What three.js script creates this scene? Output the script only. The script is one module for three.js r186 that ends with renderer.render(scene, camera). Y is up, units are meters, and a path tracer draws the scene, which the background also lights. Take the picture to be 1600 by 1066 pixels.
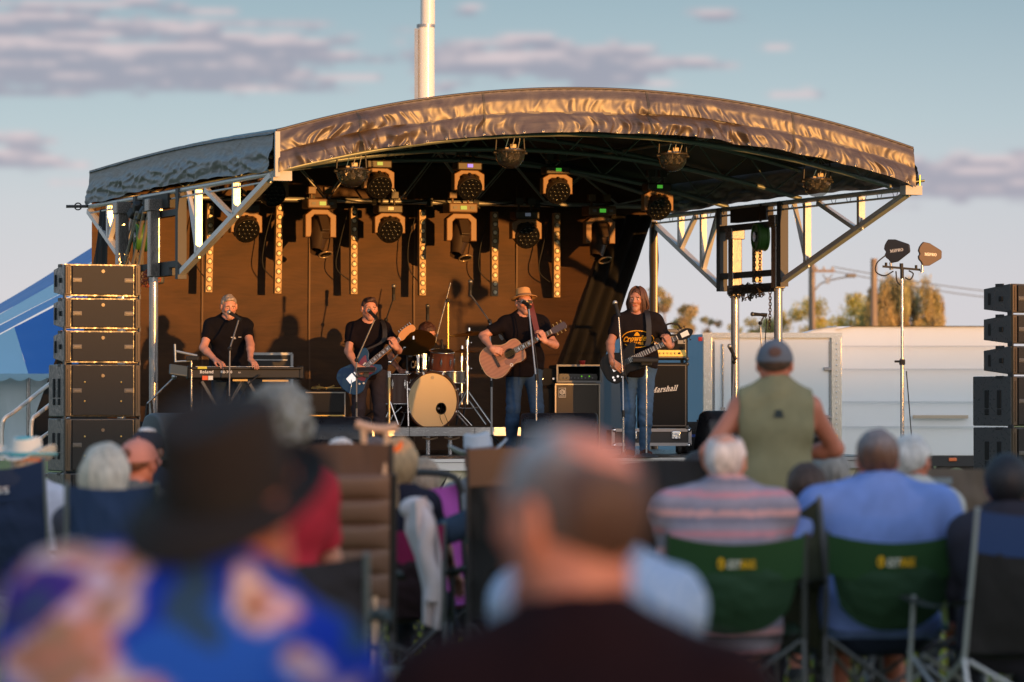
import * as THREE from 'three';
import { mergeGeometries, mergeVertices } from 'three/addons/utils/BufferGeometryUtils.js';
import { RoundedBoxGeometry } from 'three/addons/geometries/RoundedBoxGeometry.js';
import { ImprovedNoise } from 'three/addons/math/ImprovedNoise.js';

// ---------------------------------------------------------------- camera, sky, sun, exposure
const scene = new THREE.Scene();
const EYE = 1.42, FPX = 6000, PITCH = Math.atan(100 / 6000);           // 135 mm lens, standing a little above the seated heads
const camera = new THREE.PerspectiveCamera(2 * Math.atan(533 / FPX) * 180 / Math.PI, 1600 / 1066, 0.5, 4000);
camera.filmGauge = 36;
camera.position.set(0, EYE, 0);
camera.rotation.set(PITCH, 0, 0);
camera.focus = 42.0;
camera.userData.fStop = 2.8;
camera.updateMatrixWorld();
scene.add(camera);

const renderer = new THREE.WebGLRenderer({ antialias: true });
renderer.toneMapping = THREE.LinearToneMapping;
renderer.toneMappingExposure = 1.4;
renderer.shadowMap.enabled = true;

const perlin = new ImprovedNoise();
const n3 = (x, y, z) => perlin.noise(x, y, z);
const fbm = (x, y, z, o = 4) => { let s = 0, a = .5; for (let i = 0; i < o; i++) { s += a * n3(x, y, z); x = x * 2.03 + 5.1; y = y * 2.03 + 1.7; z = z * 2.03 + 3.3; a *= .5; } return s; };
const clamp = (x, a, b) => Math.min(b, Math.max(a, x));
const sst = (a, b, x) => { const t = clamp((x - a) / (b - a), 0, 1); return t * t * (3 - 2 * t); };
const mix = (a, b, t) => a + (b - a) * t;
function rng(seed) { let s = seed >>> 0; return () => { s = (s + 0x6D2B79F5) >>> 0; let t = Math.imul(s ^ (s >>> 15), 1 | s); t = (t + Math.imul(t ^ (t >>> 7), 61 | t)) ^ t; return ((t ^ (t >>> 14)) >>> 0) / 4294967296; }; }

// the sun: low behind the camera, to its right
const SUN_EL = 1.35 * Math.PI / 180, SUN_AZ = 35 * Math.PI / 180;
const SUN = new THREE.Vector3(Math.sin(SUN_AZ) * Math.cos(SUN_EL), Math.sin(SUN_EL), Math.cos(SUN_AZ) * Math.cos(SUN_EL));
const sun = new THREE.DirectionalLight(new THREE.Color().setRGB(1, .44, .10), 4.5);
sun.position.copy(SUN).multiplyScalar(120).add(new THREE.Vector3(0, 2, -42));
sun.target.position.set(0, 2, -42);
sun.castShadow = true;
sun.shadow.mapSize.set(4096, 4096);
Object.assign(sun.shadow.camera, { left: -30, right: 30, top: 20, bottom: -10, near: 1, far: 400 });
scene.add(sun, sun.target);

// dusk sky opposite the sun: pink-grey air at the horizon, teal above, flat lilac clouds with pink tops
{
  const W = 4096, H = 2048, data = new Float32Array(W * H * 4);
  const D = Math.PI / 180;
  // cloud banks as [azimuth, elevation, half width, half height, weight] in degrees
  const banks = [[-7.3, 5.1, 4.3, .55, 1.5], [-5.0, 4.85, 3.2, .26, .9], [-3.6, 4.75, 2.6, .2, .7], [-5.4, 5.85, 1.3, .16, .75], [-7.0, 5.65, 1.5, .3, .8], [.2, 5.08, 2.0, .36, 1.3], [1.0, 4.8, 1.5, .18, .8],
    [-1.6, 4.85, 1.2, .2, .7], [-.6, 5.85, .6, .1, .45], [-2.0, 5.55, .8, .12, .4], [3.05, 5.78, .52, .13, .95], [3.0, 5.12, .7, .09, .8], [3.95, 5.3, .32, .05, .8], [4.35, 4.62, .55, .07, .85],
    [-7.35, 3.72, .9, .28, .95], [-6.7, 3.6, .6, .14, .6], [7.0, 3.3, 1.3, .42, 1.35], [7.6, 3.62, 1.0, .14, .9], [6.9, 2.98, 1.2, .12, .7], [5.4, 2.95, .8, .09, .5], [-6.6, 3.28, .7, .06, .45], [-5.5, 4.12, .35, .05, .4]];
  const ramp = [[-90, .30, .29, .30], [-1, .58, .55, .60], [0, .50, .465, .475], [1.6, .485, .47, .485], [3.0, .44, .46, .48], [4.2, .355, .43, .458], [6.2, .24, .335, .385], [9, .19, .31, .37], [20, .18, .33, .45], [45, .15, .28, .43], [90, .12, .23, .38]];
  const air = (el) => { let i = 1; while (i < ramp.length - 1 && ramp[i][0] < el) i++; const a = ramp[i - 1], b = ramp[i], t = clamp((el - a[0]) / (b[0] - a[0]), 0, 1); return [mix(a[1], b[1], t), mix(a[2], b[2], t), mix(a[3], b[3], t)]; };
  const dens = (az, el) => {
    let s = 0;
    for (const [a, e, w, h, k] of banks) { const dx = (az - a) / w, dy = (el - e) / (el > e ? h : h * .72), q = dx * dx + dy * dy; if (q < 6) s = Math.max(s, k * Math.exp(-q * .8)); }
    const out = sst(8.5, 14, Math.abs(az));
    if (out > 0) s = mix(s, .42 + 1.0 * fbm(az * .11 + 30, el * .55, 4.2, 3), out) * sst(0, 1.5, el) * (1 - sst(9, 30, el) * .6);
    return s * .95 + 1.35 * fbm(az * .8 + 7, el * 7.5, 1.3, 5) * sst(.03, .45, s) - .33;
  };
  for (let y = 0; y < H; y++) {
    const el = (y + .5) / H * 180 - 90, base = air(el);
    for (let x = 0; x < W; x++) {
      let az = ((x + .5) / W - .25) * 360; if (az > 180) az -= 360;               // 0 = the way the camera looks
      let [r, g, b] = base;
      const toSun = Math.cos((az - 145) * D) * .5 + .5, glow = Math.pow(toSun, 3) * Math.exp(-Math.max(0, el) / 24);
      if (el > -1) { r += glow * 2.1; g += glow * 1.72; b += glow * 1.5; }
      r *= 1 - .05 * sst(3, 9, az); g *= 1 - .05 * sst(3, 9, az); b *= 1 - .035 * sst(3, 9, az);
      if (el > 0 && el < 40) {
        const d = dens(az, el);
        if (d > .02) {
          const c = sst(.02, .30, d), lit = clamp((d - dens(az - .02, el + .08)) * 2.4 - .08, 0, 1);
          const warm = Math.pow(toSun, 2);
          const cr = mix(.235, .54, lit) + warm * .4, cg = mix(.225, .43, lit) + warm * .2, cb = mix(.285, .44, lit) + warm * .05;
          const k = c * .74; r = mix(r, cr, k); g = mix(g, cg, k); b = mix(b, cb, k);
        }
      }
      const i = (y * W + x) * 4; data[i] = r; data[i + 1] = g; data[i + 2] = b; data[i + 3] = 1;
    }
  }
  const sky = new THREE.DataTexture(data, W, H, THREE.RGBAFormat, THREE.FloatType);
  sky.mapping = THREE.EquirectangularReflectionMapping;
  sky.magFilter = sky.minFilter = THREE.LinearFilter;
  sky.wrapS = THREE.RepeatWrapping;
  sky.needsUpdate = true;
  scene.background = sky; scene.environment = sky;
}

// ---------------------------------------------------------------- helpers
const V = (x, y, z) => new THREE.Vector3(x, y, z);
const PI = Math.PI, CP = Math.cos(PITCH), SP = Math.sin(PITCH);
// a point of the place that stands at a given distance, seen in a given direction
function P(px, py, Z) { const x = (px - 800) / FPX, y = (533 - py) / FPX, t = Z / (CP - y * SP); return V(x * t, EYE + (y * CP + SP) * t, -Z); }
const G = (px, Z, y = 0) => V((px - 800) / FPX * Z / (CP + SP * SP), y, -Z);
// the stage: origin at its front left corner, u along the front, s towards the back
const SW = 7.25, SD = 7.1, DECK = .867, EAVE = EYE + 2.36, TURN = 21.45 * PI / 180, O = V(-2.405, 0, -39), UC = Math.cos(TURN), US = Math.sin(TURN);
const S = (u, y, s) => V(O.x + u * UC - s * US, y, O.z - u * US - s * UC);
const toStage = (p) => { const dx = p.x - O.x, dz = p.z - O.z; return [dx * UC - dz * US, -dx * US - dz * UC]; };
function onS(px, py, s) {               // where a line of sight meets the upright plane s of the stage: [u, y]
  const d = P(px, py, 40), cx = 0 - O.x, cz = 0 - O.z, s0 = -cx * US - cz * UC, ds = -d.x * US - d.z * UC, t = (s - s0) / ds;
  const p = V(d.x * t, EYE + (d.y - EYE) * t, d.z * t); return [toStage(p)[0], p.y];
}
const used = {};
function numbered(name) { const n = used[name] = (used[name] ?? -1) + 1; return n ? name + '_' + String(n).padStart(3, '0') : name; }
function tag(o, label, category, group) { o.userData.label = label; o.userData.category = category; if (group) o.userData.group = group; return o; }
function thing(name, label, category, pos = V(0, 0, 0), turn = 0, group) {
  const o = new THREE.Group(); o.name = numbered(name); o.position.copy(pos); o.rotation.y = turn; scene.add(o);
  return tag(o, label, category, group);
}
function joined(list) {
  const gs = (Array.isArray(list) ? list : [list]).flat(3).map((g) => {
    let q = g.index ? g.toNonIndexed() : g;
    const n = q.attributes.position.count, r = new THREE.BufferGeometry();
    r.setAttribute('position', q.attributes.position);
    if (!q.attributes.normal) q.computeVertexNormals();
    r.setAttribute('normal', q.attributes.normal);
    r.setAttribute('uv', q.attributes.uv ?? new THREE.BufferAttribute(new Float32Array(n * 2), 2));
    if (q.attributes.color) r.setAttribute('color', q.attributes.color);
    return r;
  });
  if (gs.some((g) => g.attributes.color)) for (const g of gs) if (!g.attributes.color) g.setAttribute('color', new THREE.BufferAttribute(new Float32Array(g.attributes.position.count * 3).fill(1), 3));
  return gs.length === 1 ? gs[0] : mergeGeometries(gs);
}
function part(name, geos, mat, parent, label) {
  const m = new THREE.Mesh(joined(geos), mat); m.name = name; m.castShadow = m.receiveShadow = true; parent.add(m);
  if (label) m.userData.label = label;
  return m;
}
function solo(name, geos, mat, label, category, group) {
  const m = new THREE.Mesh(joined(geos), mat); m.name = numbered(name); m.castShadow = m.receiveShadow = true; scene.add(m);
  return tag(m, label, category, group);
}
function struct(name, geos, mat) { const m = new THREE.Mesh(joined(geos), mat); m.name = numbered(name); m.castShadow = m.receiveShadow = true; m.userData.kind = 'structure'; scene.add(m); return m; }

const tf = (g, x = 0, y = 0, z = 0, rx = 0, ry = 0, rz = 0) => { if (rx || ry || rz) g.applyMatrix4(new THREE.Matrix4().makeRotationFromEuler(new THREE.Euler(rx, ry, rz))); return g.translate(x, y, z); };
const box = (w, h, d, x, y, z, rx, ry, rz) => tf(new THREE.BoxGeometry(w, h, d), x, y, z, rx, ry, rz);
const rbox = (w, h, d, r, x, y, z, rx, ry, rz) => tf(new RoundedBoxGeometry(w, h, d, 2, r), x, y, z, rx, ry, rz);
const cyl = (r0, r1, h, n, x, y, z, rx, ry, rz) => tf(new THREE.CylinderGeometry(r0, r1, h, n), x, y, z, rx, ry, rz);
const ball = (r, x, y, z, sx = 1, sy = 1, sz = 1, n = 14) => new THREE.SphereGeometry(r, n, Math.ceil(n * .7)).scale(sx, sy, sz).translate(x, y, z);
const ringG = (R, r, x, y, z, rx = 0, ry = 0, n = 28) => tf(new THREE.TorusGeometry(R, r, 6, n), x, y, z, rx, ry, 0);
const Q = new THREE.Quaternion();
function between(g, a, b, upHint) {           // a shape along y placed from a to b
  const d = b.clone().sub(a), y = d.clone().normalize(), up = upHint ?? (Math.abs(y.y) > .9 ? V(0, 0, 1) : V(0, 1, 0));
  const x = up.clone().cross(y).normalize(), z = x.clone().cross(y).normalize();
  return g.applyMatrix4(new THREE.Matrix4().makeBasis(x, y, z)).translate((a.x + b.x) / 2, (a.y + b.y) / 2, (a.z + b.z) / 2);
}
const rod = (a, b, r, n = 8, r2 = r) => between(new THREE.CylinderGeometry(r2, r, a.distanceTo(b), n), a, b);
const sq = (a, b, w, t = w, up) => between(new THREE.BoxGeometry(w, a.distanceTo(b), t), a, b, up);
const tube = (pts, r, n = 24, m = 6) => new THREE.TubeGeometry(new THREE.CatmullRomCurve3(pts), n, r, m);
const lathe = (pts, n = 24) => new THREE.LatheGeometry(pts.map(([x, y]) => new THREE.Vector2(x, y)), n);
function sheet(nu, nv, f) {                    // a surface of a grid of points, uv 0..1
  const pos = [], uv = [], idx = [];
  for (let j = 0; j <= nv; j++) for (let i = 0; i <= nu; i++) { const p = f(i / nu, j / nv); pos.push(p.x, p.y, p.z); uv.push(i / nu, j / nv); }
  for (let j = 0; j < nv; j++) for (let i = 0; i < nu; i++) { const a = j * (nu + 1) + i, b = a + 1, c = a + nu + 1, d = c + 1; idx.push(a, b, d, a, d, c); }
  const g = new THREE.BufferGeometry();
  g.setAttribute('position', new THREE.Float32BufferAttribute(pos, 3)); g.setAttribute('uv', new THREE.Float32BufferAttribute(uv, 2)); g.setIndex(idx); g.computeVertexNormals();
  return g;
}
function extr(pts, depth, bevel = 0, holes = []) {
  const s = pts instanceof THREE.Shape ? pts : new THREE.Shape(pts.map(([x, y]) => new THREE.Vector2(x, y)));
  for (const h of holes) s.holes.push(h);
  return new THREE.ExtrudeGeometry(s, { depth, bevelEnabled: bevel > 0, bevelThickness: bevel, bevelSize: bevel, bevelSegments: 2, curveSegments: 20, steps: 1 });
}
function spline(pts, closed = true) { const s = new THREE.Shape(), c = new THREE.CatmullRomCurve3(pts.map(([x, y]) => V(x, y, 0)), closed).getPoints(pts.length * 6); c.forEach((p, i) => i ? s.lineTo(p.x, p.y) : s.moveTo(p.x, p.y)); return s; }

const lin = (r, g, b) => new THREE.Color().setRGB(r, g, b);
function mat(r, g, b, rough = .7, metal = 0, more = {}) { return new THREE.MeshStandardMaterial({ color: lin(r, g, b), roughness: rough, metalness: metal, side: THREE.DoubleSide, ...more }); }
// computed grain, tiled in metres
function grain(size, fn, srgb) {
  const d = new Uint8Array(size * size * 4);
  for (let y = 0; y < size; y++) for (let x = 0; x < size; x++) { const c = fn(x / size, y / size), i = (y * size + x) * 4; const [r, g, b] = Array.isArray(c) ? c : [c, c, c]; d[i] = clamp(r, 0, 1) * 255; d[i + 1] = clamp(g, 0, 1) * 255; d[i + 2] = clamp(b, 0, 1) * 255; d[i + 3] = 255; }
  const t = new THREE.DataTexture(d, size, size, THREE.RGBAFormat); t.wrapS = t.wrapT = THREE.RepeatWrapping; t.magFilter = t.minFilter = THREE.LinearFilter; if (srgb) t.colorSpace = THREE.SRGBColorSpace; t.needsUpdate = true; return t;
}
const loop2 = (x, y, k, z = 0) => { const a = x * 2 * PI, b = y * 2 * PI; return n3(Math.cos(a) * k + 9, Math.sin(a) * k + 3 + Math.cos(b) * k, Math.sin(b) * k + z); };
function print(w, h, draw) { const c = document.createElement('canvas'); c.width = w; c.height = h; const x = c.getContext('2d'); draw(x, w, h); const t = new THREE.CanvasTexture(c); t.colorSpace = THREE.SRGBColorSpace; t.anisotropy = 4; return t; }
const decal = (tex, more = {}) => new THREE.MeshStandardMaterial({ map: tex, transparent: true, alphaTest: .02, roughness: .7, side: THREE.DoubleSide, ...more });

// shared materials
const clothBump = grain(256, (x, y) => .5 + .5 * loop2(x, y, 5) + .25 * ((x * 256 | 0) + (y * 256 | 0)) % 2 * .3);
const scuff = grain(256, (x, y) => .62 + .3 * loop2(x, y, 2.2) + .22 * loop2(x, y, 7, 4));
const galvMap = grain(256, (x, y) => { const v = .62 + .14 * loop2(x, y, 4) + .1 * loop2(x, y, 12, 2); return [v, v, v * 1.02]; });
const M = {
  black: mat(.007, .007, .008, .6), blackRough: mat(.009, .009, .010, .85), blackGloss: mat(.01, .01, .011, .22), rubber: mat(.012, .012, .012, .8),
  dark: mat(.03, .031, .034, .6), grey: mat(.16, .16, .165, .6), white: mat(.78, .77, .75, .5),
  chrome: mat(.75, .75, .76, .16, 1), alu: mat(.42, .42, .43, .4, .75, { roughnessMap: scuff }), galv: mat(.5, .5, .5, .5, .75, { map: galvMap, roughnessMap: scuff }),
  steel: mat(.30, .30, .31, .42, .8, { roughnessMap: scuff }), darkSteel: mat(.045, .045, .05, .5, .4),
  orange: mat(.85, .20, .03, .7), green: mat(.04, .13, .02, .5), brass: mat(.62, .42, .14, .3, 1), red: mat(.5, .03, .02, .5),
};

// ---------------------------------------------------------------- figures: distance fields meshed into continuous surfaces
function nets(f, lo, hi, c) {
  const nx = Math.ceil((hi.x - lo.x) / c) + 1, ny = Math.ceil((hi.y - lo.y) / c) + 1, nz = Math.ceil((hi.z - lo.z) / c) + 1, B = 5;
  const val = new Float32Array(nx * ny * nz), at = (i, j, k) => (k * ny + j) * nx + i;
  for (let k0 = 0; k0 < nz; k0 += B) for (let j0 = 0; j0 < ny; j0 += B) for (let i0 = 0; i0 < nx; i0 += B) {
    const h = (B - 1) / 2, d = f(lo.x + (i0 + h) * c, lo.y + (j0 + h) * c, lo.z + (k0 + h) * c), far = Math.abs(d) > c * B * 1.25 + .012;
    for (let k = k0; k < Math.min(nz, k0 + B); k++) for (let j = j0; j < Math.min(ny, j0 + B); j++) for (let i = i0; i < Math.min(nx, i0 + B); i++)
      val[at(i, j, k)] = far ? d : f(lo.x + i * c, lo.y + j * c, lo.z + k * c);
  }
  for (let k = 0; k < nz; k++) for (let j = 0; j < ny; j++) for (let i = 0; i < nx; i++) if (!i || !j || !k || i === nx - 1 || j === ny - 1 || k === nz - 1) val[at(i, j, k)] = Math.max(val[at(i, j, k)], c * .3);
  const id = new Int32Array(nx * ny * nz).fill(-1), pos = [], idx = [];
  const E = [[0, 1], [2, 3], [4, 5], [6, 7], [0, 2], [1, 3], [4, 6], [5, 7], [0, 4], [1, 5], [2, 6], [3, 7]];
  const v = new Float32Array(8);
  for (let k = 0; k < nz - 1; k++) for (let j = 0; j < ny - 1; j++) for (let i = 0; i < nx - 1; i++) {
    let m = 0; for (let q = 0; q < 8; q++) { v[q] = val[at(i + (q & 1), j + (q >> 1 & 1), k + (q >> 2))]; if (v[q] < 0) m++; }
    if (!m || m === 8) continue;
    let x = 0, y = 0, z = 0, n = 0;
    for (const [a, b] of E) if (v[a] < 0 !== v[b] < 0) { const t = v[a] / (v[a] - v[b]); x += mix(a & 1, b & 1, t); y += mix(a >> 1 & 1, b >> 1 & 1, t); z += mix(a >> 2, b >> 2, t); n++; }
    id[at(i, j, k)] = pos.length / 3; pos.push(lo.x + (i + x / n) * c, lo.y + (j + y / n) * c, lo.z + (k + z / n) * c);
  }
  const quad = (a, b, d, e, flip) => { if (a < 0 || b < 0 || d < 0 || e < 0) return; flip ? idx.push(a, d, b, b, d, e) : idx.push(a, b, d, b, e, d); };
  for (let k = 1; k < nz - 1; k++) for (let j = 1; j < ny - 1; j++) for (let i = 1; i < nx - 1; i++) {
    const a = val[at(i, j, k)] < 0;
    if (a !== val[at(i + 1, j, k)] < 0) quad(id[at(i, j - 1, k - 1)], id[at(i, j, k - 1)], id[at(i, j - 1, k)], id[at(i, j, k)], !a);
    if (a !== val[at(i, j + 1, k)] < 0) quad(id[at(i - 1, j, k - 1)], id[at(i, j, k - 1)], id[at(i - 1, j, k)], id[at(i, j, k)], a);
    if (a !== val[at(i, j, k + 1)] < 0) quad(id[at(i - 1, j - 1, k)], id[at(i, j - 1, k)], id[at(i - 1, j, k)], id[at(i, j, k)], !a);
  }
  const g = new THREE.BufferGeometry(); g.setAttribute('position', new THREE.Float32BufferAttribute(pos, 3)); g.setIndex(idx); g.computeVertexNormals();
  const uv = new Float32Array(pos.length / 3 * 2); for (let i = 0; i < pos.length / 3; i++) { uv[i * 2] = (pos[i * 3] + pos[i * 3 + 2]) * 4; uv[i * 2 + 1] = pos[i * 3 + 1] * 4; }
  g.setAttribute('uv', new THREE.BufferAttribute(uv, 2));
  return g;
}
function paint(g, fn) { const p = g.attributes.position, c = new Float32Array(p.count * 3); for (let i = 0; i < p.count; i++) { const q = fn(p.getX(i), p.getY(i), p.getZ(i)); c[i * 3] = q[0]; c[i * 3 + 1] = q[1]; c[i * 3 + 2] = q[2]; } g.setAttribute('color', new THREE.BufferAttribute(c, 3)); return g; }
const smin = (a, b, k) => { const h = Math.max(k - Math.abs(a - b), 0) / k; return Math.min(a, b) - h * h * k * .25; };
const smax = (a, b, k) => -smin(-a, -b, k);
// a bone: tapered capsule, flattened front to back by fz
const bone = (a, b, ra, rb = ra, k = .04, fz = 1) => ({ ax: a.x, ay: a.y, az: a.z, dx: b.x - a.x, dy: b.y - a.y, dz: b.z - a.z, l: Math.max(1e-9, a.distanceToSquared(b)), ra, rb, k, fz });
function bd(s, x, y, z) {
  let px = x - s.ax, py = y - s.ay, pz = z - s.az; const t = clamp((px * s.dx + py * s.dy + pz * s.dz) / s.l, 0, 1);
  px -= s.dx * t; py -= s.dy * t; pz = (pz - s.dz * t) / s.fz;
  return Math.sqrt(px * px + py * py + pz * pz) - (s.ra + (s.rb - s.ra) * t);
}
const field = (bones) => (x, y, z) => { let d = 1e3; for (const s of bones) d = smin(d, bd(s, x, y, z), s.k); return d; };
const ell = (x, y, z, cx, cy, cz, rx, ry, rz) => { const a = (x - cx) / rx, b = (y - cy) / ry, c = (z - cz) / rz, k0 = Math.sqrt(a * a + b * b + c * c), k1 = Math.sqrt(a * a / rx / rx + b * b / ry / ry + c * c / rz / rz); return k1 < 1e-9 ? -Math.min(rx, ry, rz) : k0 * (k0 - 1) / k1; };
function bounds(bones, pad) { const lo = V(1e3, 1e3, 1e3), hi = V(-1e3, -1e3, -1e3); for (const s of bones) { const r = Math.max(s.ra, s.rb) + pad; for (const t of [0, 1]) { const p = V(s.ax + s.dx * t, s.ay + s.dy * t, s.az + s.dz * t); lo.min(p.clone().subScalar(r)); hi.max(p.addScalar(r)); } } return [lo, hi]; }

function ik(A, W, l1, l2, pole) {
  const d = W.clone().sub(A), L = clamp(d.length(), .08, (l1 + l2) * .998); d.normalize();
  const a = (l1 * l1 - l2 * l2 + L * L) / (2 * L), h = Math.sqrt(Math.max(0, l1 * l1 - a * a)), p = pole.clone().addScaledVector(d, -pole.dot(d)).normalize();
  return { J: A.clone().addScaledVector(d, a).addScaledVector(p, h), W: A.clone().addScaledVector(d, L) };
}
// head field in head axes: y up, z to the face, centre of the skull at 0
function headField(o = {}) {
  const jaw = o.jaw ?? 1;
  const b = [bone(V(0, 0, .03), V(0, -.062, .036), .056, .044, .03), bone(V(-.046 * jaw, -.05, .0), V(0, -.1, .06), .03, .022, .03), bone(V(.046 * jaw, -.05, .0), V(0, -.1, .06), .03, .022, .03), bone(V(-.008, -.104, .064), V(.008, -.104, .064), .018, .018, .02),
    bone(V(-.045, .03, .072), V(.045, .03, .072), .013, .013, .02), bone(V(-.042, -.016, .058), V(.042, -.016, .058), .022, .022, .025)];
  const nose = [bone(V(0, .018, .088), V(0, -.02, .108), .008, .013, .012), bone(V(-.011, -.024, .096), V(.011, -.024, .096), .009, .009, .008)], lips = bone(V(-.018, -.057, .082), V(.018, -.057, .082), .009, .009, .012);
  return (x, y, z) => {
    let d = ell(x, y, z, 0, .024, -.012, .075, .094, .097);
    for (const s of b) d = smin(d, bd(s, x, y, z), s.k);
    for (const q of [-1, 1]) d = smax(d, -(Math.hypot(x - q * .032, y - .008, (z - .1)) - .016), .016);
    for (const q of [-1, 1]) d = smin(d, ell(x, y, z, q * .032, .008, .078, .013, .011, .011), .004);
    for (const s of nose) d = smin(d, bd(s, x, y, z), s.k);
    d = smin(d, bd(lips, x, y, z), lips.k); d = smax(d, -(ell(x, y, z, 0, -.058, .094, .02, .0018, .008)), .003);
    for (const q of [-1, 1]) d = smin(d, smax(ell(x, y, z, q * .083, -.004, -.006, .014, .037, .023), -ell(x, y, z, q * .095, 0, -.002, .008, .021, .012), .006), .008);
    return d;
  };
}
const SKIN = { fair: [.56, .27, .18], tan: [.44, .20, .12], red: [.55, .2, .12], dark: [.24, .11, .07] };
const skinMat = new THREE.MeshPhysicalMaterial({ vertexColors: true, roughness: .52, sheen: .15, sheenRoughness: .6, side: THREE.DoubleSide });
const fabric = (rough = .9) => new THREE.MeshPhysicalMaterial({ vertexColors: true, roughness: rough, specularIntensity: .3, bumpMap: clothBump, bumpScale: .0006, side: THREE.DoubleSide });
const fabricMat = fabric(), hairMat = new THREE.MeshStandardMaterial({ vertexColors: true, roughness: .6, side: THREE.DoubleSide });
const vary = (c, k = .12, f = 20) => (x, y, z) => { const v = 1 + k * fbm(x * f, y * f, z * f, 2) * 2; return [c[0] * v, c[1] * v, c[2] * v]; };

/* A person, facing +z at turn 0, feet or seat on `pos`.
   o: h, girth, hipY, lean, side, twist, head:[yaw,pitch,roll], wrists:{l,r} world points or null, poles, hands, feet, shirt, trousers, hair ... */
function person(label, pos, turn, o, group) {
  const root = thing('person', label, 'person', pos, turn, group);
  root.updateMatrixWorld(true);
  const inv = root.matrixWorld.clone().invert(), L = (p) => p.clone().applyMatrix4(inv);
  const h = o.h ?? 1.78, q = h / 1.8, g = o.girth ?? 1, cell = o.cell ?? .014;
  const lean = o.lean ?? .02, side = o.side ?? 0;
  const U = V(Math.sin(side), Math.cos(lean) * Math.cos(side), Math.sin(lean)).normalize(), tw = o.twist ?? 0;
  const R = V(Math.cos(tw), -Math.sin(side), -Math.sin(tw)).normalize(), F = R.clone().cross(U).normalize();
  const P0 = V(o.hipX ?? 0, o.hipY ?? .525 * h, o.hipZ ?? 0), up = (t, r = 0, f = 0) => P0.clone().addScaledVector(U, t * q).addScaledVector(R, r * q).addScaledVector(F, f * q);
  const sw = (o.shoulder ?? .175), N = up(.545), chest = up(.36);
  const sh = { l: up(.472 + (o.shrugL ?? 0), sw), r: up(.472 + (o.shrugR ?? 0), -sw) };
  const hip = { l: up(-.02, .09), r: up(-.02, -.09) };
  const wrists = o.wrists ?? {}, poles = o.poles ?? {};
  const arm = {}, leg = {};
  for (const s of ['l', 'r']) {
    const sg = s === 'l' ? 1 : -1;
    const w = wrists[s] ? L(wrists[s]) : o.wl?.[s] ? V(...o.wl[s]) : sh[s].clone().add(V(sg * .06, -.52, .06).multiplyScalar(q));
    arm[s] = ik(sh[s], w, .29 * q, .255 * q, poles[s] ?? V(sg * .5, -.4, -.7));
    const f = o.feet?.[s] ? V(...o.feet[s]) : V(sg * .11, .085 * q, .02);
    leg[s] = ik(hip[s], f, .43 * q, .43 * q, o.knee ?? V(sg * .12, .1, 1));
  }
  // head
  const [hy, hp, hr] = o.head ?? [0, 0, 0];
  const hm = new THREE.Matrix4().makeRotationFromEuler(new THREE.Euler(hp, hy, hr, 'YXZ')), hs = (o.headScale ?? 1) * Math.sqrt(q);
  const hc = N.clone().add(V(0, .145 + (o.neckUp ?? 0), .022).applyMatrix4(new THREE.Matrix4().makeRotationFromEuler(new THREE.Euler(hp * .5 + lean, hy * .5, hr * .5 - side, 'YXZ'))).multiplyScalar(hs));
  hm.setPosition(hc); hm.scale(V(hs, hs, hs)); const hi = hm.clone().invert(), e = hi.elements;
  const hx = (f) => (x, y, z) => f(e[0] * x + e[4] * y + e[8] * z + e[12], e[1] * x + e[5] * y + e[9] * z + e[13], e[2] * x + e[6] * y + e[10] * z + e[14]) * hs;
  const atHead = (gm) => gm.applyMatrix4(hm);
  const nape = V(0, -.05, -.018).applyMatrix4(hm);
  const gs = g * q, be = (o.belly ?? 0);
  const torso = [bone(up(0, -.075), up(0, .075), .108 * gs, .108 * gs, .05, .9), bone(up(.15, -.055), up(.15, .055), (.108 + be * .4) * gs, (.108 + be * .4) * gs, .07, .9), bone(up(.37, -.082), up(.37, .082), .113 * gs, .113 * gs, .07, .88), bone(up(.04), up(.46), .1 * gs, .1 * gs, .05, .9), bone(sh.r, sh.l, .056 * gs, .056 * gs, .05, 1)];
  if (be) torso.push(bone(up(.1, -.03, .05), up(.2, .03, .06), .1 + be, .1 + be, .06));
  const traps = [bone(up(.56), sh.l.clone().lerp(N, .3), .05 * q, .045 * q, .05), bone(up(.56), sh.r.clone().lerp(N, .3), .05 * q, .045 * q, .05)];
  const am = (o.arm ?? 1) * q;
  const arms = ['l', 'r'].flatMap((s) => { const m = arm[s].J.clone().lerp(arm[s].W, .28); return [bone(sh[s], arm[s].J, .053 * am, .041 * am, .03), bone(arm[s].J, m, .04 * am, .043 * am, .03), bone(m, arm[s].W, .042 * am, .026 * am, .02)]; });
  const lm = (o.leg ?? 1) * q;
  const legs = ['l', 'r'].flatMap((s) => { const m = leg[s].J.clone().lerp(leg[s].W, .3); return [bone(hip[s], leg[s].J, .085 * lm, .056 * lm, .04), bone(leg[s].J, m, .052 * lm, .054 * lm, .03), bone(m, leg[s].W, .054 * lm, .036 * lm, .03)]; });
  const footDir = (s) => (o.toe?.[s] ? V(...o.toe[s]) : V(s === 'l' ? .25 : -.25, 0, 1)).normalize();
  const feet = ['l', 'r'].map((s) => bone(leg[s].W.clone().add(V(0, -.045, -.02)), leg[s].W.clone().addScaledVector(footDir(s), .15).add(V(0, -.055, 0)), .034, .028, .03));
  const all = [...torso, ...traps, bone(up(.52), nape, .058 * q * (o.neckR ?? 1), .054 * q * (o.neckR ?? 1), .03), ...arms, ...(o.noLegs ? [] : [...legs, ...feet])];
  const bodyF = field(all); let [lo, hi2] = bounds(all, .03);
  const skin = SKIN[o.skin ?? 'fair'];
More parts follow.
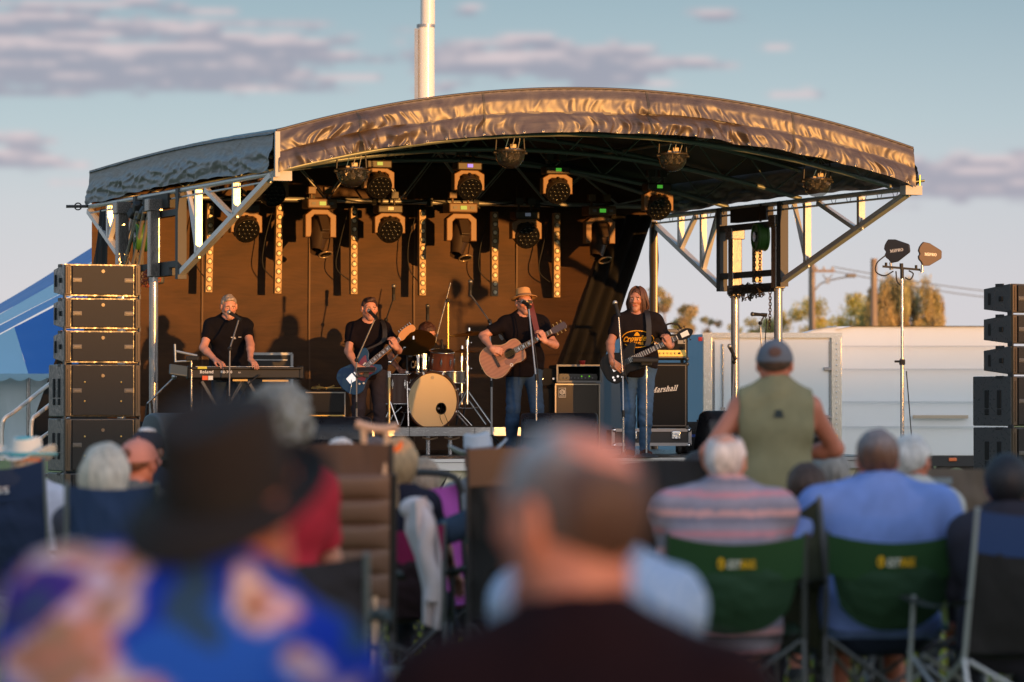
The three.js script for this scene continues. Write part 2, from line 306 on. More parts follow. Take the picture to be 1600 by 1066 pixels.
  const blush = (x, y, z) => { const v = 1 + .16 * fbm(x * 14, y * 14, z * 14, 2); return [skin[0] * v, skin[1] * v * (1 - .06 * v), skin[2] * v * .97]; };
  const neckTop = nape.y + .0;
  const geos = [paint(nets((x, y, z) => Math.max(bodyF(x, y, z), y - neckTop - .03), lo, hi2, cell), blush)];
  // head
  const hf0 = headField(o), hf = hx(hf0), hl = .17 * hs, neckB = bone(up(.5), nape, .06 * q * (o.neckR ?? 1), .052 * q * (o.neckR ?? 1), .03), headAll = (x, y, z) => smin(hf(x, y, z), bd(neckB, x, y, z), .025);
  const beard = o.beard ?? 0, brow = o.brow ?? [.06, .03, .02], lipC = o.lip ?? [.9, .6, .6];
  const face = (x, y, z) => {
    let c = blush(x, y, z); const p = V(x, y, z).applyMatrix4(hi);
    const eye = Math.hypot((Math.abs(p.x) - .032) / .013, (p.y - .008) / .007), br = Math.abs(p.y - .031 + Math.abs(p.x) * .1) < .005 && Math.abs(p.x) > .012 && Math.abs(p.x) < .05;
    if (p.z > .05) {
      if (eye < 1) c = Math.hypot(Math.abs(p.x) - .032, p.y - .008) < .006 ? [.03, .02, .015] : [.5, .42, .38];
      else if (br) c = brow;
      else if (Math.hypot(p.x / .024, (p.y + .058) / .009) < 1) c = [c[0] * lipC[0], c[1] * lipC[1], c[2] * lipC[2]];
      else if (Math.hypot((Math.abs(p.x) - .045) / .03, (p.y + .02) / .03) < 1) c = [c[0] * 1.02, c[1] * .86, c[2] * .84];
    }
    if (beard && p.z > -.01 && p.y < -.028 && !(Math.hypot(p.x / .022, (p.y + .058) / .008) < 1)) { const k = beard * sst(-.028, -.05, p.y) * (o.beardC ? 1 : 1), bc = o.beardC ?? [.07, .045, .035]; c = [mix(c[0], bc[0], k), mix(c[1], bc[1], k), mix(c[2], bc[2], k)]; }
    if (o.scalp && p.y > .02) { const k = sst(.02, .06, p.y) * .6; c = [mix(c[0], o.scalp[0], k), mix(c[1], o.scalp[1], k), mix(c[2], o.scalp[2], k)]; }
    return c;
  };
  geos.push(paint(nets(headAll, hc.clone().subScalar(hl).add(V(0, -.04, 0)), hc.clone().addScalar(hl), o.headCell ?? .0055), face));
  // hands
  for (const s of ['l', 'r']) {
    const hd = o.hands?.[s]; if (hd === null) continue;
    const W = arm[s].W, fw = hd?.dir ? V(...hd.dir).normalize() : W.clone().sub(arm[s].J).normalize(), rough = hd?.palm ? V(...hd.palm) : V(s === 'l' ? -1 : 1, 0, 0);
    const pn = rough.addScaledVector(fw, -rough.dot(fw)).normalize(), ac = fw.clone().cross(pn).normalize().multiplyScalar(s === 'l' ? 1 : -1), cu = hd?.curl ?? .35;
    const at = (f, a, n) => W.clone().addScaledVector(fw, f * q).addScaledVector(ac, a * q).addScaledVector(pn, n * q), hb = [bone(arm[s].W.clone().lerp(arm[s].J, .3), W, .033 * am, .026 * am, .02), bone(at(.005, 0, 0), at(.03, 0, 0), .026, .026, .02, 1)];
    for (let i = 0; i < 4; i++) {
      const a = .029 - i * .019, len = [.034, .039, .036, .029][i], sp = a * (hd?.spread ?? .25);
      hb.push(bone(at(.012, a * .7, 0), at(.085, a, 0), .0145, .0115, .012));
      let c = [.085, 0], ang = 0, p = at(.085, a, 0), aa = a;
      for (let j = 0; j < 3; j++) { ang += cu * [.95, 1.25, .9][j]; const l = len * [1.05, .8, .62][j]; c = [c[0] + Math.cos(ang) * l, c[1] + Math.sin(ang) * l]; aa += sp * .35; const n = at(c[0], aa, c[1]); hb.push(bone(p, n, .0095 - j * .001, .0085 - j * .001, .006)); p = n; }
    }
    const th = hd?.thumb ?? .5; hb.push(bone(at(.012, .018, .006), at(.05, .046, .016), .016, .012, .014), bone(at(.05, .046, .016), at(.077, .05 - th * .012, .026 + th * .018), .0115, .0095, .006), bone(at(.077, .05 - th * .012, .026 + th * .018), at(.098, .045 - th * .03, .03 + th * .03), .0095, .008, .006));
    const [a, b] = bounds(hb, .014); geos.push(paint(nets(field(hb), a, b, o.handCell ?? .006), blush));
  }
  part('body', geos, skinMat, root);
  // shirt
  const wr = o.wrinkle ?? 1, J = { up, N, U, R, F, sh, arm, hip, leg, hm, hi };
  const crease = (x, y, z) => wr * (.006 * fbm(x * 9, y * 5 + 3, z * 9, 3) + .004 * Math.sin(y * 46 + x * 26 + 5 * n3(x * 5, y * 5, z * 5)) * sst(.0, .5, n3(x * 4 + 7, y * 4, z * 4)));
  if (o.shirt) {
    const st = o.shirt, ex = (b, a) => ({ ...b, ra: b.ra + a, rb: b.rb + a });
    const tb = [...torso, ...traps].map((b) => ex(b, .015 + (st.loose ?? 0))); tb.push(bone(up(-.06, -.08), up(.1, .08), (.108 + .017) * gs, (.112 + .018) * gs, .05, .92)); if (!o.seated) tb.push(bone(up(-.1, -.05), up(-.1, .05), .112 * gs, .112 * gs, .05, .95));
    const tF = field(tb), slv = ['l', 'r'].map((s) => {
      const A = sh[s], E = arm[s].J, W = arm[s].W, t = st.sleeve ?? .62;
      if (t <= 0) return null;
      if (t <= 1) { const d = E.clone().sub(A).normalize(), end = A.clone().lerp(E, t), far = A.clone().lerp(E, t + .15); return { f: field([bone(A, far, .068 * am, .063 * am, .03)]), end, d }; }
      const d = W.clone().sub(E).normalize(), end = E.clone().lerp(W, t - 1), far = E.clone().lerp(W, Math.min(1, t - 1 + .12)); return { f: field([bone(A, E, .07 * am, .058 * am, .03), bone(E, far, .056 * am, .044 * am, .03)]), end, d, long: E };
    });
    const hem = up(st.hem ?? -.12), nk = up(.6, 0, .035), nr = st.neck ?? .083;
    const F2 = (x, y, z) => {
      let d = tF(x, y, z);
      for (const s of slv) if (s) { let a = s.f(x, y, z); const pl = (x - s.end.x) * s.d.x + (y - s.end.y) * s.d.y + (z - s.end.z) * s.d.z; if (!s.long || Math.hypot(x - s.end.x, y - s.end.y, z - s.end.z) < .14) a = Math.max(a, pl); d = smin(d, a, .04); }
      if (st.sleeve === 0) for (const s of ['l', 'r']) { const sg = s === 'l' ? 1 : -1, c = sh[s]; d = smax(d, (x - c.x) * R.x * sg + (y - c.y) * R.y * sg + (z - c.z) * R.z * sg - .012, .01); }
      d += crease(x, y, z);
      d = Math.max(d, -((x - hem.x) * U.x + (y - hem.y) * U.y + (z - hem.z) * U.z));
      if (!st.collar) d = Math.max(d, -(Math.hypot(x - nk.x, (y - nk.y) * .95, z - nk.z) - nr)); else d = Math.max(d, -(Math.hypot(x - nk.x, (y - nk.y - .02) * .95, z - nk.z + .02) - .068 * q));
      return d;
    };
    const [a, b] = bounds([...tb, ...arms], .06);
    const gm = nets(F2, a, b, st.cell ?? cell * .92), cf = st.paint ? st.paint(J) : vary(st.color, .1, 16);
    part(st.name ?? 'shirt', paint(gm, cf), st.mat ?? fabricMat, root); J.shirtF = F2;
  }
  if (o.trousers && !o.noLegs) {
    const t = o.trousers, x0 = .013 + (t.loose ?? 0), tb = [...torso.slice(0, 1), bone(up(.08, -.06), up(.08, .06), .106 * gs, .106 * gs, .05, .9), ...legs].map((b) => ({ ...b, ra: b.ra + x0, rb: b.rb + x0 + (t.flare ?? 0), k: Math.max(b.k, .03) })), tF = field(tb), top = up(t.top ?? .07);
    const cut = t.cut ?? 1;
    const F2 = (x, y, z) => {
      let d = tF(x, y, z) + crease(x + 3, y * 1.4, z) * .9 + .0022 * Math.sin(y * 70 + 6 * n3(x * 9, y * 9, z * 9)) * (1 - sst(.3, .75, y / h));
      d = Math.max(d, (x - top.x) * U.x + (y - top.y) * U.y + (z - top.z) * U.z);
      for (const s of ['l', 'r']) { const e0 = cut >= 1 ? leg[s].W : leg[s].J, d0 = cut >= 1 ? leg[s].W.clone().sub(leg[s].J).normalize() : leg[s].J.clone().sub(hip[s]).normalize(); if (Math.hypot(x - e0.x, y - e0.y, z - e0.z) < .22) d = Math.max(d, (x - e0.x) * d0.x + (y - e0.y) * d0.y + (z - e0.z) * d0.z - (cut >= 1 ? .03 : -.04)); else if (cut < 1 && y < Math.min(leg.l.J.y, leg.r.J.y) - .06 && (!o.seated || z > leg.l.J.z * .6)) d = Math.max(d, .02); }
      return d;
    };
    const [a, b] = bounds(tb, .03); part(cut >= 1 ? 'trousers' : 'shorts', paint(nets(F2, a, b, t.cell ?? cell * .92), t.paint ? t.paint(J) : vary(t.color, .14, 12)), t.mat ?? fabricMat, root);
  }
  if (!o.noLegs && o.shoes) for (const s of ['l', 'r']) {
    const f = footDir(s), W = leg[s].W, hb = [bone(W.clone().add(V(0, -.045, -.02)), W.clone().addScaledVector(f, .17).add(V(0, -.052, 0)), .042, .036, .03), bone(W.clone().add(V(0, o.boots ? .06 : -.01, 0)), W.clone().add(V(0, -.04, 0)), .047, .045, .03)];
    const fl = W.y - .088, ff = field(hb), [a, b] = bounds(hb, .02); part('shoe', paint(nets((x, y, z) => Math.max(ff(x, y, z), fl - y), a, b, .01), vary(o.shoes, .1)), fabricMat, root);
  }
  // hair, in head axes
  if (o.hair) {
    const H = o.hair, t = H.t ?? .012, amp = H.amp ?? .003, fr = H.fr ?? 60, st = H.style ?? 'short', extra = (H.locks ?? []).map(([a, b, r0, r1]) => bone(V(...a), V(...b), r0, r1, .03));
    const f = (x, y, z) => {
      let d = ell(x, y, z, 0, .026, -.014, .077 + t, .094 + t, .097 + t);
      if (st === 'bob' || st === 'curly') d = smin(d, ell(x, y, z, 0, -.02, -.03, .082 + t, .1 + t, .078 + t), .03);
      for (const b of extra) d = smin(d, bd(b, x, y, z), .025);
      const strand = amp * (1.6 * n3(x * fr, y * fr * (H.curl ? 1 : .25), z * fr) + (H.curl ? n3(x * fr * 2, y * fr * 2, z * fr * 2) : .5 * n3(x * fr * 2.2, y * fr * .4, z * fr * 2.2)));
      d += strand;
      const line = st === 'bob' || st === 'curly' || H.long ? Math.min((1 - Math.hypot(x / (H.face ?? .058), (y + .03) / .108)) * .07, z - .012) : -(y - (H.line ?? .02) - .012 * n3(x * 70, 2, z * 50) - .8 * z + sst(.05, .085, Math.abs(x)) * (H.burn ?? .02) * (z > 0 ? 1 : .4)) / 1.256;
      d = Math.max(d, line);
      if (st === 'short') for (const q of [-1, 1]) d = Math.max(d, -ell(x, y, z, q * .092, -.006, .002, .03, .042, .034));
      if (H.bald) d = Math.max(d, -(ell(x, y, z, 0, .105, H.baldZ ?? .02, H.bald, .06, H.bald * 1.25)));
      if (H.cut !== undefined) d = Math.max(d, y - H.cut);
      return d;
    };
    let lo3 = V(-.13, -.14, -.15), hi3 = V(.13, .15, .12); for (const b of extra) { const [a, c] = bounds([b], .03); lo3.min(a); hi3.max(c); }
    const gm = nets(f, lo3, hi3, o.hairCell ?? .0055), cf = H.paint ?? ((x, y, z) => { const v = 1 + .5 * n3(x * 90, y * 14, z * 90) + .3 * n3(x * 12, y * 12, z * 12); return H.color.map((c) => Math.max(.004, c * v)); });
    const hp = part('hair', atHead(paint(gm, cf)), hairMat, root);
    if (H.strands) { const r = rng(H.seed ?? 5), list = []; for (let i = 0; i < H.strands; i++) {
      let a = (H.gap ?? .85) + r() * (2 * PI - 2 * (H.gap ?? .85)); const R1 = 1 + (t + .004 + r() * .012) / .085, sx = Math.sin(a), sz = Math.cos(a), drop = (H.drop ?? -.1) + (r() - .5) * .06, w = (r() - .5) * .03, pts = [];
      for (let k = 0; k < 4; k++) { const th = mix(.25, 1.5, k / 3); pts.push(V(sx * .077 * R1 * Math.sin(th) + w * k * .1, .026 + .094 * R1 * Math.cos(th), -.014 + sz * .097 * R1 * Math.sin(th))); }
      pts.push(V(sx * (.08 + r() * .012) * R1 + w, drop * .5, -.02 + sz * .085 * R1), V(sx * (.07 + r() * .03) + w, drop, -.025 + sz * (.07 + r() * .02)));
      const g = tube(pts, .0045 + r() * .004, 14, 5), v = .55 + r() * .9; list.push(paint(g, () => H.color.map((q) => q * v))); }
      part('strands', atHead(joined(list)), hairMat, hp).userData.kind = 'stuff'; }
  }
  J.root = root; J.atHead = atHead; J.o = o;
  return J;
}
// a print that lies on the front or back of a shirt
function onShirt(J, tex, w, h, cx, cy, name, parent, back) {
  const g = sheet(20, 14, (a, b) => { const x = cx + (a - .5) * w, y = cy + (b - .5) * h; let z = back ? -.35 : .4; for (let i = 0; i < 40; i++) { const d = J.shirtF(x, y, z); if (d < .0015) break; z += (back ? 1 : -1) * Math.max(d * .7, .0006); } return V(back ? x : x, y, z + (back ? -.003 : .003)); });
  if (back) { const uv = g.attributes.uv; for (let i = 0; i < uv.count; i++) uv.setX(i, 1 - uv.getX(i)); }
  return part(name, g, decal(tex, { roughness: .85 }), parent);
}
// headgear in head axes
function cap(J, color, visorColor = color, back) {
  const dome = tf(new THREE.SphereGeometry(1, 24, 12, 0, 2 * PI, 0, PI / 2).scale(.094, .106, .114), 0, .02, -.012, -.14);
  const c = part('cap', J.atHead(joined([dome, tf(ringG(1, .03, 0, 0, 0, PI / 2).scale(.093, .3, .113), 0, .021, -.012, -.14), ball(.008, 0, .127, -.012)])), mat(...color, .85), J.root);
  const s = back ? -1 : 1, vis = sheet(14, 6, (a, b) => { const th = (a - .5) * 2.3, r = mix(.98, 1.0, b); return V(Math.sin(th) * .09 * r, .04 - .03 * (1 - Math.cos(th)) - b * .014 - (a - .5) ** 2 * .05 * b, s * (Math.cos(th) * .105 * r - .012 + b * .062 * Math.cos(th))); });
  part('visor', J.atHead(vis), mat(...visorColor, .8), c.parent);
}
function brimHat(J, o) {               // crown and brim with a dent and a rolled edge
  const R = o.brim ?? .15, ch = o.crown ?? .105, yb = o.y ?? .045, curl = o.curl ?? .03, rc = .09, ov = 1.16;
  const brim = sheet(48, 6, (a, b) => { const th = a * 2 * PI, r = mix(rc - .002, R, b); return V(Math.sin(th) * r, yb + curl * b * b * (o.roll ? Math.abs(Math.sin(th)) ** 2 * 1.6 - .3 : -Math.cos(th) * .5 + .1), Math.cos(th) * r * ov - .01); });
  const edge = tube(Array.from({ length: 41 }, (_, i) => { const th = i / 40 * 2 * PI; return V(Math.sin(th) * R, yb + curl * (o.roll ? Math.abs(Math.sin(th)) ** 2 * 1.6 - .3 : -Math.cos(th) * .5 + .1), Math.cos(th) * R * ov - .01); }), .004, 80, 5);
  const crown = sheet(40, 14, (a, b) => { const th = a * 2 * PI, side = Math.min(1, b / .68), topT = clamp((b - .68) / .32, 0, 1), r = mix(rc, rc * (o.taper ?? .86), side) * (1 - topT), x = Math.sin(th) * r, z = Math.cos(th) * r * ov; const pinch = 1 - (o.pinch ?? .16) * sst(.02, .09, z) * side; const dent = (o.dent ?? .028) * (1 - (1 - topT) ** 2) * Math.exp(-x * x / .0016); return V(x * pinch, yb + ch * Math.pow(side, .9) + .012 * Math.sin(topT * PI / 2) - dent - .016 * sst(0, .1, -z) * side, z - .01); });
  const tl = (gm) => o.tilt ? tf(gm.translate(0, -yb, 0), 0, 0, 0, -o.tilt).translate(0, yb, 0) : gm, h = part('hat', J.atHead(tl(joined([brim, edge, crown]))), mat(...o.color, .88), J.root);
  part('hat_band', J.atHead(tl(sheet(40, 1, (a, b) => { const th = a * 2 * PI, r = rc * 1.012; return V(Math.sin(th) * r, yb + .004 + b * .026, Math.cos(th) * r * ov - .01); }))), mat(...(o.band ?? [.05, .03, .02]), .8), J.root);
  return h;
}

// ---------------------------------------------------------------- ground, air, far things
const SHADE = 7.55;
const ridgeDir = V(SUN.x, 0, SUN.z).normalize(), ridgeAcr = V(ridgeDir.z, 0, -ridgeDir.x);
{
  const grassTex = grain(512, (x, y) => { const v = .5 + .4 * loop2(x, y, 3) + .35 * loop2(x, y, 14, 3) + .25 * loop2(x, y, 40, 6), d = sst(.45, .8, .5 + .5 * loop2(x, y, 2, 9)); return [mix(.135, .24, d) * (.5 + v), mix(.175, .19, d) * (.5 + v), mix(.04, .07, d) * (.5 + v)]; }, false);
  grassTex.repeat.set(600, 600);
  struct('ground', tf(new THREE.PlaneGeometry(1800, 1800), 0, 0, 0, -PI / 2), new THREE.MeshStandardMaterial({ map: grassTex, roughness: 1 }));
  // added rise, unseen behind the camera; crest bumps and dips shape sun and shade
  const rise = sheet(1500, 10, (a, b) => { const along = (a - .5) * 900, d = 150 + b * 90, hgt = Math.sin(Math.min(1, b * 1.6) * PI / 2) * (SHADE + .9 * sst(29.5, 32.5, along) * (1 - sst(70, 95, along)) - 1.0 * sst(.5, 2, along) * (1 - sst(4, 5.5, along)) - .75 * sst(7.5, 9, along) * (1 - sst(10.6, 11.8, along)) + .2 * n3(along * .02, 1, 2)); return ridgeDir.clone().multiplyScalar(d).addScaledVector(ridgeAcr, along).setY(Math.max(.01, hgt)); });
  struct('added_shade_ridge', rise, mat(.07, .075, .035, 1));
  // grass blades on the part of the lawn that shows between the chairs
  const r = rng(11), blade = new THREE.BufferGeometry(); blade.setAttribute('position', new THREE.Float32BufferAttribute([-.006, 0, 0, .006, 0, 0, .002, .06, .012], 3)); blade.setAttribute('uv', new THREE.Float32BufferAttribute([0, 0, 1, 0, .5, 1], 2)); blade.computeVertexNormals();
  const N = 60000, im = new THREE.InstancedMesh(blade, mat(.22, .33, .06, .8), N), m4 = new THREE.Matrix4(), q = new THREE.Quaternion();
  for (let i = 0; i < N; i++) { const Z = mix(12, 30, Math.pow(r(), .8)), x = mix(-.14, .16, Math.pow(r(), .7)) * Z, s = .6 + r() * .9; q.setFromEuler(new THREE.Euler((r() - .5) * .7, r() * 6.3, (r() - .5) * .7)); m4.compose(V(x, 0, -Z), q, V(s, s, s)); im.setMatrixAt(i, m4); const d = r(); im.setColorAt(i, lin(mix(.7, 1.7, d), mix(.8, 1.1, r()), .8)); }
  im.name = 'grass'; im.userData.kind = 'stuff'; im.userData.label = 'short dry green lawn grass under and between the camp chairs'; im.userData.category = 'grass'; scene.add(im);
}

// trees behind the vehicles
function tree(px, Z, top, half, o) {
  const b = G(px, Z), ht = EYE + (633 - top) / FPX * Z, R = half * 1.45 / FPX * Z, r = rng(o.seed), t = thing('tree', o.label, 'tree', b, 0, 'trees beyond the vehicles');
  const limbs = [], tips = [], base = ht * (o.fork ?? .3);
  limbs.push(tube([V(0, 0, 0), V(.06 * R, base * .6, .05 * R), V(.02, base, 0)], ht * .018, 8, 7));
  const n = o.limbs ?? 9;
  for (let i = 0; i < n; i++) {
    const f = (i + .5) / n, a = i * 2.4 + r(), yy = mix(o.low ?? .42, .95, f), prof = Math.sqrt(Math.max(.08, 1 - Math.pow((f - .45) / .62, 2))), out = R * prof * (.55 + .42 * r());
    const y = ht * yy, end = V(Math.cos(a) * out, y, Math.sin(a) * out), mid = V(end.x * .4, mix(base, y, .62), end.z * .4);
    limbs.push(tube([V(0, base * .9, 0), mid, end], ht * .006, 8, 5)); tips.push(end, mid.clone().lerp(end, .6));
    for (let k = 0; k < 3; k++) { const e = end.clone().lerp(mid, r() * .5), q = e.clone().add(V((r() - .5) * R * .75, (r() - .35) * ht * .16, (r() - .5) * R * .75)); limbs.push(rod(e, q, ht * .0025, 4)); tips.push(q); }
  }
  part('trunk', limbs, mat(.22, .17, .13, .9), t);
  const pos = [], col = [], uv = [], L = (o.leaf ?? .02) * ht;
  for (const c of tips) {
    const cr = R * (.17 + .2 * r()) * (o.clump ?? 1), tone = .6 + .8 * r(), warm = r();
    for (let k = 0; k < (o.n ?? 150) * 1.5; k++) {
      const d = V(r() - .5, r() - .5, r() - .5).normalize().multiplyScalar(cr * Math.pow(r(), .5)); d.y *= .8; if (o.droop) { d.x *= .6; d.z *= .6; d.y -= r() * ht * o.droop; }
      const p = c.clone().add(d), a = V(r() - .5, r() - .5, r() - .5).normalize(), bq = V(r() - .5, o.droop ? -1.6 : r() - .5, r() - .5).normalize(), w = L * (.35 + .3 * r()), l = L * (.9 + r());
      if (p.y < ht * .1 || p.y > ht) continue;
      const q0 = p.clone().addScaledVector(a, -w / 2), q1 = p.clone().addScaledVector(a, w / 2), q2 = p.clone().addScaledVector(bq, l);
      pos.push(q0.x, q0.y, q0.z, q1.x, q1.y, q1.z, q2.x, q2.y, q2.z); uv.push(0, 0, 1, 0, .5, 1);
      const v = tone * (.75 + .5 * r()), cc = o.color.map((x, i) => mix(x, o.color2[i], warm) * v); for (let j = 0; j < 3; j++) col.push(...cc);
    }
  }
  const g = new THREE.BufferGeometry(); g.setAttribute('position', new THREE.Float32BufferAttribute(pos, 3)); g.setAttribute('uv', new THREE.Float32BufferAttribute(uv, 2)); g.setAttribute('color', new THREE.Float32BufferAttribute(col, 3)); g.computeVertexNormals();
  part('crown', g, new THREE.MeshPhysicalMaterial({ vertexColors: true, roughness: .8, side: THREE.DoubleSide, transmission: .3, thickness: 0 }), t);
}
{
  const og = [.22, .25, .09], yl = [.50, .40, .09], br = [.42, .30, .16];
  tree(1044, 250, 440, 38, { seed: 3, color: og, color2: br, label: 'thin tall gum tree with open crown just right of the long-haired guitarist', limbs: 8, n: 120, clump: .62, low: .5 });
  tree(1087, 262, 472, 24, { seed: 4, color: og, color2: br, label: 'small gum tree with sparse rusty leaves above the blue trailer side', limbs: 7, n: 110, clump: .7 });
  tree(1128, 300, 494, 22, { seed: 15, color: og, color2: yl, label: 'low bushy tree peeping over the white trailer near its left corner', limbs: 6, n: 130, fork: .2, low: .3 });
  tree(1180, 300, 488, 32, { seed: 5, color: og, color2: yl, label: 'low green tree between the two stage posts above the trailer', limbs: 7, n: 150, fork: .2, low: .3 });
  tree(1228, 280, 476, 40, { seed: 6, color: og, color2: yl, label: 'round green tree right of the stage posts above the white trailer', limbs: 8, n: 170, fork: .2, low: .3 });
  tree(1318, 270, 450, 50, { seed: 7, color: [.36, .36, .07], color2: yl, label: 'yellow green bushy tree between the two wooden power poles', limbs: 11, n: 230, fork: .15, low: .25 });
  tree(1372, 290, 470, 40, { seed: 12, color: [.36, .36, .07], color2: yl, label: 'low yellow green tree behind the second wooden pole', limbs: 8, n: 190, fork: .2, low: .25 });
  tree(1413, 250, 414, 50, { seed: 8, color: [.38, .34, .13], color2: [.42, .30, .14], label: 'big weeping tree with drooping rusty foliage behind the antenna stand', limbs: 18, n: 300, droop: .17, clump: .85, leaf: .018, low: .42 });
}
// wooden poles, street lamp, wires, flood light mast
{
  const wood = mat(.20, .15, .115, .9, 0, { roughnessMap: scuff });
  const pole = (px, Z, top, label) => { const b = G(px, Z), h = EYE + (633 - top) / FPX * Z, t = thing('power_pole', label, 'power pole', b); part('pole', cyl(.15, .19, h, 12, 0, h / 2, 0), wood, t); return [t, h]; };
  const [a, ha] = pole(1269, 180, 412, 'wooden power pole with crossarm and street lamp beside the stage bracket');
  part('crossarm', box(1.15, .12, .13, .5, ha - .35, .1), wood, a);
  for (const x of [.2, .55, .95]) part('insulator', lathe([[0, 0], [.05, 0], [.07, .05], [.05, .07], [.06, .12], [0, .15]], 10).translate(x, ha - .28, .1), mat(.35, .33, .32, .3), a);
  part('bracket', [tube([V(.5, ha - .5, .1), V(.72, ha - .8, .1), V(.95, ha - .5, .1)], .03, 10), box(.2, .3, .2, .72, ha - .8, .1)], M.steel, a);
  part('lamp_arm', tube([V(.1, ha - 1.3, .1), V(.4, ha - .95, .1), V(1.0, ha - .75, .1), V(1.65, ha - .62, .1)], .045, 20), M.galv, a);
  part('lamp_head', [rbox(.5, .2, .25, .08, 1.82, ha - .56, .1)], M.grey, a);
  pole(1366, 176, 404, 'bare wooden pole with a flat top left of the antenna stand');
  const w1 = G(1269, 180, ha - .15).add(V(.95, 0, .1)), wireM = mat(.1, .1, .1, .7);
  for (const [k, px, py] of [[0, 1660, 468], [1, 1660, 478]]) solo('overhead_wire', tube([w1.clone().add(V(0, -k * .2, 0)), P(1470, 446 + k * 9, 184), P(px, py, 190)], .022, 30, 5), wireM, k ? 'lower of two thin overhead wires sagging to the right of the wooden pole' : 'upper of two thin overhead wires sagging to the right of the wooden pole', 'wire');
  const t = thing('flood_light_mast', 'tall galvanised steel mast rising behind the stage roof', 'mast', G(665, 62));
  const k = 62 / FPX, h1 = EYE + (633 - 40) * k; 
  part('lower_pole', cyl(.14, .16, h1, 24, 0, h1 / 2, 0), mat(.7, .68, .66, .4, .1, { roughnessMap: scuff }), t);
  part('flange', box(.06, 5, .13, -.15, h1 - 2.55, .06), M.galv, t); part('collar', cyl(.148, .148, .05, 24, 0, h1, 0), M.galv, t);
  part('upper_pole', cyl(.10, .118, 6, 24, .03, h1 + 3, 0), mat(.66, .64, .62, .4, .1, { roughnessMap: scuff }), t);
}
// vehicles
{
  const Z = 53.6, k = Z / FPX, white = new THREE.MeshPhysicalMaterial({ color: lin(.78, .82, .86), roughness: .4, clearcoat: .3, clearcoatRoughness: .3 }), blue = mat(.20, .36, .52, .5), trim = mat(.66, .62, .55, .35, .6, { roughnessMap: scuff });
  const X0 = (1098 - 800) * k, X1 = (1316 - 800) * k, y1 = EYE + (633 - 520) * k, y0 = .62, w = X1 - X0;
  const t = thing('box_trailer', 'white box trailer with silver corner trims parked behind the stage', 'trailer', V((X0 + X1) / 2, 0, -Z));
  t.rotation.y = .0;
  part('body', [rbox(w - .04, y1 - y0, 4.6, .03, 0, (y0 + y1) / 2, -2.33)], white, t);
  part('side_panel', sheet(1, 1, (a, b) => V(-w / 2 + .015 - a * 1.62, y0 + .02 + b * (y1 - y0 - .04), -.03 - a * 4.5)), blue, t);
  part('rear_door', box(w - .34, y1 - y0 - .22, .03, 0, (y0 + y1) / 2 - .02, -.01), white, t);
  for (const [x, ww] of [[-w / 2 + .07, .13], [w / 2 - .08, .15]]) part('corner_trim', rbox(ww, y1 - y0, .07, .012, x, (y0 + y1) / 2, -.02), trim, t);
  part('top_trim', box(w, .07, .075, 0, y1 - .035, -.02), trim, t); part('bottom_trim', box(w - .3, .06, .07, 0, y0 + .03, -.015), trim, t);
  part('rivet_strip', Array.from({ length: 22 }, (_, i) => ball(.011, w / 2 - .08, y0 + .08 + i * .075, .02, 1, 1, .5, 8)), M.chrome, t); t.children.at(-1).userData.kind = 'stuff';
  for (const x of [-w / 2 + .155, w / 2 - .18]) part('door_seam', box(.012, y1 - y0 - .24, .01, x, (y0 + y1) / 2, .008), M.grey, t);
  for (const y of [.35, .72]) part('door_hinge', rbox(.12, .05, .03, .008, w / 2 - .2, mix(y0, y1, y), .02), M.steel, t);
  part('lock_bar', [rod(V(-w / 2 + .28, y0 + .1, .03), V(-w / 2 + .28, y1 - .16, .03), .012), box(.06, .16, .03, -w / 2 + .28, mix(y0, y1, .38), .03)], M.steel, t);
  const kx = (px) => (px - 800) * k - (X0 + X1) / 2, ky = (py) => EYE + (633 - py) * k;
  const plate = print(256, 96, (c, W, H) => { c.fillStyle = '#e9e6e2'; c.fillRect(0, 0, W, H); c.strokeStyle = '#6b2b3c'; c.lineWidth = 5; c.strokeRect(4, 4, W - 8, H - 8); c.fillStyle = '#6b1f38'; c.font = 'bold 70px sans-serif'; c.textBaseline = 'middle'; c.textAlign = 'right'; c.fillText('ZW', W - 14, H / 2 + 2); });
  part('number_plate', tf(new THREE.PlaneGeometry(.37, .135), kx(1280), ky(688), .02), new THREE.MeshStandardMaterial({ map: plate, roughness: .5 }), t);
  part('tail_light', rbox(.085, .085, .03, .01, kx(1304), ky(684), .02), mat(.9, .42, .1, .25), t, 'amber upper lens'); part('tail_light', rbox(.085, .09, .03, .01, kx(1304), ky(692), .02), mat(.6, .02, .02, .2), t, 'red lower lens');
  part('socket', cyl(.04, .04, .03, 14, kx(1294), ky(686), .015, PI / 2), M.black, t);
  part('marker_lamp', rbox(.06, .06, .03, .01, kx(1092) + .02, ky(530), .0), mat(.5, .02, .02, .3), t);
  for (const x of [-.75, .75]) part('wheel', [tf(new THREE.TorusGeometry(.22, .09, 10, 24), x, .31, -2.2, 0, PI / 2)], M.rubber, t);
  part('chassis', [box(w - .3, .12, 4.2, 0, .55, -2.3), box(.1, .12, 1.4, 0, .5, -5.1)], M.darkSteel, t);
}
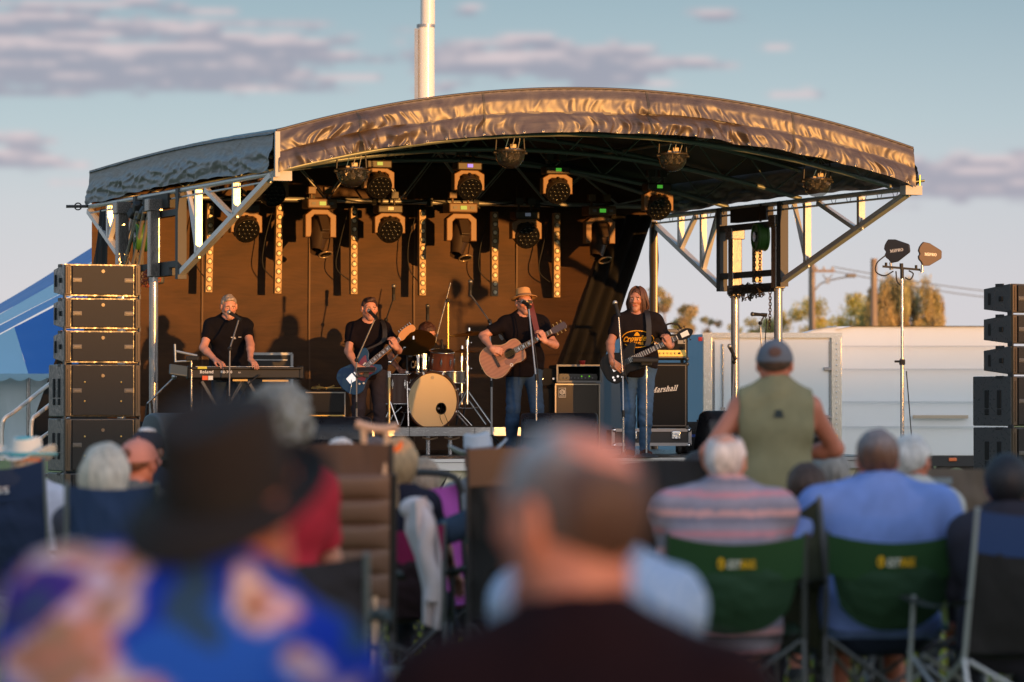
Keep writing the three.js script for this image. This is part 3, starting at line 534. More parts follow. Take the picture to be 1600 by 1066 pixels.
{
  const Z = 57.5, k = Z / FPX, x0 = (1244 - 800) * k, x1 = (1580 - 800) * k, yT = EYE + (633 - 513) * k, yB = EYE + (633 - 711) * k, w = x1 - x0;
  const t = thing('caravan', 'long white caravan with curved front and dark skirt behind the antenna stand', 'caravan', V(x0, 0, -Z));
  const paintW = new THREE.MeshPhysicalMaterial({ color: lin(.78, .82, .86), roughness: .36, clearcoat: .4, clearcoatRoughness: .25 });
  const hgt = yT - yB;
  const prof = new THREE.Shape(); prof.moveTo(.0, yB); prof.lineTo(w - .12, yB); prof.quadraticCurveTo(w, yB, w, yB + .14); prof.lineTo(w, yT - .12); prof.quadraticCurveTo(w, yT, w - .14, yT); prof.lineTo(.75, yT); prof.quadraticCurveTo(.3, yT - .0, .0, yT - .14); prof.quadraticCurveTo(-.25, yT - .75, -.25, yB + .3); prof.lineTo(-.2, yB);
  part('body', extr(prof, 2.2, .03).translate(0, 0, -2.26), paintW, t);
  part('roof_strip', sheet(30, 1, (a, b) => V(mix(.6, w - .1, a), yT + .036 - sst(.12, 0, a) * .05, .03 - b * .25)), M.dark, t);
  part('front_window', sheet(12, 4, (a, b) => { const u = a; return V(mix(-.02, .62, u), mix(yT - .17, yT + .035, Math.pow(Math.sin(u * PI / 2), .8)) + .0, .036 - b * .9); }), new THREE.MeshPhysicalMaterial({ color: lin(.16, .34, .55), roughness: .12, clearcoat: 1 }), t);
  for (const py of [541, 577, 628, 667]) part('panel_line', box(w * .98, .014, .012, w / 2, EYE + (633 - py) * k, .034), mat(.6, .63, .68, .5), t);
  part('awning_rail', box((1512 - 1426) * k, .05, .05, ((1426 + 1512) / 2 - 800) * k - x0, EYE + (633 - 651.5) * k, .05), mat(.45, .38, .3, .4, .3), t);
  part('skirt', box(w + .1, .16, 2.1, w / 2, yB - .09, -1.08), M.dark, t); 
  part('marker_lamp', [rbox(.12, .05, .03, .01, (1489 - 800) * k - x0, yB - .07, -.02)], mat(.9, .2, .06, .3), t);
  for (const x of [w * .55, w * .75]) part('wheel', tf(new THREE.TorusGeometry(.24, .1, 10, 24), x, .34, -.15), M.rubber, t);
}
// blue and white marquee at the left
{
  const t = thing('marquee_tent', 'blue and white striped marquee tent at the left edge behind the speakers', 'tent', G(0, 54));
  const o = G(0, 54), W = (px, py, Z) => P(px, py, Z).sub(o);
  const blue = new THREE.MeshPhysicalMaterial({ color: lin(.012, .115, .42), roughness: .42, side: THREE.DoubleSide, transmission: .12, thickness: 0 }), pale = new THREE.MeshPhysicalMaterial({ color: lin(.27, .47, .62), roughness: .45, side: THREE.DoubleSide, transmission: .15, thickness: 0 });
  // striped roof slope, two gable panels, scalloped valance
  const quad = (a, b, c, d, sag, nz = 12) => sheet(16, nz, (u, v) => { const l = (p, q, t) => [mix(p[0], q[0], t), mix(p[1], q[1], t), mix(p[2], q[2], t)], p = l(l(a, b, u), l(d, c, u), v), w = W(p[0], p[1], p[2]); w.y -= Math.sin(u * PI) * sag + .015 * n3(u * 5, v * 4, a[1]); return w; });
  part('roof_panel', quad([-160, 566, 60], [262, 310, 58], [262, 338, 57], [-160, 574, 58.5], .06), blue, t, 'upper blue stripe of the roof');
  part('roof_panel', quad([-160, 574.5, 58.5], [262, 338.5, 57], [262, 366, 55.5], [-160, 584, 57], .06), pale, t, 'pale stripe of the roof');
  part('roof_panel', quad([-160, 585, 57], [262, 367, 55.5], [230, 392, 54], [-160, 600, 55], .06), mat(.02, .19, .5, .42), t, 'second blue stripe of the roof');
  part('roof_panel', quad([-100, 572, 54.5], [22, 511, 54], [45, 588, 52.6], [-100, 588, 52.6], .02), pale, t, 'white gable panel');
  part('roof_panel', quad([22, 511, 54], [160, 436, 54.5], [120, 588, 52.6], [45, 588, 52.6], .02), blue, t, 'blue gable panel');
  part('valance', sheet(60, 4, (a, b) => W(mix(-60, 120, a), mix(584, 590 + 5.5 * Math.abs(Math.sin((mix(-60, 120, a) - 16) / 29 * PI)), b), 52.4)), pale, t);
  part('side_wall', sheet(30, 14, (a, b) => W(mix(-80, 118, a), mix(584, 712, b), 53 + .12 * n3(a * 7, b * 1.2, 2))), new THREE.MeshPhysicalMaterial({ color: lin(.50, .60, .68), roughness: .5, side: THREE.DoubleSide, transmission: .1, thickness: 0 }), t);
  part('pole', [rod(W(44, 590, 52.6), W(44, 760, 52.6), .03), rod(W(-40, 590, 52.6), W(-40, 760, 52.6), .03)], M.galv, t);
}

// ---------------------------------------------------------------- the mobile stage
const stage = thing('mobile_stage', 'black mobile concert stage with arched tarpaulin roof and steel side frames', 'stage', V(0, 0, 0));
const arch = (u) => 1 - ((u - SW / 2) / (SW / 2)) ** 2, TOP = EYE + 2.785;
const vinylMap = grain(256, (x, y) => { const v = .72 + .2 * loop2(x, y, 3) + .12 * loop2(x, y, 9, 5); return [v, v * .97, v * .97]; });
vinylMap.repeat.set(3, 1);
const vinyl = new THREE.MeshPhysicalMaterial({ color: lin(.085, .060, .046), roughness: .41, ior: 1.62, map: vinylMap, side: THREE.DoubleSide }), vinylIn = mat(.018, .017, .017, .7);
{
  // roof skin
  part('roof_skin', sheet(60, 24, (a, b) => { const u = a * SW; return S(u, TOP + .535 * arch(u) + .0 - .012 * Math.sin(b * 28) ** 2 + .01 * n3(u * 2, b * 9, 3), b * SD); }), mat(.045, .045, .05, .5), stage);
  part('roof_lining', sheet(40, 12, (a, b) => { const u = .04 + a * (SW - .08); return S(u, TOP - .06 + .52 * arch(u), .05 + b * (SD - .08)); }), vinylIn, stage);
  // front valance: a taut upper band and a gathered lower band
  const sh = (x, f, ph) => { const t = x * f + ph; return Math.pow(Math.abs(Math.sin(t * PI)), .7); };
  const bot = (u) => EYE + 2.362 + .5 * Math.pow(arch(u), .9) - .03 * Math.abs(n3(u * .9, 4, 1)) - .012 * n3(u * 3, 1, 7);
  const split = (u) => mix(TOP + .535 * arch(u), bot(u), .52 + .07 * n3(u * .7, 2, 2));
  const ridge = (x) => { const r = 1 - Math.abs(x) * 2.2; return r > 0 ? r * r * (3 - 2 * r) : 0; };
  const patch = (u, k) => sst(-.05, .3, n3(u * .55 + k, 6, 2) + .12 * n3(u * 1.7, k, 3));
  // gathers hang down from the seam and fan out; the upper band is stretched, with fine pleats at its ends
  const fold = (u, v, k) => { const w = u + .16 * n3(u * 1.1, v * .9, k) + (v - .3) * .22 * n3(u * .9, 3, k + 1); return { a: ridge(n3(w * 2.3, v * .35, k + 3)), b: ridge(n3(w * 5.2 + 3, v * .6, k + 8)), c: ridge(n3(w * 11, v * 1.1, k + 5)), bl: n3(w * 1.3, v * 1.2, k + 1) }; };
  const upF = (a, b) => { const u = a * SW, top = TOP + .535 * arch(u), y = mix(top + .006, split(u), b), q = fold(u, b, 2), am = sst(.08, .5, b) * (.4 + 1.0 * patch(u, 4) * (.5 + .7 * (1 - sst(2.2, 3.2, u)) + .5 * sst(5.8, 6.3, u))); return S(u, y, -.03 - Math.sin(b * PI / 2) * .02 - am * (.03 * q.a + .02 * q.b + .011 * q.c + .014 * q.bl) - .002 * Math.sin(u * 60) * (1 - b)); }; part('upper_valance', sheet(520, 30, upF), vinyl, stage);
  const loF = (a, b) => { const u = a * SW, q = fold(u + 11.3, b * .8, 7), am = .2 + 1.2 * sst(.05, .55, b) * (.4 + .7 * patch(u, 9)), y = mix(split(u) + .01, bot(u), b) + .02 * b * q.bl; return S(u, y, -.05 - .012 * sst(0, .25, b) - .016 * b * b - am * (.045 * q.a + .034 * q.b + .016 * q.c + .03 * q.bl)); }; part('lower_valance', sheet(520, 30, loF), vinyl, stage);
  const out1 = S(0, 0, -.005).sub(S(0, 0, 0)), seamM = mat(.04, .034, .03, .5);
  for (const a0 of [.12, .31, .565, .80]) part('panel_seam', [sheet(2, 30, (x, b) => upF(a0 + (x - .5) * .0035, b).add(out1)), sheet(2, 30, (x, b) => loF(a0 + (x - .5) * .0035, b).add(out1))], seamM, stage);
  part('eyelet', Array.from({ length: 34 }, (_, i) => { const p = loF((i + .5) / 34, .93).add(out1); return tf(new THREE.TorusGeometry(.011, .004, 5, 10), 0, 0, 0, 0, TURN).translate(p.x, p.y, p.z); }), M.steel, stage); stage.children.at(-1).userData.kind = 'stuff';
  part('valance_seam', [sheet(200, 1, (a, b) => { const u = a * SW; return S(u, split(u) + .012 - b * .03, -.062 - .012 * n3(u * 4, 1, 1)); }), tube(Array.from({ length: 61 }, (_, i) => S(i / 60 * SW, TOP + .535 * arch(i / 60 * SW) - .085, -.043)), .006, 120, 5), tube(Array.from({ length: 61 }, (_, i) => S(i / 60 * SW, TOP + .535 * arch(i / 60 * SW) + .004, -.03)), .014, 120, 6)], mat(.07, .062, .062, .5), stage);
  // left and right end valances
  const endVal = (u0, sg) => sheet(300, 34, (a, b) => { const s = a * SD, w = s + .25 * n3(s, b * 2, u0), c1 = ridge(n3(w * 1.5 + b * 1.4, b * 2.4 - s * .3, 21)), c2 = ridge(n3(w * 3.4 - b * 1.1, b * 3.6, 33)), c3 = ridge(n3(w * 7, b * 5, 41)), y = mix(TOP + .05 * Math.sin(a * PI), EYE + 2.37 + .06 * Math.sin(a * PI) - .03 * n3(s * 2, 1, 1), b), am = .12 + .88 * sst(.3, .62, b) * (1 - .5 * sst(.9, 1, b)); return S(u0 + sg * (.02 + .012 * b + am * (.032 * c1 + .02 * c2 + .008 * c3) + .014 * sst(.9, 1, b)), y, s); });
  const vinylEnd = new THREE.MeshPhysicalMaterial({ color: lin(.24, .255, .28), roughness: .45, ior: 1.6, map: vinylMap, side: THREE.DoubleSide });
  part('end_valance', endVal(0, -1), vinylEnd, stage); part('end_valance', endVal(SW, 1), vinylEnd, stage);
  part('end_roof_flap', sheet(80, 6, (a, b) => S(-.05 + b * .25, TOP - .03 + .05 * Math.sin(a * PI) + .055 * Math.sin(b * PI / 2) + b * .03 + .006 * n3(a * 20, b, 1), a * SD)), mat(.06, .075, .10, .4, .1), stage);
  part('rear_valance', sheet(60, 4, (a, b) => S(a * SW, mix(TOP + .535 * arch(a * SW), EYE + 2.4, b), SD + .01)), vinylIn, stage);
  for (const u of [0, SW]) part('corner_plate', [...(u ? [] : [tf(box(.05, .46, .04, 0, 0, 0), 0, 0, 0, 0, TURN).translate(...S(-.01, EYE + 2.545, -.085).toArray())]), tf(box(.2, .1, .14, 0, 0, 0), 0, 0, 0, 0, TURN).translate(...S(u + (u ? .0 : .06), EYE + 2.33, .02).toArray())], mat(.4, .38, .36, .62, .1), stage);
  // arched roof beams in pairs with lattice between
  const beam = (s, deep, r = .028, dy = 0) => { const g = []; for (const k of [0, deep]) g.push(tube(Array.from({ length: 25 }, (_, i) => { const u = .08 + i / 24 * (SW - .16); return S(u, TOP - .12 + dy + .5 * arch(u) - k, s); }), r, 60, 7)); for (let i = 0; i < 22; i++) { const ua = .1 + i / 22 * (SW - .2), ub = .1 + (i + 1) / 22 * (SW - .2), ya = TOP - .12 + dy + .5 * arch(ua), yb = TOP - .12 + dy + .5 * arch(ub); g.push(rod(S(ua, ya - (i % 2 ? deep : 0), s), S(ub, yb - (i % 2 ? 0 : deep), s), .009, 6)); } return g; };
  const beamM = mat(.17, .2, .2, .4, .3);
  part('roof_beam', beam(.35, .3), beamM, stage); part('roof_beam', beam(2.6, .32), beamM, stage); part('roof_beam', beam(4.6, .32), beamM, stage);
  for (const u of [1.4, 3.6, 5.8]) part('roof_purlin', rod(S(u, TOP - .09 + .5 * arch(u), .1), S(u, TOP - .09 + .5 * arch(u), SD - .1), .025), beamM, stage);
  // rear lighting truss: arched top chord, straight lower chord, zigzag between
  const RS = 6.35, yC = EYE + 2.45;
  const rear = [rod(S(.05, yC, RS), S(SW - .05, yC, RS), .03, 10), tube(Array.from({ length: 25 }, (_, i) => { const u = .05 + i / 24 * (SW - .1); return S(u, yC + .03 + .6 * arch(u), RS); }), .028, 60, 8)];
  for (let i = 0; i < 14; i++) { const ua = .3 + i * .475, ub = ua + .475, f = (u, k) => S(u, k ? yC + .02 : yC + .03 + .6 * arch(u), RS); rear.push(rod(f(ua, i % 2), f(ub, (i + 1) % 2), .012, 6), rod(f(ua, i % 2).add(V(.03, 0, -.16)), f(ub, (i + 1) % 2).add(V(.03, 0, -.16)), .008, 6)); }
  part('rear_truss', rear, mat(.3, .3, .3, .42, .3), stage);
  part('truss_clamp', [.6, 1.3, 1.9, 2.5, 3.3, 4.0, 4.6, 5.4].flatMap((u) => [tf(box(.07, .1, .08, 0, 0, 0), 0, 0, 0, 0, TURN).translate(...S(u, yC, RS).toArray()), tf(cyl(.012, .012, .09, 6, 0, 0, 0), 0, 0, 0, PI / 2).translate(...S(u + .03, yC - .06, RS - .06).toArray())]), M.black, stage); stage.children.at(-1).userData.kind = 'stuff';
  part('truss_cable', [0, 1, 2, 3, 4].map((i) => tube(Array.from({ length: 9 }, (_, k) => S(.4 + i * 1.2 + k * .15, yC + .02 - .05 * Math.sin(k / 8 * PI) + .02 * n3(k, i, 2), RS - .05)), .009, 20, 5)), M.black, stage);
  // side frames: eave tube, tower columns, brackets
  const frameM = mat(.5, .5, .5, .42, .12, { roughnessMap: scuff }), darkM = mat(.045, .047, .052, .6, .0);
  const side = (u, sg) => {
    const y1 = EYE + 2.355, yB = EYE + 1.41, at = (s, y, o = 0) => S(u + o, y, s), fr = thing2(u ? 'right' : 'left'), rodsM = frameM;
    part('eave_tube', [rod(at(.0, y1), at(SD, y1), .028, 10), rod(at(.1, y1 - .075), at(SD - .1, y1 - .075), .012, 6)], rodsM, fr);
    for (let i = 0; i < 36; i++) ties.push(rod(at(.15 + i * .19, y1 + .03), at(.15 + i * .19 + (i % 2 ? .07 : -.07), y1 - .08), .004, 4));
    const sF = 3.3, sR = 5.0;
    part('brace', [sq(at(.03, y1 - .02), at(sF, yB + .03), .075, .06)], rodsM, fr); part('brace', [sq(at(SD, y1 - .05), at(sR, yB), .075, .06)], rodsM, fr);
    const onF = (t) => V(0, 0, 0).lerpVectors(at(.03, y1 - .02), at(sF, yB + .03), t), onR = (t) => V(0, 0, 0).lerpVectors(at(SD, y1 - .05), at(sR, yB), t);
    for (const t of [.38, .8]) { const p = onF(t); part('upright', sq(p, V(p.x, y1 - .03, p.z), .075, .06, V(US, 0, UC)), rodsM, fr); }
    part('strut', sq(onF(.8), at(2.98, y1 - .03), .055, .05), rodsM, fr); part('strut', sq(onF(.41), at(2.35, y1 - .04), .055, .05), rodsM, fr);
    for (const t of [.42, .74]) { const p = onR(t); part('upright', sq(p, V(p.x, y1 - .03, p.z), .07, .06, V(US, 0, UC)), rodsM, fr); }
    part('strut', sq(onR(.42), at(5.75, y1 - .03), .055, .05), rodsM, fr); part('strut', sq(onR(.74), at(5.1, y1 - .03), .055, .05), rodsM, fr);
    for (const t of [.38, .8]) part('gusset', tf(box(.1, .13, .02, 0, 0, 0), 0, 0, 0, 0, TURN + PI / 2).translate(...onF(t).add(V(0, .03, 0)).toArray()), rodsM, fr);
    part('column', sq(at(sF, yB - .03), at(sF, y1 + .02), .1, .1, V(US, 0, UC)), darkM, fr); part('column', sq(at(sR, yB - .04), at(sR, y1 + .02), .1, .1, V(US, 0, UC)), darkM, fr);
    part('tower_rail', [sq(at(sF, EYE + 2.12), at(sR, EYE + 2.12), .09, .07), sq(at(sF, EYE + 1.55), at(sR, EYE + 1.55), .09, .07)], darkM, fr);
    part('winch_box', [tf(box(1.0, .16, .1, 0, 0, 0), 0, 0, 0, 0, TURN + PI / 2).translate(...at(4.15, EYE + 2.26).toArray())], M.black, fr);
    return fr;
  };
  const ties = [];
  function thing2() { const g = new THREE.Group(); g.name = 'side_frame'; stage.add(g); return g; }
  const left = side(-.02, -1), right = side(SW + .02, 1);
  part('lacing', ties, M.black, stage); stage.children.at(-1).userData.kind = 'stuff';
  // telescopic posts: square sleeve above, round pipe below
  const post = (u, s, fr, yTop = EYE + 2.3, ySl = EYE + 1.38, w = .13) => {
    const b = S(u, .06, s);
    part('post_sleeve', [tf(rbox(w, yTop - ySl, w, .012, 0, 0, 0), 0, 0, 0, 0, TURN).translate(b.x, (yTop + ySl) / 2, b.z), tf(rbox(w + .05, .14, w + .05, .01, 0, 0, 0), 0, 0, 0, 0, TURN).translate(b.x, yTop - .05, b.z)], mat(.17, .165, .16, .42, .55, { roughnessMap: scuff }), fr);
    part('post', [cyl(.05, .05, ySl + .2, 20, b.x, ySl / 2 + .1, b.z), tf(box(.22, .06, .22, 0, 0, 0), 0, 0, 0, 0, TURN).translate(b.x, .03, b.z)], M.galv, fr);
  };
  post(-.14, 3.95, left, EYE + 2.27, EYE + 1.42, .12); post(-.14, 5.25, left); post(SW + .02, 3.42, right, EYE + 2.2, EYE + 1.36, .13); post(SW + .02, 4.62, right, EYE + 2.1, EYE + 1.3, .13);
  part('post_foot_rail', [sq(S(SW + .02, EYE + 1.38, 3.4), S(SW + .02, EYE + 1.38, 4.72), .12, .1)], darkM, right);
  part('post_foot_rail', [sq(S(-.02, EYE + 1.48, 3.6), S(-.02, EYE + 1.48, 4.5), .1, .1), tf(rbox(.16, .2, .16, .03, 0, 0, 0), 0, 0, 0, 0, TURN).translate(...S(-.04, EYE + 1.45, 4.2).toArray())], darkM, left);
  part('tower_post', sq(S(SW + .02, EYE + 1.45, 4.0), S(SW + .02, EYE + 2.1, 4.0), .09, .09, V(US, 0, UC)), mat(.42, .36, .28, .5, .3), right);
  // chain hoists: green drum, hook, hanging chain
  const link = (p, k) => tf(new THREE.TorusGeometry(.016, .005, 5, 10).scale(1, 1.5, 1), 0, 0, 0, 0, k % 2 ? .3 : 1.8).translate(p.x, p.y, p.z);
  const chain = (u, s, y0, y1) => { const g = []; for (let y = y0, k = 0; y > y1; y -= .034, k++) g.push(link(S(u + .008 * n3(y * 3, s, 1), y, s), k)); return g; };
  const pile = (u, s, y, n, seed) => { const r = rng(seed), g = []; for (let i = 0; i < n; i++) g.push(tf(new THREE.TorusGeometry(.016, .005, 5, 9).scale(1, 1.5, 1), 0, 0, 0, r() * 3, r() * 3, r() * 3).translate(...S(u - .06 + (r() - .5) * .06, y + (r() - .5) * .2 * (1 - Math.abs(i / n - .5)), s + (i / n - .5) * .9).toArray())); return g; };
  const chainM = mat(.10, .07, .055, .5, .6);
  const hoist = (u, s, y, fr) => {
    const c = S(u, y, s), h = new THREE.Group(); h.name = 'chain_hoist'; stage.add(h);
    part('drum', [tf(new THREE.CylinderGeometry(.16, .16, .11, 28), 0, 0, 0, 0, 0, PI / 2), tf(new THREE.TorusGeometry(.15, .02, 6, 28), .055, 0, 0, 0, PI / 2), tf(new THREE.TorusGeometry(.15, .02, 6, 28), -.055, 0, 0, 0, PI / 2)].map((g) => tf(g, 0, 0, 0, 0, TURN * .6).translate(c.x, c.y, c.z)), M.green, h);
    part('hub', tf(new THREE.CylinderGeometry(.06, .07, .16, 16), 0, 0, 0, 0, TURN * .6, PI / 2).translate(c.x, c.y, c.z), M.steel, h);
    part('hook', [tube([S(u, y + .18, s), S(u, y + .28, s), S(u + .03, y + .32, s + .03), S(u, y + .38, s)], .014, 14)], chainM, h);
    part('chain', [...chain(u - .03, s - .05, y - .16, y - .62), ...chain(u - .03, s + .1, y - .16, y - .62)], chainM, h);
  };
  hoist(SW - .02, 3.82, EYE + 1.98, right); hoist(-.06, 4.75, EYE + 1.9, left);
  part('slack_chain', [...pile(SW - .04, 4.05, EYE + 1.34, 110, 5), ...chain(SW - .05, 3.5, EYE + 1.35, EYE + .9)], chainM, right);
  part('slack_chain', pile(-.04, 4.4, EYE + 1.42, 60, 6), mat(.35, .06, .02, .6), left);
  // stays and ratchets bundled at the left tower
  const stay = mat(.26, .23, .2, .45, .5);
  for (const [a, b] of [[4.55, 5.55], [4.7, 5.3], [4.4, 4.95], [4.2, 4.6]]) part('stay_rod', rod(S(-.12, EYE + 2.18, a), S(-.14, EYE + 1.2, b + .15), .022), stay, left);
  part('latch', [0, 1, 2, 3, 4].map((i) => tf(rbox(.1, .12, .1, .02, 0, 0, 0), 0, 0, 0, .2 * i, TURN, i).translate(...S(-.08, EYE + 2.24 - .07 * (i % 3), 4.35 + i * .16).toArray())), M.dark, left);
  part('roof_pin', [rod(S(-.02, EYE + 2.36, SD - .02), S(-.28, EYE + 2.36, SD + .1), .018), ringG(.04, .008, ...S(-.15, EYE + 2.36, SD + .05).toArray())], M.dark, left);
  part('roof_pin', [rod(S(SW, EYE + 2.42, .0), S(SW + .16, EYE + 2.44, .02), .014), rod(S(SW + .1, EYE + 2.38, .01), S(SW + .1, EYE + 2.5, .01), .012)], M.brass, right);
  // back curtain and its torn edges
  const curtMap = grain(512, (x, y) => { const v = .62 + .24 * loop2(x, y, 2.2) + .12 * loop2(x, y * 3 % 1, 7, 4) + .1 * n3(2, y * 60, 3) ; return [v, v * .95, v * .88]; });
  curtMap.repeat.set(1.2, 1.2);
  const curtain = mat(.092, .041, .013, .75, 0, { map: curtMap, bumpMap: clothBump, bumpScale: .002 });
  const right0 = (y) => onS(mix(1014, 932, clamp((EYE + 2.3 - y) / 1.9, 0, 1.1)), 400, SD - .8)[0];
  part('back_curtain', sheet(120, 60, (a, b) => { const y = mix(DECK, EYE + 2.75, b), u = a * right0(y); return S(u, y + (b > .98 ? .2 * arch(u) : 0), SD - .02 - .75 * Math.pow(sst(.8, 1.02, a), 1.2) + .02 * n3(u * 1.3, y * 1.6, 3) + .006 * n3(u * 5, y * 14, 1)); }), curtain, stage);
  for (const f of [.2, .4, .6, .8]) part('curtain_seam', sheet(1, 40, (a, b) => { const y = mix(DECK, EYE + 2.7, b), u = f * right0(EYE + 2) + a * .02; return S(u, y, SD - .045 + .02 * n3(u * 1.3, y * 1.6, 3)); }), mat(.09, .04, .015, .6), stage);
  part('side_curtain', sheet(20, 30, (a, b) => { const y = mix(.02, EYE + 2.3, b); return S(-.02 - (1 - b) * .55 * a + .03 * n3(a * 5, y * 2, 1), y, SD - .3 - a * .2 - .5 * (1 - a)); }), mat(.012, .012, .013, .85), stage);
  part('side_curtain', sheet(24, 30, (a, b) => { const y = mix(EYE + .2, EYE + 2.35, b); return S(right0(y) + .02 - .42 * a, y, SD - .86 + a * .35 - .05 * Math.abs(Math.sin(a * 11)) - .03 * n3(a * 4, y * 2, 2)); }), mat(.004, .0035, .0035, .95), stage);  // near-black cloth; its colour also holds the shade cast by the tower
  part('mesh_drop', sheet(10, 10, (a, b) => S(onS(mix(900, 990, a), 500, SD)[0], mix(DECK, EYE + .62, b), SD + .03 + .01 * Math.sin(a * 9))), new THREE.MeshPhysicalMaterial({ color: lin(.02, .03, .04), roughness: .8, transparent: true, opacity: .72, side: THREE.DoubleSide }), stage);
  part('rear_leg', [sq(S(SW - .0, DECK, SD - .1), S(SW - .0, EYE + 2.3, SD - .1), .09, .06)], mat(.5, .42, .3, .35, .4), stage); part('leg_wrap', [0, 1].map((k) => sheet(8, 40, (a, b) => { const an = a * 5 + k; return S(SW + Math.cos(an) * (.055 + .02 * n3(b * 9, a, k)), mix(DECK, EYE + 2.3, b), SD - .1 + Math.sin(an) * .06); })).slice(0, 1), mat(.05, .042, .035, .3), stage);
  // deck in panels, edge rail, skirt banner
  const deckM = mat(.022, .021, .02, .6, 0, { roughnessMap: scuff });
  for (let i = 0; i < 4; i++) for (let j = 0; j < 3; j++) part('deck_panel', tf(box(SW / 4 - .012, .06, SD / 3 - .012, 0, 0, 0), 0, 0, 0, 0, TURN).translate(...S((i + .5) * SW / 4, DECK - .03, (j + .5) * SD / 3).toArray()), deckM, stage);
  part('deck_edge', [tf(box(SW + .3, .035, .05, 0, 0, 0), 0, 0, 0, 0, TURN).translate(...S(SW / 2, DECK - .022, -.03).toArray()), tf(box(SW + .3, .08, .03, 0, 0, 0), 0, 0, 0, 0, TURN).translate(...S(SW / 2, DECK - .085, -.02).toArray())], mat(.55, .56, .58, .35, .6), stage);
  part('deck_beam', [box(SW, .16, .08, 0, 0, 0), box(SW, .16, .08, 0, 0, 0)].map((g, i) => tf(g, 0, 0, 0, 0, TURN).translate(...S(SW / 2, DECK - .16, .5 + i * 5.8).toArray())), M.darkSteel, stage);
  const zebra = print(1024, 128, (c, W, H) => {
    c.fillStyle = '#15130f'; c.fillRect(0, 0, W, H); const r = rng(4);
    for (let i = 0; i < 46; i++) { const x = i * 23 + r() * 10; c.fillStyle = ['#cfc7b0', '#b9b49c', '#8b8672'][i % 3]; c.beginPath(); c.moveTo(x, H); c.quadraticCurveTo(x + 20 + r() * 30, H * .6, x + 50 + r() * 30, 0); c.lineTo(x + 62 + r() * 30, 0); c.quadraticCurveTo(x + 34 + r() * 20, H * .5, x + 11, H); c.fill(); }
    c.fillStyle = '#8d1220'; c.beginPath(); c.moveTo(500, H); c.quadraticCurveTo(560, 40, 640, 16); c.lineTo(640, H); c.fill();
  });
  part('skirt', sheet(140, 8, (a, b) => { const u = a * SW; return S(u, mix(.04, DECK - .06, b), .02 + .02 * Math.sin(u * 19) * (1 - b) + .02 * n3(u * 3, b * 2, 1)); }), new THREE.MeshStandardMaterial({ map: zebra, roughness: .55, side: THREE.DoubleSide }), stage);
  part('skirt_drape', [[4.9, 6.2, .1], [6.75, 7.3, .2]].map(([a0, a1, dz]) => sheet(40, 8, (a, b) => S(mix(a0, a1, a), mix(.05, DECK - .07, b), -.03 - .03 * Math.abs(Math.sin(a * 17 + dz * 9)) - .03 * n3(a * 6, b * 3, dz)))), M.black, stage);
}
// steps with handrails at the left of the stage
{
  const t = thing('stage_steps', 'aluminium stage access steps with two white handrails at the left', 'steps', G(40, 45.5)), o = G(40, 45.5), W = (px, py, Z) => P(px, py, Z).sub(o), rail = mat(.74, .70, .66, .35, .3);
  part('handrail', tube([W(3, 720, 44.8), W(3, 668, 44.8), W(6, 655, 44.8), W(20, 645, 44.9), W(80, 598, 45.6), W(100, 585, 45.8)], .026, 40, 8), rail, t);
  part('handrail', tube([W(49, 720, 44.6), W(49, 664, 44.6), W(51, 654, 44.6), W(58, 648, 44.7), W(80, 631, 45.0), W(110, 610, 45.4)], .026, 40, 8), rail, t);
  part('mid_rail', rod(W(52, 693, 44.7), W(110, 652, 45.4), .022), rail, t);
  for (let i = 0; i < 4; i++) part('tread', tf(box(.9, .04, .26, 0, 0, 0), 0, 0, 0, 0, TURN).translate(W(60, 740, 45).x, .2 + i * .19, -i * .24), M.alu, t);
  part('stringer', [sq(V(W(30, 740, 45).x, .1, .2), V(W(30, 740, 45).x + .1, .84, -.9), .06, .04), sq(V(W(95, 740, 45).x, .1, .2), V(W(95, 740, 45).x + .1, .84, -.9), .06, .04)], M.alu, t);
  part('wedge_drape', sheet(10, 14, (a, b) => W(mix(mix(30, 112, a), mix(96, 112, a), b), mix(716, 535, b), 46.3)), mat(.008, .008, .009, .9), t);
}
function rebase(o, p) { o.position.copy(p); for (const c of o.children) c.position.sub(p); return o; }
rebase(stage, S(SW / 2, 0, SD / 2));

// ---------------------------------------------------------------- stage lights
const lampBlack = mat(.03, .022, .017, .5), lensM = mat(.012, .011, .01, .18, .2);
function yoke(w, h, t) { // U shaped arm, open downwards
  const s = new THREE.Shape(); s.moveTo(-w / 2, -h); s.lineTo(-w / 2, -h * .1); s.lineTo(-w * .28, h * .12); s.lineTo(w * .28, h * .12); s.lineTo(w / 2, -h * .1); s.lineTo(w / 2, -h); s.lineTo(w / 2 - t, -h); s.lineTo(w / 2 - t, -h * .2); s.lineTo(w * .22, -h * .04); s.lineTo(-w * .22, -h * .04); s.lineTo(-w / 2 + t, -h * .2); s.lineTo(-w / 2 + t, -h);
  return new THREE.ExtrudeGeometry(s, { depth: .09, bevelEnabled: true, bevelThickness: .012, bevelSize: .01, bevelSegments: 2 }).translate(0, 0, -.045);
}
function screenM(c) { return new THREE.MeshStandardMaterial({ color: lin(.01, .01, .01), emissive: lin(...c), emissiveIntensity: .7, roughness: .4 }); }
const scrG = screenM([.06, .35, .03]), scrB = screenM([.03, .09, .9]), scrOff = mat(.05, .06, .03, .3);
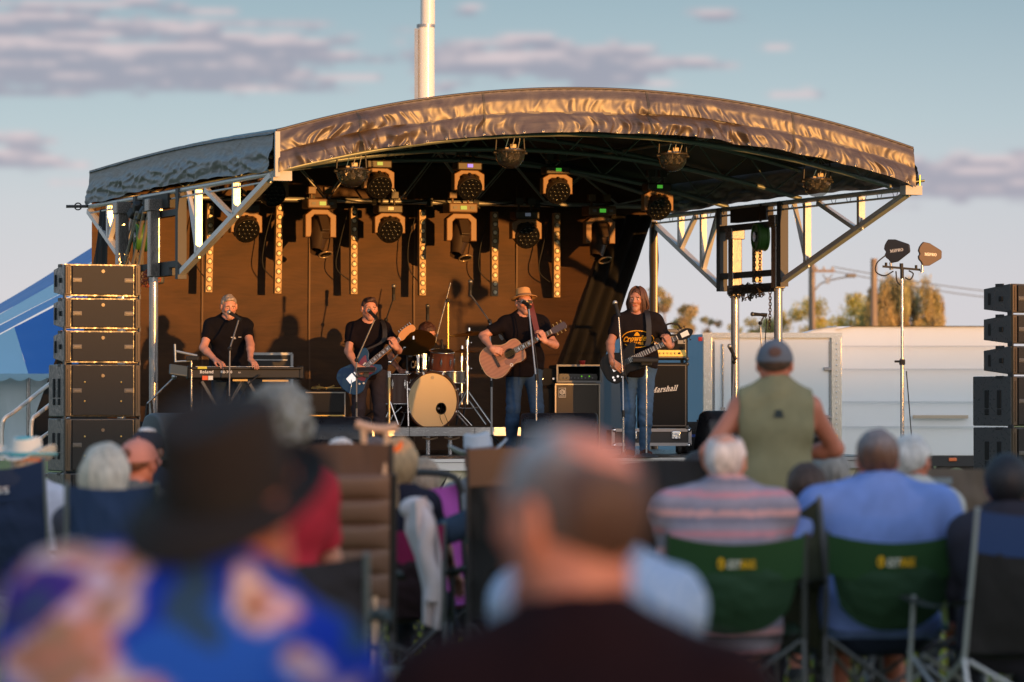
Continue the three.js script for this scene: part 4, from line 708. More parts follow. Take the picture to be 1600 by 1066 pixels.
function washLight(label, px, py, s, scr, tilt = .55, k = 1) { // round LED head in a yoke
  const [u, y] = onS(px, py, s), t = thing('wash_light', label, 'stage light', S(u, y, s), TURN + .0, 'moving wash lights');
  t.scale.setScalar(s < 4 ? .94 : 1);
  part('base', [rbox(.32, .1, .2, .02, 0, .23, -.02), cyl(.015, .015, .12, 8, -.08, .33, -.02), cyl(.015, .015, .12, 8, .08, .33, -.02), rbox(.1, .09, .07, .01, -.08, .4, -.02), rbox(.1, .09, .07, .01, .08, .4, -.02)], lampBlack, t);
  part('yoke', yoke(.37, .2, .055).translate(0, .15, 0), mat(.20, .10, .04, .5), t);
  const head = [tf(lathe([[0, -.11], [.1, -.11], [.14, -.06], [.155, .05], [.155, .09], [.145, .1]], 28), 0, 0, 0, PI / 2)]; for (let i = 0; i < 12; i++) { const a = i / 12 * 2 * PI; head.push(box(.008, .03, .1, Math.cos(a) * .156, Math.sin(a) * .156, 0, 0, 0, a)); }
  const hg = new THREE.Group(); hg.name = 'head'; hg.rotation.x = tilt; t.add(hg); part('housing', head, lampBlack, hg);
  const lens = [[0, 0]]; for (let i = 0; i < 6; i++) lens.push([Math.cos(i * PI / 3) * .055, Math.sin(i * PI / 3) * .055]); for (let i = 0; i < 12; i++) lens.push([Math.cos(i * PI / 6) * .108, Math.sin(i * PI / 6) * .108]);
  part('lens', [tf(cyl(.145, .145, .01, 28, 0, 0, 0), 0, 0, .085, PI / 2), ...lens.map(([x, y]) => ball(.024, x, y, .092, 1, 1, .5, 10))], lensM, hg);
  part('screen', box(.07, .04, .006, 0, .235, .085), scr ?? scrOff, t);
  return t;
}
function spotLight(label, px, py, s, scr, tilt = 1.0, yaw = .12) { // long moving head
  const [u, y] = onS(px, py, s), t = thing('spot_light', label, 'stage light', S(u, y, s), TURN, 'moving spot lights');
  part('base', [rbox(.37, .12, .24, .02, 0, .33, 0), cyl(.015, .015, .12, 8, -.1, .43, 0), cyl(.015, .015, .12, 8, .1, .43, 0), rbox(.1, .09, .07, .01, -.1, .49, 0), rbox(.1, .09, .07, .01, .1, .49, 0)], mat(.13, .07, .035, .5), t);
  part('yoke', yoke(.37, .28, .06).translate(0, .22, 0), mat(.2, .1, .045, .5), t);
  part('screen', box(.08, .045, .006, 0, .33, .124), scr ?? scrOff, t); for (const x of [-.11, .11]) part('button', box(.05, .03, .005, x, .33, .123), M.grey, t);
  const hg = new THREE.Group(); hg.name = 'head'; hg.rotation.set(tilt, yaw, 0, 'YXZ'); t.add(hg);
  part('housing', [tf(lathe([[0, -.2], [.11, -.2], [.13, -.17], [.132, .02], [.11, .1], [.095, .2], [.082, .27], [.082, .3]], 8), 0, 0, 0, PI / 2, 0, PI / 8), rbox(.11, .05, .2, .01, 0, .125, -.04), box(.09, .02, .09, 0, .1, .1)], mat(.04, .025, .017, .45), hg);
  part('lens', [tf(cyl(.07, .07, .02, 24, 0, 0, 0), 0, 0, .3, PI / 2), ball(.062, 0, 0, .295, 1, 1, .35)], lensM, hg); part('lens_ring', ringG(.078, .012, 0, 0, .31), mat(.35, .25, .15, .3, .5), hg);
}
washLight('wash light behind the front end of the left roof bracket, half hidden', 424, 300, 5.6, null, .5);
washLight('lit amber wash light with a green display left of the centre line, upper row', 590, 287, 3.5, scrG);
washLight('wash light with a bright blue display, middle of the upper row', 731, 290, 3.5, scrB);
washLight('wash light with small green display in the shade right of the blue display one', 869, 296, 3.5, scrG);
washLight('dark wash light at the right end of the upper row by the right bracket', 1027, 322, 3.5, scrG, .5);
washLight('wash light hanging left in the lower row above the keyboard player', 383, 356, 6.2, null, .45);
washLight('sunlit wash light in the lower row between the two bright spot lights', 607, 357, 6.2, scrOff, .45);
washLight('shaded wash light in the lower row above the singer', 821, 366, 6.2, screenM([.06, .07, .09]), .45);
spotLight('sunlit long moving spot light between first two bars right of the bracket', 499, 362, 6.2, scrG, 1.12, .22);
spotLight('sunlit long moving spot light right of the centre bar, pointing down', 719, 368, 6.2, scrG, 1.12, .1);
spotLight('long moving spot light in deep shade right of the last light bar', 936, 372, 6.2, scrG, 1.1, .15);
// clear flood lamps behind the front valance
[[549, 265, 'clear domed flood lamp with wires hanging at the front left under the valance'], [797, 236, 'clear domed flood lamp with wires hanging at the middle of the roof front'], [1051, 241, 'clear domed flood lamp with wires right of the middle of the roof front'], [1277, 281, 'clear domed flood lamp at the front right above the right bracket']].forEach(([px, py, label], i) => {
  const s = .55, [u, y] = onS(px, py, s), t = thing('flood_lamp', label, 'flood lamp', S(u, y, s), TURN, 'clear flood lamps along the roof front'), r = rng(i + 3);
  part('bowl', lathe([[0, -.19], [.06, -.18], [.11, -.147], [.145, -.095], [.162, -.03], [.16, .02]], 26), new THREE.MeshPhysicalMaterial({ color: lin(.03, .026, .022), roughness: .07, clearcoat: 1, transparent: true, opacity: .5, side: THREE.DoubleSide }), t);
  part('rim', ringG(.162, .009, 0, .0, 0, PI / 2), mat(.1, .08, .06, .3, .5), t);
  part('yoke', [rod(V(-.165, -.02, 0), V(-.15, .22, 0), .01), rod(V(.165, -.02, 0), V(.15, .22, 0), .01), rod(V(-.15, .22, 0), V(.15, .22, 0), .012)], M.darkSteel, t);
  part('clamp', [cyl(.02, .02, .16, 8, 0, .29, 0), rbox(.09, .09, .06, .01, 0, .36, 0)], M.black, t); for (const x of [-.17, .17]) part('pivot_knob', cyl(.018, .018, .04, 8, x, -.02, 0, 0, 0, PI / 2), M.black, t);
  const bits = []; for (let k = 0; k < 26; k++) bits.push(rbox(.02 + r() * .03, .02 + r() * .03, .02 + r() * .03, .004, (r() - .5) * .2, -.03 - r() * .06, (r() - .5) * .2, r(), r(), r())); for (let k = 0; k < 8; k++) bits.push(cyl(.011, .016, .045, 8, (r() - .5) * .18, .0 - r() * .05, (r() - .5) * .18));
  part('fittings', bits, mat(.26, .22, .18, .3, .5), t); part('terminal', [rbox(.07, .045, .04, .008, .02, .05, .03), rbox(.04, .03, .03, .006, -.06, .02, .05)], mat(.4, .3, .18, .4), t);
  for (let k = 0; k < 3; k++) part('wire', tube([V(-.07 + k * .07, .02, .04), V(-.05 + k * .06, .12 + r() * .04, .1), V(.03 * k, .2, .03), V(0, .28, 0)], .005, 16, 5), k ? mat(.4, .4, .4, .5) : mat(.1, .2, .35, .5), t);
});
// upright LED bars in front of the curtain
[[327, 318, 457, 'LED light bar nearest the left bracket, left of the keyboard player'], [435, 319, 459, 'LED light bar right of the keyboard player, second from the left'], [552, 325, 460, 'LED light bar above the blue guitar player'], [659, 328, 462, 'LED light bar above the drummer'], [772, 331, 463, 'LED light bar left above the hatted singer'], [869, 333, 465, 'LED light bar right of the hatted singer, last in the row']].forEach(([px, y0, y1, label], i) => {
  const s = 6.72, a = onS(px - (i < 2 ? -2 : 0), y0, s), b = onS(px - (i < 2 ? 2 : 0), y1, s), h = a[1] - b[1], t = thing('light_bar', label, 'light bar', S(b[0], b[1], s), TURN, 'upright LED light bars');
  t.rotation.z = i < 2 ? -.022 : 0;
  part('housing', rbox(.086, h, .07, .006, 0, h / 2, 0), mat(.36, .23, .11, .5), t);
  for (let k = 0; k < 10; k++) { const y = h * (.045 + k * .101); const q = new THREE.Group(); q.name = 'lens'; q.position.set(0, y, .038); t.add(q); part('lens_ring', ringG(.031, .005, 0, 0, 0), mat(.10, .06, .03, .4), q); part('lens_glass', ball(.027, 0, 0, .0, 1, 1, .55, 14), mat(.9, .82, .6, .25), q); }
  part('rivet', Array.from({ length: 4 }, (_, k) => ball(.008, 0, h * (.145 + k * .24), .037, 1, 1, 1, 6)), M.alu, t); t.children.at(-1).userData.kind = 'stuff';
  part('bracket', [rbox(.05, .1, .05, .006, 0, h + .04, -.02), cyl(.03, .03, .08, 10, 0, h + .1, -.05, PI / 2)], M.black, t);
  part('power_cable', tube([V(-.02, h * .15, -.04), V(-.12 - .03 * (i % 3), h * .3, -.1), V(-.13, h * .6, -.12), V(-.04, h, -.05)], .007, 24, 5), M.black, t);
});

// ---------------------------------------------------------------- loudspeaker stacks
const mesh1 = grain(128, (x, y) => { const k = Math.sin(x * 2 * PI * 32) * Math.sin(y * 2 * PI * 32); return .35 + .35 * k; });
const grilleM = mat(.013, .011, .010, .7, .0, { bumpMap: mesh1, bumpScale: .0015 }), cabM = mat(.05, .055, .062, .55, 0, { roughnessMap: scuff }), trimM = mat(.085, .055, .03, .55, .05);
function cabinet(kind, label, pos, turn, group, W, h) {
  const sub = kind === 'subwoofer', D = sub ? .62 : .44, t = thing(kind, label, sub ? 'subwoofer' : 'loudspeaker', pos, turn + .012 * Math.sin(pos.y * 37), group);
  if (sub) part('case', rbox(W, h - .003, D, .012, 0, h / 2, -D / 2 - .012), cabM, t);
  else part('case', tf(extr([[.01, .006], [D, .05], [D, h - .05], [.01, h - .006]], W - .02, .005), -W / 2 + .01, 0, -.012, 0, PI / 2), cabM, t);
  part('grille', rbox(W - .16, h - .03, .03, .008, 0, h / 2, .0), grilleM, t);
  for (const s of [-1, 1]) part('edge_trim', [rbox(.055, h - .012, .05, .01, s * (W / 2 - .035), h / 2, -.008), box(.012, h * .8, .012, s * (W / 2 - .035), h / 2, .02)], trimM, t);
  for (const s of [-1, 1]) { const x = s * (W / 2 - .13); part('handle_slot', [rbox(.095, .045, .012, .005, x, h / 2, .014), rbox(.075, .026, .02, .004, x, h / 2, .014)], mat(.11, .10, .09, .5, .3), t); }
  part('badge', [cyl(.018, .018, .006, 16, 0, h * .78, .017, PI / 2)], mat(.09, .075, .06, .4, .3), t);
  for (const s of [-1, 1]) {
    if (sub) { for (const [z, y, hh] of [[-.2, .66, .24], [-.4, .66, .24], [-.2, .4, .08], [-.4, .4, .08]]) part('hand_grip', rbox(.02, h * hh * 1.5, .06, .008, s * (W / 2 + .001), h * y - .06, z), M.blackRough, t); }
    else { part('hand_grip', rbox(.02, .05, .06, .006, s * (W / 2 - .002), h / 2, -.17), M.blackRough, t); part('vent_slot', rbox(.02, .12, .03, .006, s * (W / 2 - .002), h / 2, -.36), M.blackRough, t); }
    part('rigging', [box(.016, .05, .08, s * (W / 2 - .012), .0, -.03), box(.02, .03, .12, s * (W / 2 - .01), h - .012, -.2)], M.darkSteel, t);
  }
  if (sub) part('bolt', [-.26, .26].flatMap((x) => [.3, .66].map((y) => ball(.01, x * .72, h * y, .016, 1, 1, .5, 8))), M.brass, t), t.children.at(-1).userData.kind = 'stuff';
  return t;
}
{
  const Zl = 38.4, k = Zl / FPX, W = .79, c = G(160, Zl);
  const yy = (py) => EYE + (633 - py) * k;
  const rows = [['loudspeaker', 413, 463, 'topmost angled loudspeaker of the left stack, grille lit amber'], ['loudspeaker', 466, 514, 'second angled loudspeaker from the top of the left stack'], ['loudspeaker', 517, 567, 'third angled loudspeaker in the left stack, resting on the big cabinets'], ['subwoofer', 569, 652, 'upper big bass cabinet of the left stack'], ['subwoofer', 654, 737, 'middle big bass cabinet of the left stack behind the white-haired woman'], ['subwoofer', 739, 822, 'lowest bass cabinet of the left stack near the ground']];
  for (const [kind, a, b, label] of rows) { const t = cabinet(kind, label, V(c.x, yy(b), c.z), TURN, kind === 'subwoofer' ? 'bass cabinets' : 'angled loudspeakers', W, yy(a) - yy(b)); if (kind === 'loudspeaker') t.rotation.x = 0; }
  const y0 = yy(822); struct('speaker_plinth', tf(box(W, y0, .7, 0, 0, 0), 0, 0, 0, 0, TURN).translate(c.x, y0 / 2, c.z - .33), M.blackRough);
  const Zr = 39.4, kr = Zr / FPX, cr = G(1628, Zr), yr = (py) => EYE + (633 - py) * kr;
  const right = [['loudspeaker', 444, 490, 'topmost angled loudspeaker of the stack at the right edge'], ['loudspeaker', 492, 538, 'second angled loudspeaker of the stack at the right edge'], ['loudspeaker', 541, 586, 'third angled loudspeaker of the stack at the right edge'], ['subwoofer', 588, 666, 'upper big bass cabinet of the stack at the right edge'], ['subwoofer', 668, 748, 'lower big bass cabinet of the stack at the right edge']];
  for (const [kind, a, b, label] of right) cabinet(kind, label, V(cr.x, yr(b), cr.z), TURN + .18, kind === 'subwoofer' ? 'bass cabinets' : 'angled loudspeakers', W, yr(a) - yr(b));
  const y1 = yr(748); struct('speaker_plinth', tf(box(W, y1, .7, 0, 0, 0), 0, 0, 0, 0, TURN + .18).translate(cr.x, y1 / 2, cr.z - .33), M.blackRough);
}
// antenna stand
{
  const Z = 40.5, b = G(1410, Z), t = thing('antenna_stand', 'silver telescopic stand with a crossbar and hanging cable before the caravan', 'stand', b), k = Z / FPX, y = (py) => EYE + (633 - py) * k, x = (px) => (px - 1410) * k;
  part('lower_tube', cyl(.021, .021, y(560), 14, 0, y(560) / 2, 0), M.alu, t); part('upper_tube', cyl(.015, .015, y(420) - y(560), 14, 0, (y(420) + y(560)) / 2, 0), M.alu, t);
  part('clamp', [rbox(.06, .06, .06, .012, 0, y(566), 0), cyl(.012, .012, .07, 8, -.045, y(565), 0, 0, 0, PI / 2)], M.black, t); part('collar', cyl(.02, .02, .1, 10, 0, y(428), 0), M.black, t);
  part('crossbar', [box(.40, .022, .03, x(1409), y(419), 0, 0, 0, -.09), cyl(.014, .014, .05, 8, x(1385), y(414), 0), cyl(.014, .014, .05, 8, x(1432), y(418), 0), cyl(.02, .02, .06, 8, x(1409), y(416), 0)], M.black, t);
  part('leg', [0, 1, 2].map((i) => rod(V(0, .5, 0), V(Math.cos(i * 2.1) * .45, .01, Math.sin(i * 2.1) * .45), .014)), M.alu, t);
  part('cable', [tube([V(x(1384), y(399), .02), V(x(1370), y(412), .03), V(x(1369), y(425), .03), V(x(1382), y(431), .03), V(x(1396), y(424), .03)], .008, 30, 6), tube([V(x(1400), y(424), .03), V(x(1402), y(440), .03), V(x(1407), y(446), .03)], .008, 14, 6), tube([V(x(1414), y(434), .03), V(x(1422), y(437), .03), V(x(1427), y(428), .03), V(x(1420), y(423), .03)], .008, 20, 6), tube([V(x(1416), y(580), .03), V(x(1419), y(620), .04), V(x(1424), y(690), .06)], .006, 20, 5)], M.black, t);
  const paddle = (px, py, turn, tiltZ, m, label, col) => {
    const q = thing('paddle_antenna', label, 'antenna', P(px, py, Z), turn); q.rotation.z = tiltZ;
    const s = spline([[-.115, .06], [-.095, .1], [-.07, .118], [.0, .115], [.14, .04], [.146, .02], [.146, -.035], [.0, -.122], [-.07, -.122], [-.085, -.09], [-.11, -.07], [-.118, -.03], [-.105, 0], [-.118, .03]].slice(0, 14));
    const poly = new THREE.Shape([[-.11, .065], [-.085, .1], [-.065, .118], [.005, .108], [.142, .042], [.15, .03], [.15, -.03], [.142, -.042], [.005, -.118], [-.065, -.122], [-.085, -.085], [-.112, -.06], [-.12, -.035], [-.102, -.005], [-.12, .03]].map(([a, b2]) => new THREE.Vector2(a, b2)));
    part('blade', extr(poly, .022, .006).translate(0, 0, -.011), m, q);
    const tx = print(256, 96, (c, W, H) => { c.clearRect(0, 0, W, H); c.fillStyle = col; c.font = 'bold 66px serif'; c.textAlign = 'center'; c.textBaseline = 'middle'; c.fillText('MiPRO', W / 2, H / 2, W - 12); });
    part('lettering', tf(new THREE.PlaneGeometry(.17, .064), .015, -.005, .0185, 0, 0, .0), decal(tx), q);
    part('connector', [cyl(.014, .014, .06, 10, -.075, -.15, 0), cyl(.02, .02, .025, 10, -.075, -.185, 0)], M.steel, q);
  };
  paddle(1400, 391, -.45, .12, mat(.016, .016, .022, .6), 'black paddle antenna turned away on the left end of the crossbar', '#cfcfd4');
  paddle(1451, 397, .45, -.03, mat(.10, .068, .05, .6), 'paddle antenna with sunlight put into its brown colour, right end of the crossbar', '#f3ead8');  // twin of the black antenna, with sunlit tone put into the blade colour
}
// ---------------------------------------------------------------- amplifiers and floor monitors
const D0 = (px, Z) => G(px, Z, DECK);
const script = (txt, col = '#e8e6e0') => print(256, 80, (c, W, H) => { c.clearRect(0, 0, W, H); c.fillStyle = col; c.font = 'italic bold 60px serif'; c.textAlign = 'center'; c.textBaseline = 'middle'; c.setTransform(1, -.09, -.18, 1, 14, 11); c.fillText(txt, W / 2, H / 2, W - 30); });
const tolex = mat(.006, .006, .006, .8, 0, { bumpMap: clothBump, bumpScale: .001 }), clothG = mat(.009, .0085, .008, .9, 0, { bumpMap: mesh1, bumpScale: .002 }), corner = mat(.1, .1, .1, .4, .3);
function ampBox(w, h, d, mt, front, piping, parent, y0 = 0, z0 = 0) {
  part('cabinet', rbox(w, h, d, .018, 0, y0 + h / 2, z0 - d / 2), mt, parent);
  part('front_cloth', rbox(w - .07, h - .07, .02, .006, 0, y0 + h / 2, z0 + .004), front, parent);
  part('piping', [box(w - .05, .012, .014, 0, y0 + h - .03, z0 + .008), box(w - .05, .012, .014, 0, y0 + .03, z0 + .008), box(.012, h - .07, .014, -w / 2 + .03, y0 + h / 2, z0 + .008), box(.012, h - .07, .014, w / 2 - .03, y0 + h / 2, z0 + .008)], piping, parent);
  part('corner_guard', [-1, 1].flatMap((a) => [0, 1].map((b) => ball(.028, a * (w / 2 - .012), y0 + (b ? h - .012 : .012), z0 - .012, 1, 1, 1, 8))), corner, parent);
}
{
  const pipe = mat(.30, .25, .19, .6), Z = 43.2, k = Z / FPX;
  // tall guitar stack on a flight case
  const b = D0(1046, Z), fc = thing('flight_case', 'black flight case with aluminium edges and castors under the tall guitar amplifier', 'flight case', b.clone().setX((1018 - 800) * k), TURN * .4);
  const w = 122 * k, y0 = .1, h = .17;
  part('body', rbox(w - .02, h, .5, .006, 0, y0 + h / 2, -.25), mat(.03, .03, .031, .6), fc);
  part('edge', [box(w, .035, .03, 0, y0 + h, .0), box(w, .035, .03, 0, y0 + .01, .0), box(.035, h, .03, -w / 2, y0 + h / 2, 0), box(.035, h, .03, w / 2, y0 + h / 2, 0)], mat(.34, .34, .35, .5, .3), fc);
  for (const x of [-.22, .28]) part('latch', [rbox(.11, .1, .03, .02, x, y0 + h * .55 + .02, .01), ringG(.025, .008, x, y0 + h * .6, .03)], M.chrome, fc);
  part('corner_ball', [-1, 1].flatMap((s) => [0, h].map((q) => ball(.03, s * (w / 2 - .01), y0 + q, .0, 1, 1, 1, 10))), M.chrome, fc);
  for (const x of [-.32, .32]) part('castor', [cyl(.045, .045, .03, 16, x, .045, -.02, 0, 0, PI / 2), box(.05, .05, .05, x, .09, -.02)], M.rubber, fc);
  const cab = thing('speaker_cabinet', 'tall black guitar speaker cabinet with white script on the flight case', 'speaker cabinet', V((1040 - 800) * k, DECK + y0 + h + .02, -Z + .0), TURN * .4);
  ampBox(.52, .74, .36, tolex, clothG, mat(.09, .085, .08, .5), cab, 0, -.01);
  part('lettering', tf(new THREE.PlaneGeometry(.34, .11), -.03, .44, .016), decal(script('Marshall')), cab);
  const head = thing('guitar_amplifier', 'black and gold guitar amplifier head with white script on the tall cabinet', 'amplifier', V((1040 - 800) * k, DECK + y0 + h + .02 + .75 + .01, -Z), TURN * .4);
  ampBox(.52, .29, .24, tolex, clothG, mat(.2, .18, .15, .5), head, .01, -.01);
  part('control_panel', rbox(.46, .075, .02, .004, 0, .085, .012), mat(.62, .45, .12, .35, .4), head);
  for (let i = 0; i < 9; i++) part('knob', cyl(.012, .013, .02, 12, -.19 + i * .043, .085, .03, PI / 2), i === 8 ? M.black : mat(.45, .33, .1, .35, .5), head);
  part('lettering', tf(new THREE.PlaneGeometry(.3, .1), -.05, .19, .018), decal(script('Marshall')), head);
  part('badge', box(.085, .06, .008, .18, .22, .018), mat(.25, .25, .24, .5), head);
  part('foot', [-.2, .2].map((x) => cyl(.02, .018, .03, 10, x, -.005, -.05)), M.rubber, head);
  const tr = thing('tuner_unit', 'small grey and black pedal unit on top of the amplifier head', 'pedal', V((1050 - 800) * k, DECK + y0 + h + .02 + .75 + .32, -Z - .1), TURN * .4);
  part('case', rbox(.24, .04, .14, .01, 0, .03, 0), M.grey, tr); part('handle', tube([V(-.1, .04, .05), V(-.06, .1, .05), V(.06, .1, .05), V(.1, .04, .05)], .012, 18), M.black, tr);
}
{
  const Z = 44.3, k = Z / FPX, x = (902 - 800) * k;
  const cab = thing('bass_cabinet', 'bass speaker cabinet with silver edge, chequered grille and square white badge', 'speaker cabinet', V(x, DECK, -Z), TURN * .55), h = (712 - 603) * k, w = 74 * k;
  const chk = grain(128, (a, c) => { const i = Math.floor(a * 16), j = Math.floor(c * 16); const v = (i + j) % 2 ? .95 : .5; return [v, v * .93, v * .85]; }); chk.repeat.set(4, 6);
  part('cabinet', rbox(w, h, .42, .015, 0, h / 2, -.21), tolex, cab);
  part('grille', box(w - .06, h - .06, .02, 0, h / 2, .004), mat(.085, .072, .058, .5, .3, { map: chk }), cab);
  part('edge', [box(w - .015, .016, .022, 0, h - .014, .008), box(w - .015, .016, .022, 0, .014, .008), box(.016, h - .03, .022, -w / 2 + .014, h / 2, .008), box(.016, h - .03, .022, w / 2 - .014, h / 2, .008)], mat(.42, .36, .28, .4, .6), cab);
  const logo = print(96, 128, (c, W, H) => { c.fillStyle = '#d9d4cc'; c.fillRect(0, 0, W, H); c.fillStyle = '#161616'; c.fillRect(6, 6, W - 12, H - 12); c.strokeStyle = '#e4e0d8'; c.lineWidth = 9; c.beginPath(); c.arc(48, 54, 30, 0, 7); c.stroke(); c.lineWidth = 8; c.beginPath(); c.arc(48, 54, 15, 0, 7); c.stroke(); c.fillStyle = '#e4e0d8'; c.fillRect(70, 24, 9, 60); c.fillRect(14, 104, 68, 8); });
  part('badge', box(.085, .11, .01, -w / 2 + .09, h - .11, .02), new THREE.MeshStandardMaterial({ map: logo, roughness: .5 }), cab);
  const rk = thing('amp_rack', 'open aluminium edged rack case with a bass amplifier on the bass cabinet', 'rack case', V(x + .02, DECK + h + .01, -Z - .02), TURN * .55), rh = .19, rw = w - .03;
  part('shell', [box(rw, .02, .4, 0, .01, -.2), box(rw, .02, .4, 0, rh, -.2), box(.02, rh, .4, -rw / 2, rh / 2, -.2), box(.02, rh, .4, rw / 2, rh / 2, -.2), box(rw, rh, .02, 0, rh / 2, -.39)], tolex, rk);
  part('edge', [box(rw + .02, .022, .022, 0, .008, .004), box(rw + .02, .022, .022, 0, rh + .004, .004), box(.022, rh, .022, -rw / 2, rh / 2, .004), box(.022, rh, .022, rw / 2, rh / 2, .004)], mat(.2, .2, .2, .5, .3), rk);
  part('amplifier', [box(rw - .07, .075, .25, 0, .06, -.17), box(rw - .06, .04, .01, 0, .055, -.04)], mat(.05, .05, .048, .4, .3), rk);
  for (let i = 0; i < 9; i++) part('knob', cyl(.009, .009, .015, 10, -.17 + i * .042, .05, -.03, PI / 2), M.grey, rk);
  part('indicator', [ball(.007, .04, .07, -.035), ball(.007, .13, .07, -.035)], screenM([.2, .9, .02]), rk);
  const lid = new THREE.Group(); lid.name = 'lid'; lid.position.set(-.36, -.04, -.1); rk.add(lid);
  part('panel', rbox(.24, .2, .06, .01, 0, .1, 0), tolex, lid); for (const q of [-.07, .07]) part('latch', rbox(.03, .03, .03, .006, q, .08, .04), M.chrome, lid);
  const sb = thing('small_cabinet', 'plain black cabinet standing left of the bass cabinet', 'speaker cabinet', V(x - .34, DECK, -Z - .12), TURN * .55); part('case', rbox(.26, h * .93, .36, .015, 0, h * .465, -.1), tolex, sb); part('grille', box(.2, h * .8, .02, 0, h * .46, .085), clothG, sb);
  const cup = solo('red_cup', lathe([[0, 0], [.03, 0], [.036, .05], [.033, .05], [.028, .005], [0, .005]], 14).translate(x + .06, DECK + h + rh + .022, -Z - .1), M.red, 'small red cup on top of the amplifier rack', 'cup');
}
{ // combo behind the keyboard and its case, combo left of the drums
  const Z = 44, k = Z / FPX, t = thing('combo_amp', 'dark combo amplifier with gold stripe and brown lower cloth beside the grey-trousered guitarist', 'amplifier', D0(508, Z), TURN * .6);
  t.position.y = DECK; const w = 66 * k, h = .62; part('cabinet', rbox(w, h, .28, .015, 0, h / 2 + .1, -.14), tolex, t); part('front_cloth', rbox(w - .05, h * .36, .02, .005, 0, h * .78 + .1, .004), mat(.025, .024, .024, .8), t); part('lower_cloth', rbox(w - .05, h * .42, .02, .005, 0, h * .29 + .1, .004), mat(.14, .06, .035, .85, 0, { bumpMap: mesh1, bumpScale: .002 }), t); part('stripe', box(w - .04, .014, .024, 0, h * .535 + .1, .008), mat(.8, .55, .16, .35, .3), t);
  part('piping', [box(w - .02, .014, .016, 0, h + .075, .006), box(.014, h - .04, .016, w / 2 - .015, h / 2 + .1, .006)], mat(.4, .37, .32, .5), t); part('stand', [box(w, .1, .2, 0, .05, -.14)], M.black, t);
  const r = rng(8); const cl = thing('pedal_clutter', 'loose cables and small pedals lying on the brown combo amplifier', 'pedals', D0(508, Z).setY(DECK + h + .1)); part('pedal', [0, 1, 2].map((i) => rbox(.07, .04, .1, .01, -.1 + i * .16, .022, -.1)), M.dark, cl); part('jack_plug', Array.from({ length: 9 }, () => rod(V((r() - .5) * .4, .01 + r() * .03, -.05), V((r() - .5) * .4, .02 + r() * .05, -.05 - r() * .1), .008)), M.brass, cl);
  const c2 = thing('road_case', 'black road case with aluminium edge behind the keyboard', 'flight case', D0(415, 44.2), TURN * .5); const h2 = (711 - 556) * 44.2 / FPX, w2 = 82 * 44.2 / FPX;
  part('body', rbox(w2, h2, .5, .01, 0, h2 / 2, -.25), mat(.02, .02, .021, .6), c2); part('edge', [box(w2 + .01, .03, .03, 0, h2, 0), box(.03, h2, .03, w2 / 2, h2 / 2, 0), box(.03, h2, .03, -w2 / 2, h2 / 2, 0), box(w2 - .1, .012, .01, 0, h2 - .07, .01)], mat(.34, .36, .38, .4, .5), c2); part('panel', box(.2, .3, .01, .02, h2 * .42, .008), mat(.36, .33, .25, .7), c2);
}
const wedgeM = mat(.012, .013, .018, .6, 0, { roughnessMap: scuff });
function wedge(label, px, Z, w, h, turn, extra = 0) {
  const t = thing('floor_monitor', label, 'floor monitor', D0(px, Z), turn, 'wedge floor monitors'), d = .46;
  const side = new THREE.Shape(); side.moveTo(-d * .5, 0); side.lineTo(d * .42, 0); side.lineTo(d * .5, h * .45); side.quadraticCurveTo(d * .46, h * .92, d * .2, h); side.quadraticCurveTo(0, h * 1.04, -d * .16, h * .93); side.lineTo(-d * .5, h * .22); side.closePath();
  const g = new THREE.ExtrudeGeometry(side, { depth: w - .1, bevelEnabled: true, bevelThickness: .05, bevelSize: .035, bevelSegments: 4, curveSegments: 10 }).translate(0, .03, -w / 2 + .05);
  part('case', tf(g, 0, 0, 0, 0, -PI / 2), wedgeM, t);
  part('handle_recess', [rbox(.2, .1, .02, .01, 0, h * .5, d * .52), rbox(.18, .02, .04, .01, 0, h * .5 - .07, d * .53), box(.03, .09, .03, -.11, h * .47, d * .53, 0, 0, -.5), box(.03, .09, .03, .11, h * .47, d * .53, 0, 0, .5)], M.blackGloss, t);
  part('grille', tf(rbox(w - .08, d * .72, .012, .004, 0, 0, 0), 0, h * .62, -d * .32, -PI / 2 + .85), grilleM, t);
  return t;
}
wedge('dark floor monitor with a handle in front of the blue guitar player', 532, 40.6, .66, .36, .0);
wedge('dark floor monitor with a handle in front of the singer, behind the grey-haired heads', 874, 40.9, .82, .40, .0);
wedge('floor monitor seen from its rounded side at the foot of the left post', 262, 41.2, .5, .40, .7).children[0].material = mat(.09, .12, .15, .5);  // blue of the skylight is put into this case colour
wedge('black floor monitor at the right end of the deck left of the standing man', 1128, 43.3, .5, .42, .3);
wedge('black floor monitor mostly hidden behind the standing man in the olive vest', 1252, 43.6, .62, .34, -.2);
{ const t = thing('equipment_case', 'black equipment case on the deck right of the tall guitar amplifier', 'case', D0(1112, 44), TURN * .5); part('body', rbox(.62, .36, .5, .015, 0, .18, -.25), M.black, t); part('lid_seam', box(.62, .01, .01, 0, .26, .004), M.dark, t); part('latch', [-.15, .15].map((x) => rbox(.05, .05, .02, .005, x, .25, .008)), M.dark, t); part('tape', box(.05, .03, .005, -.22, .2, .004), mat(.02, .08, .4, .5), t); }

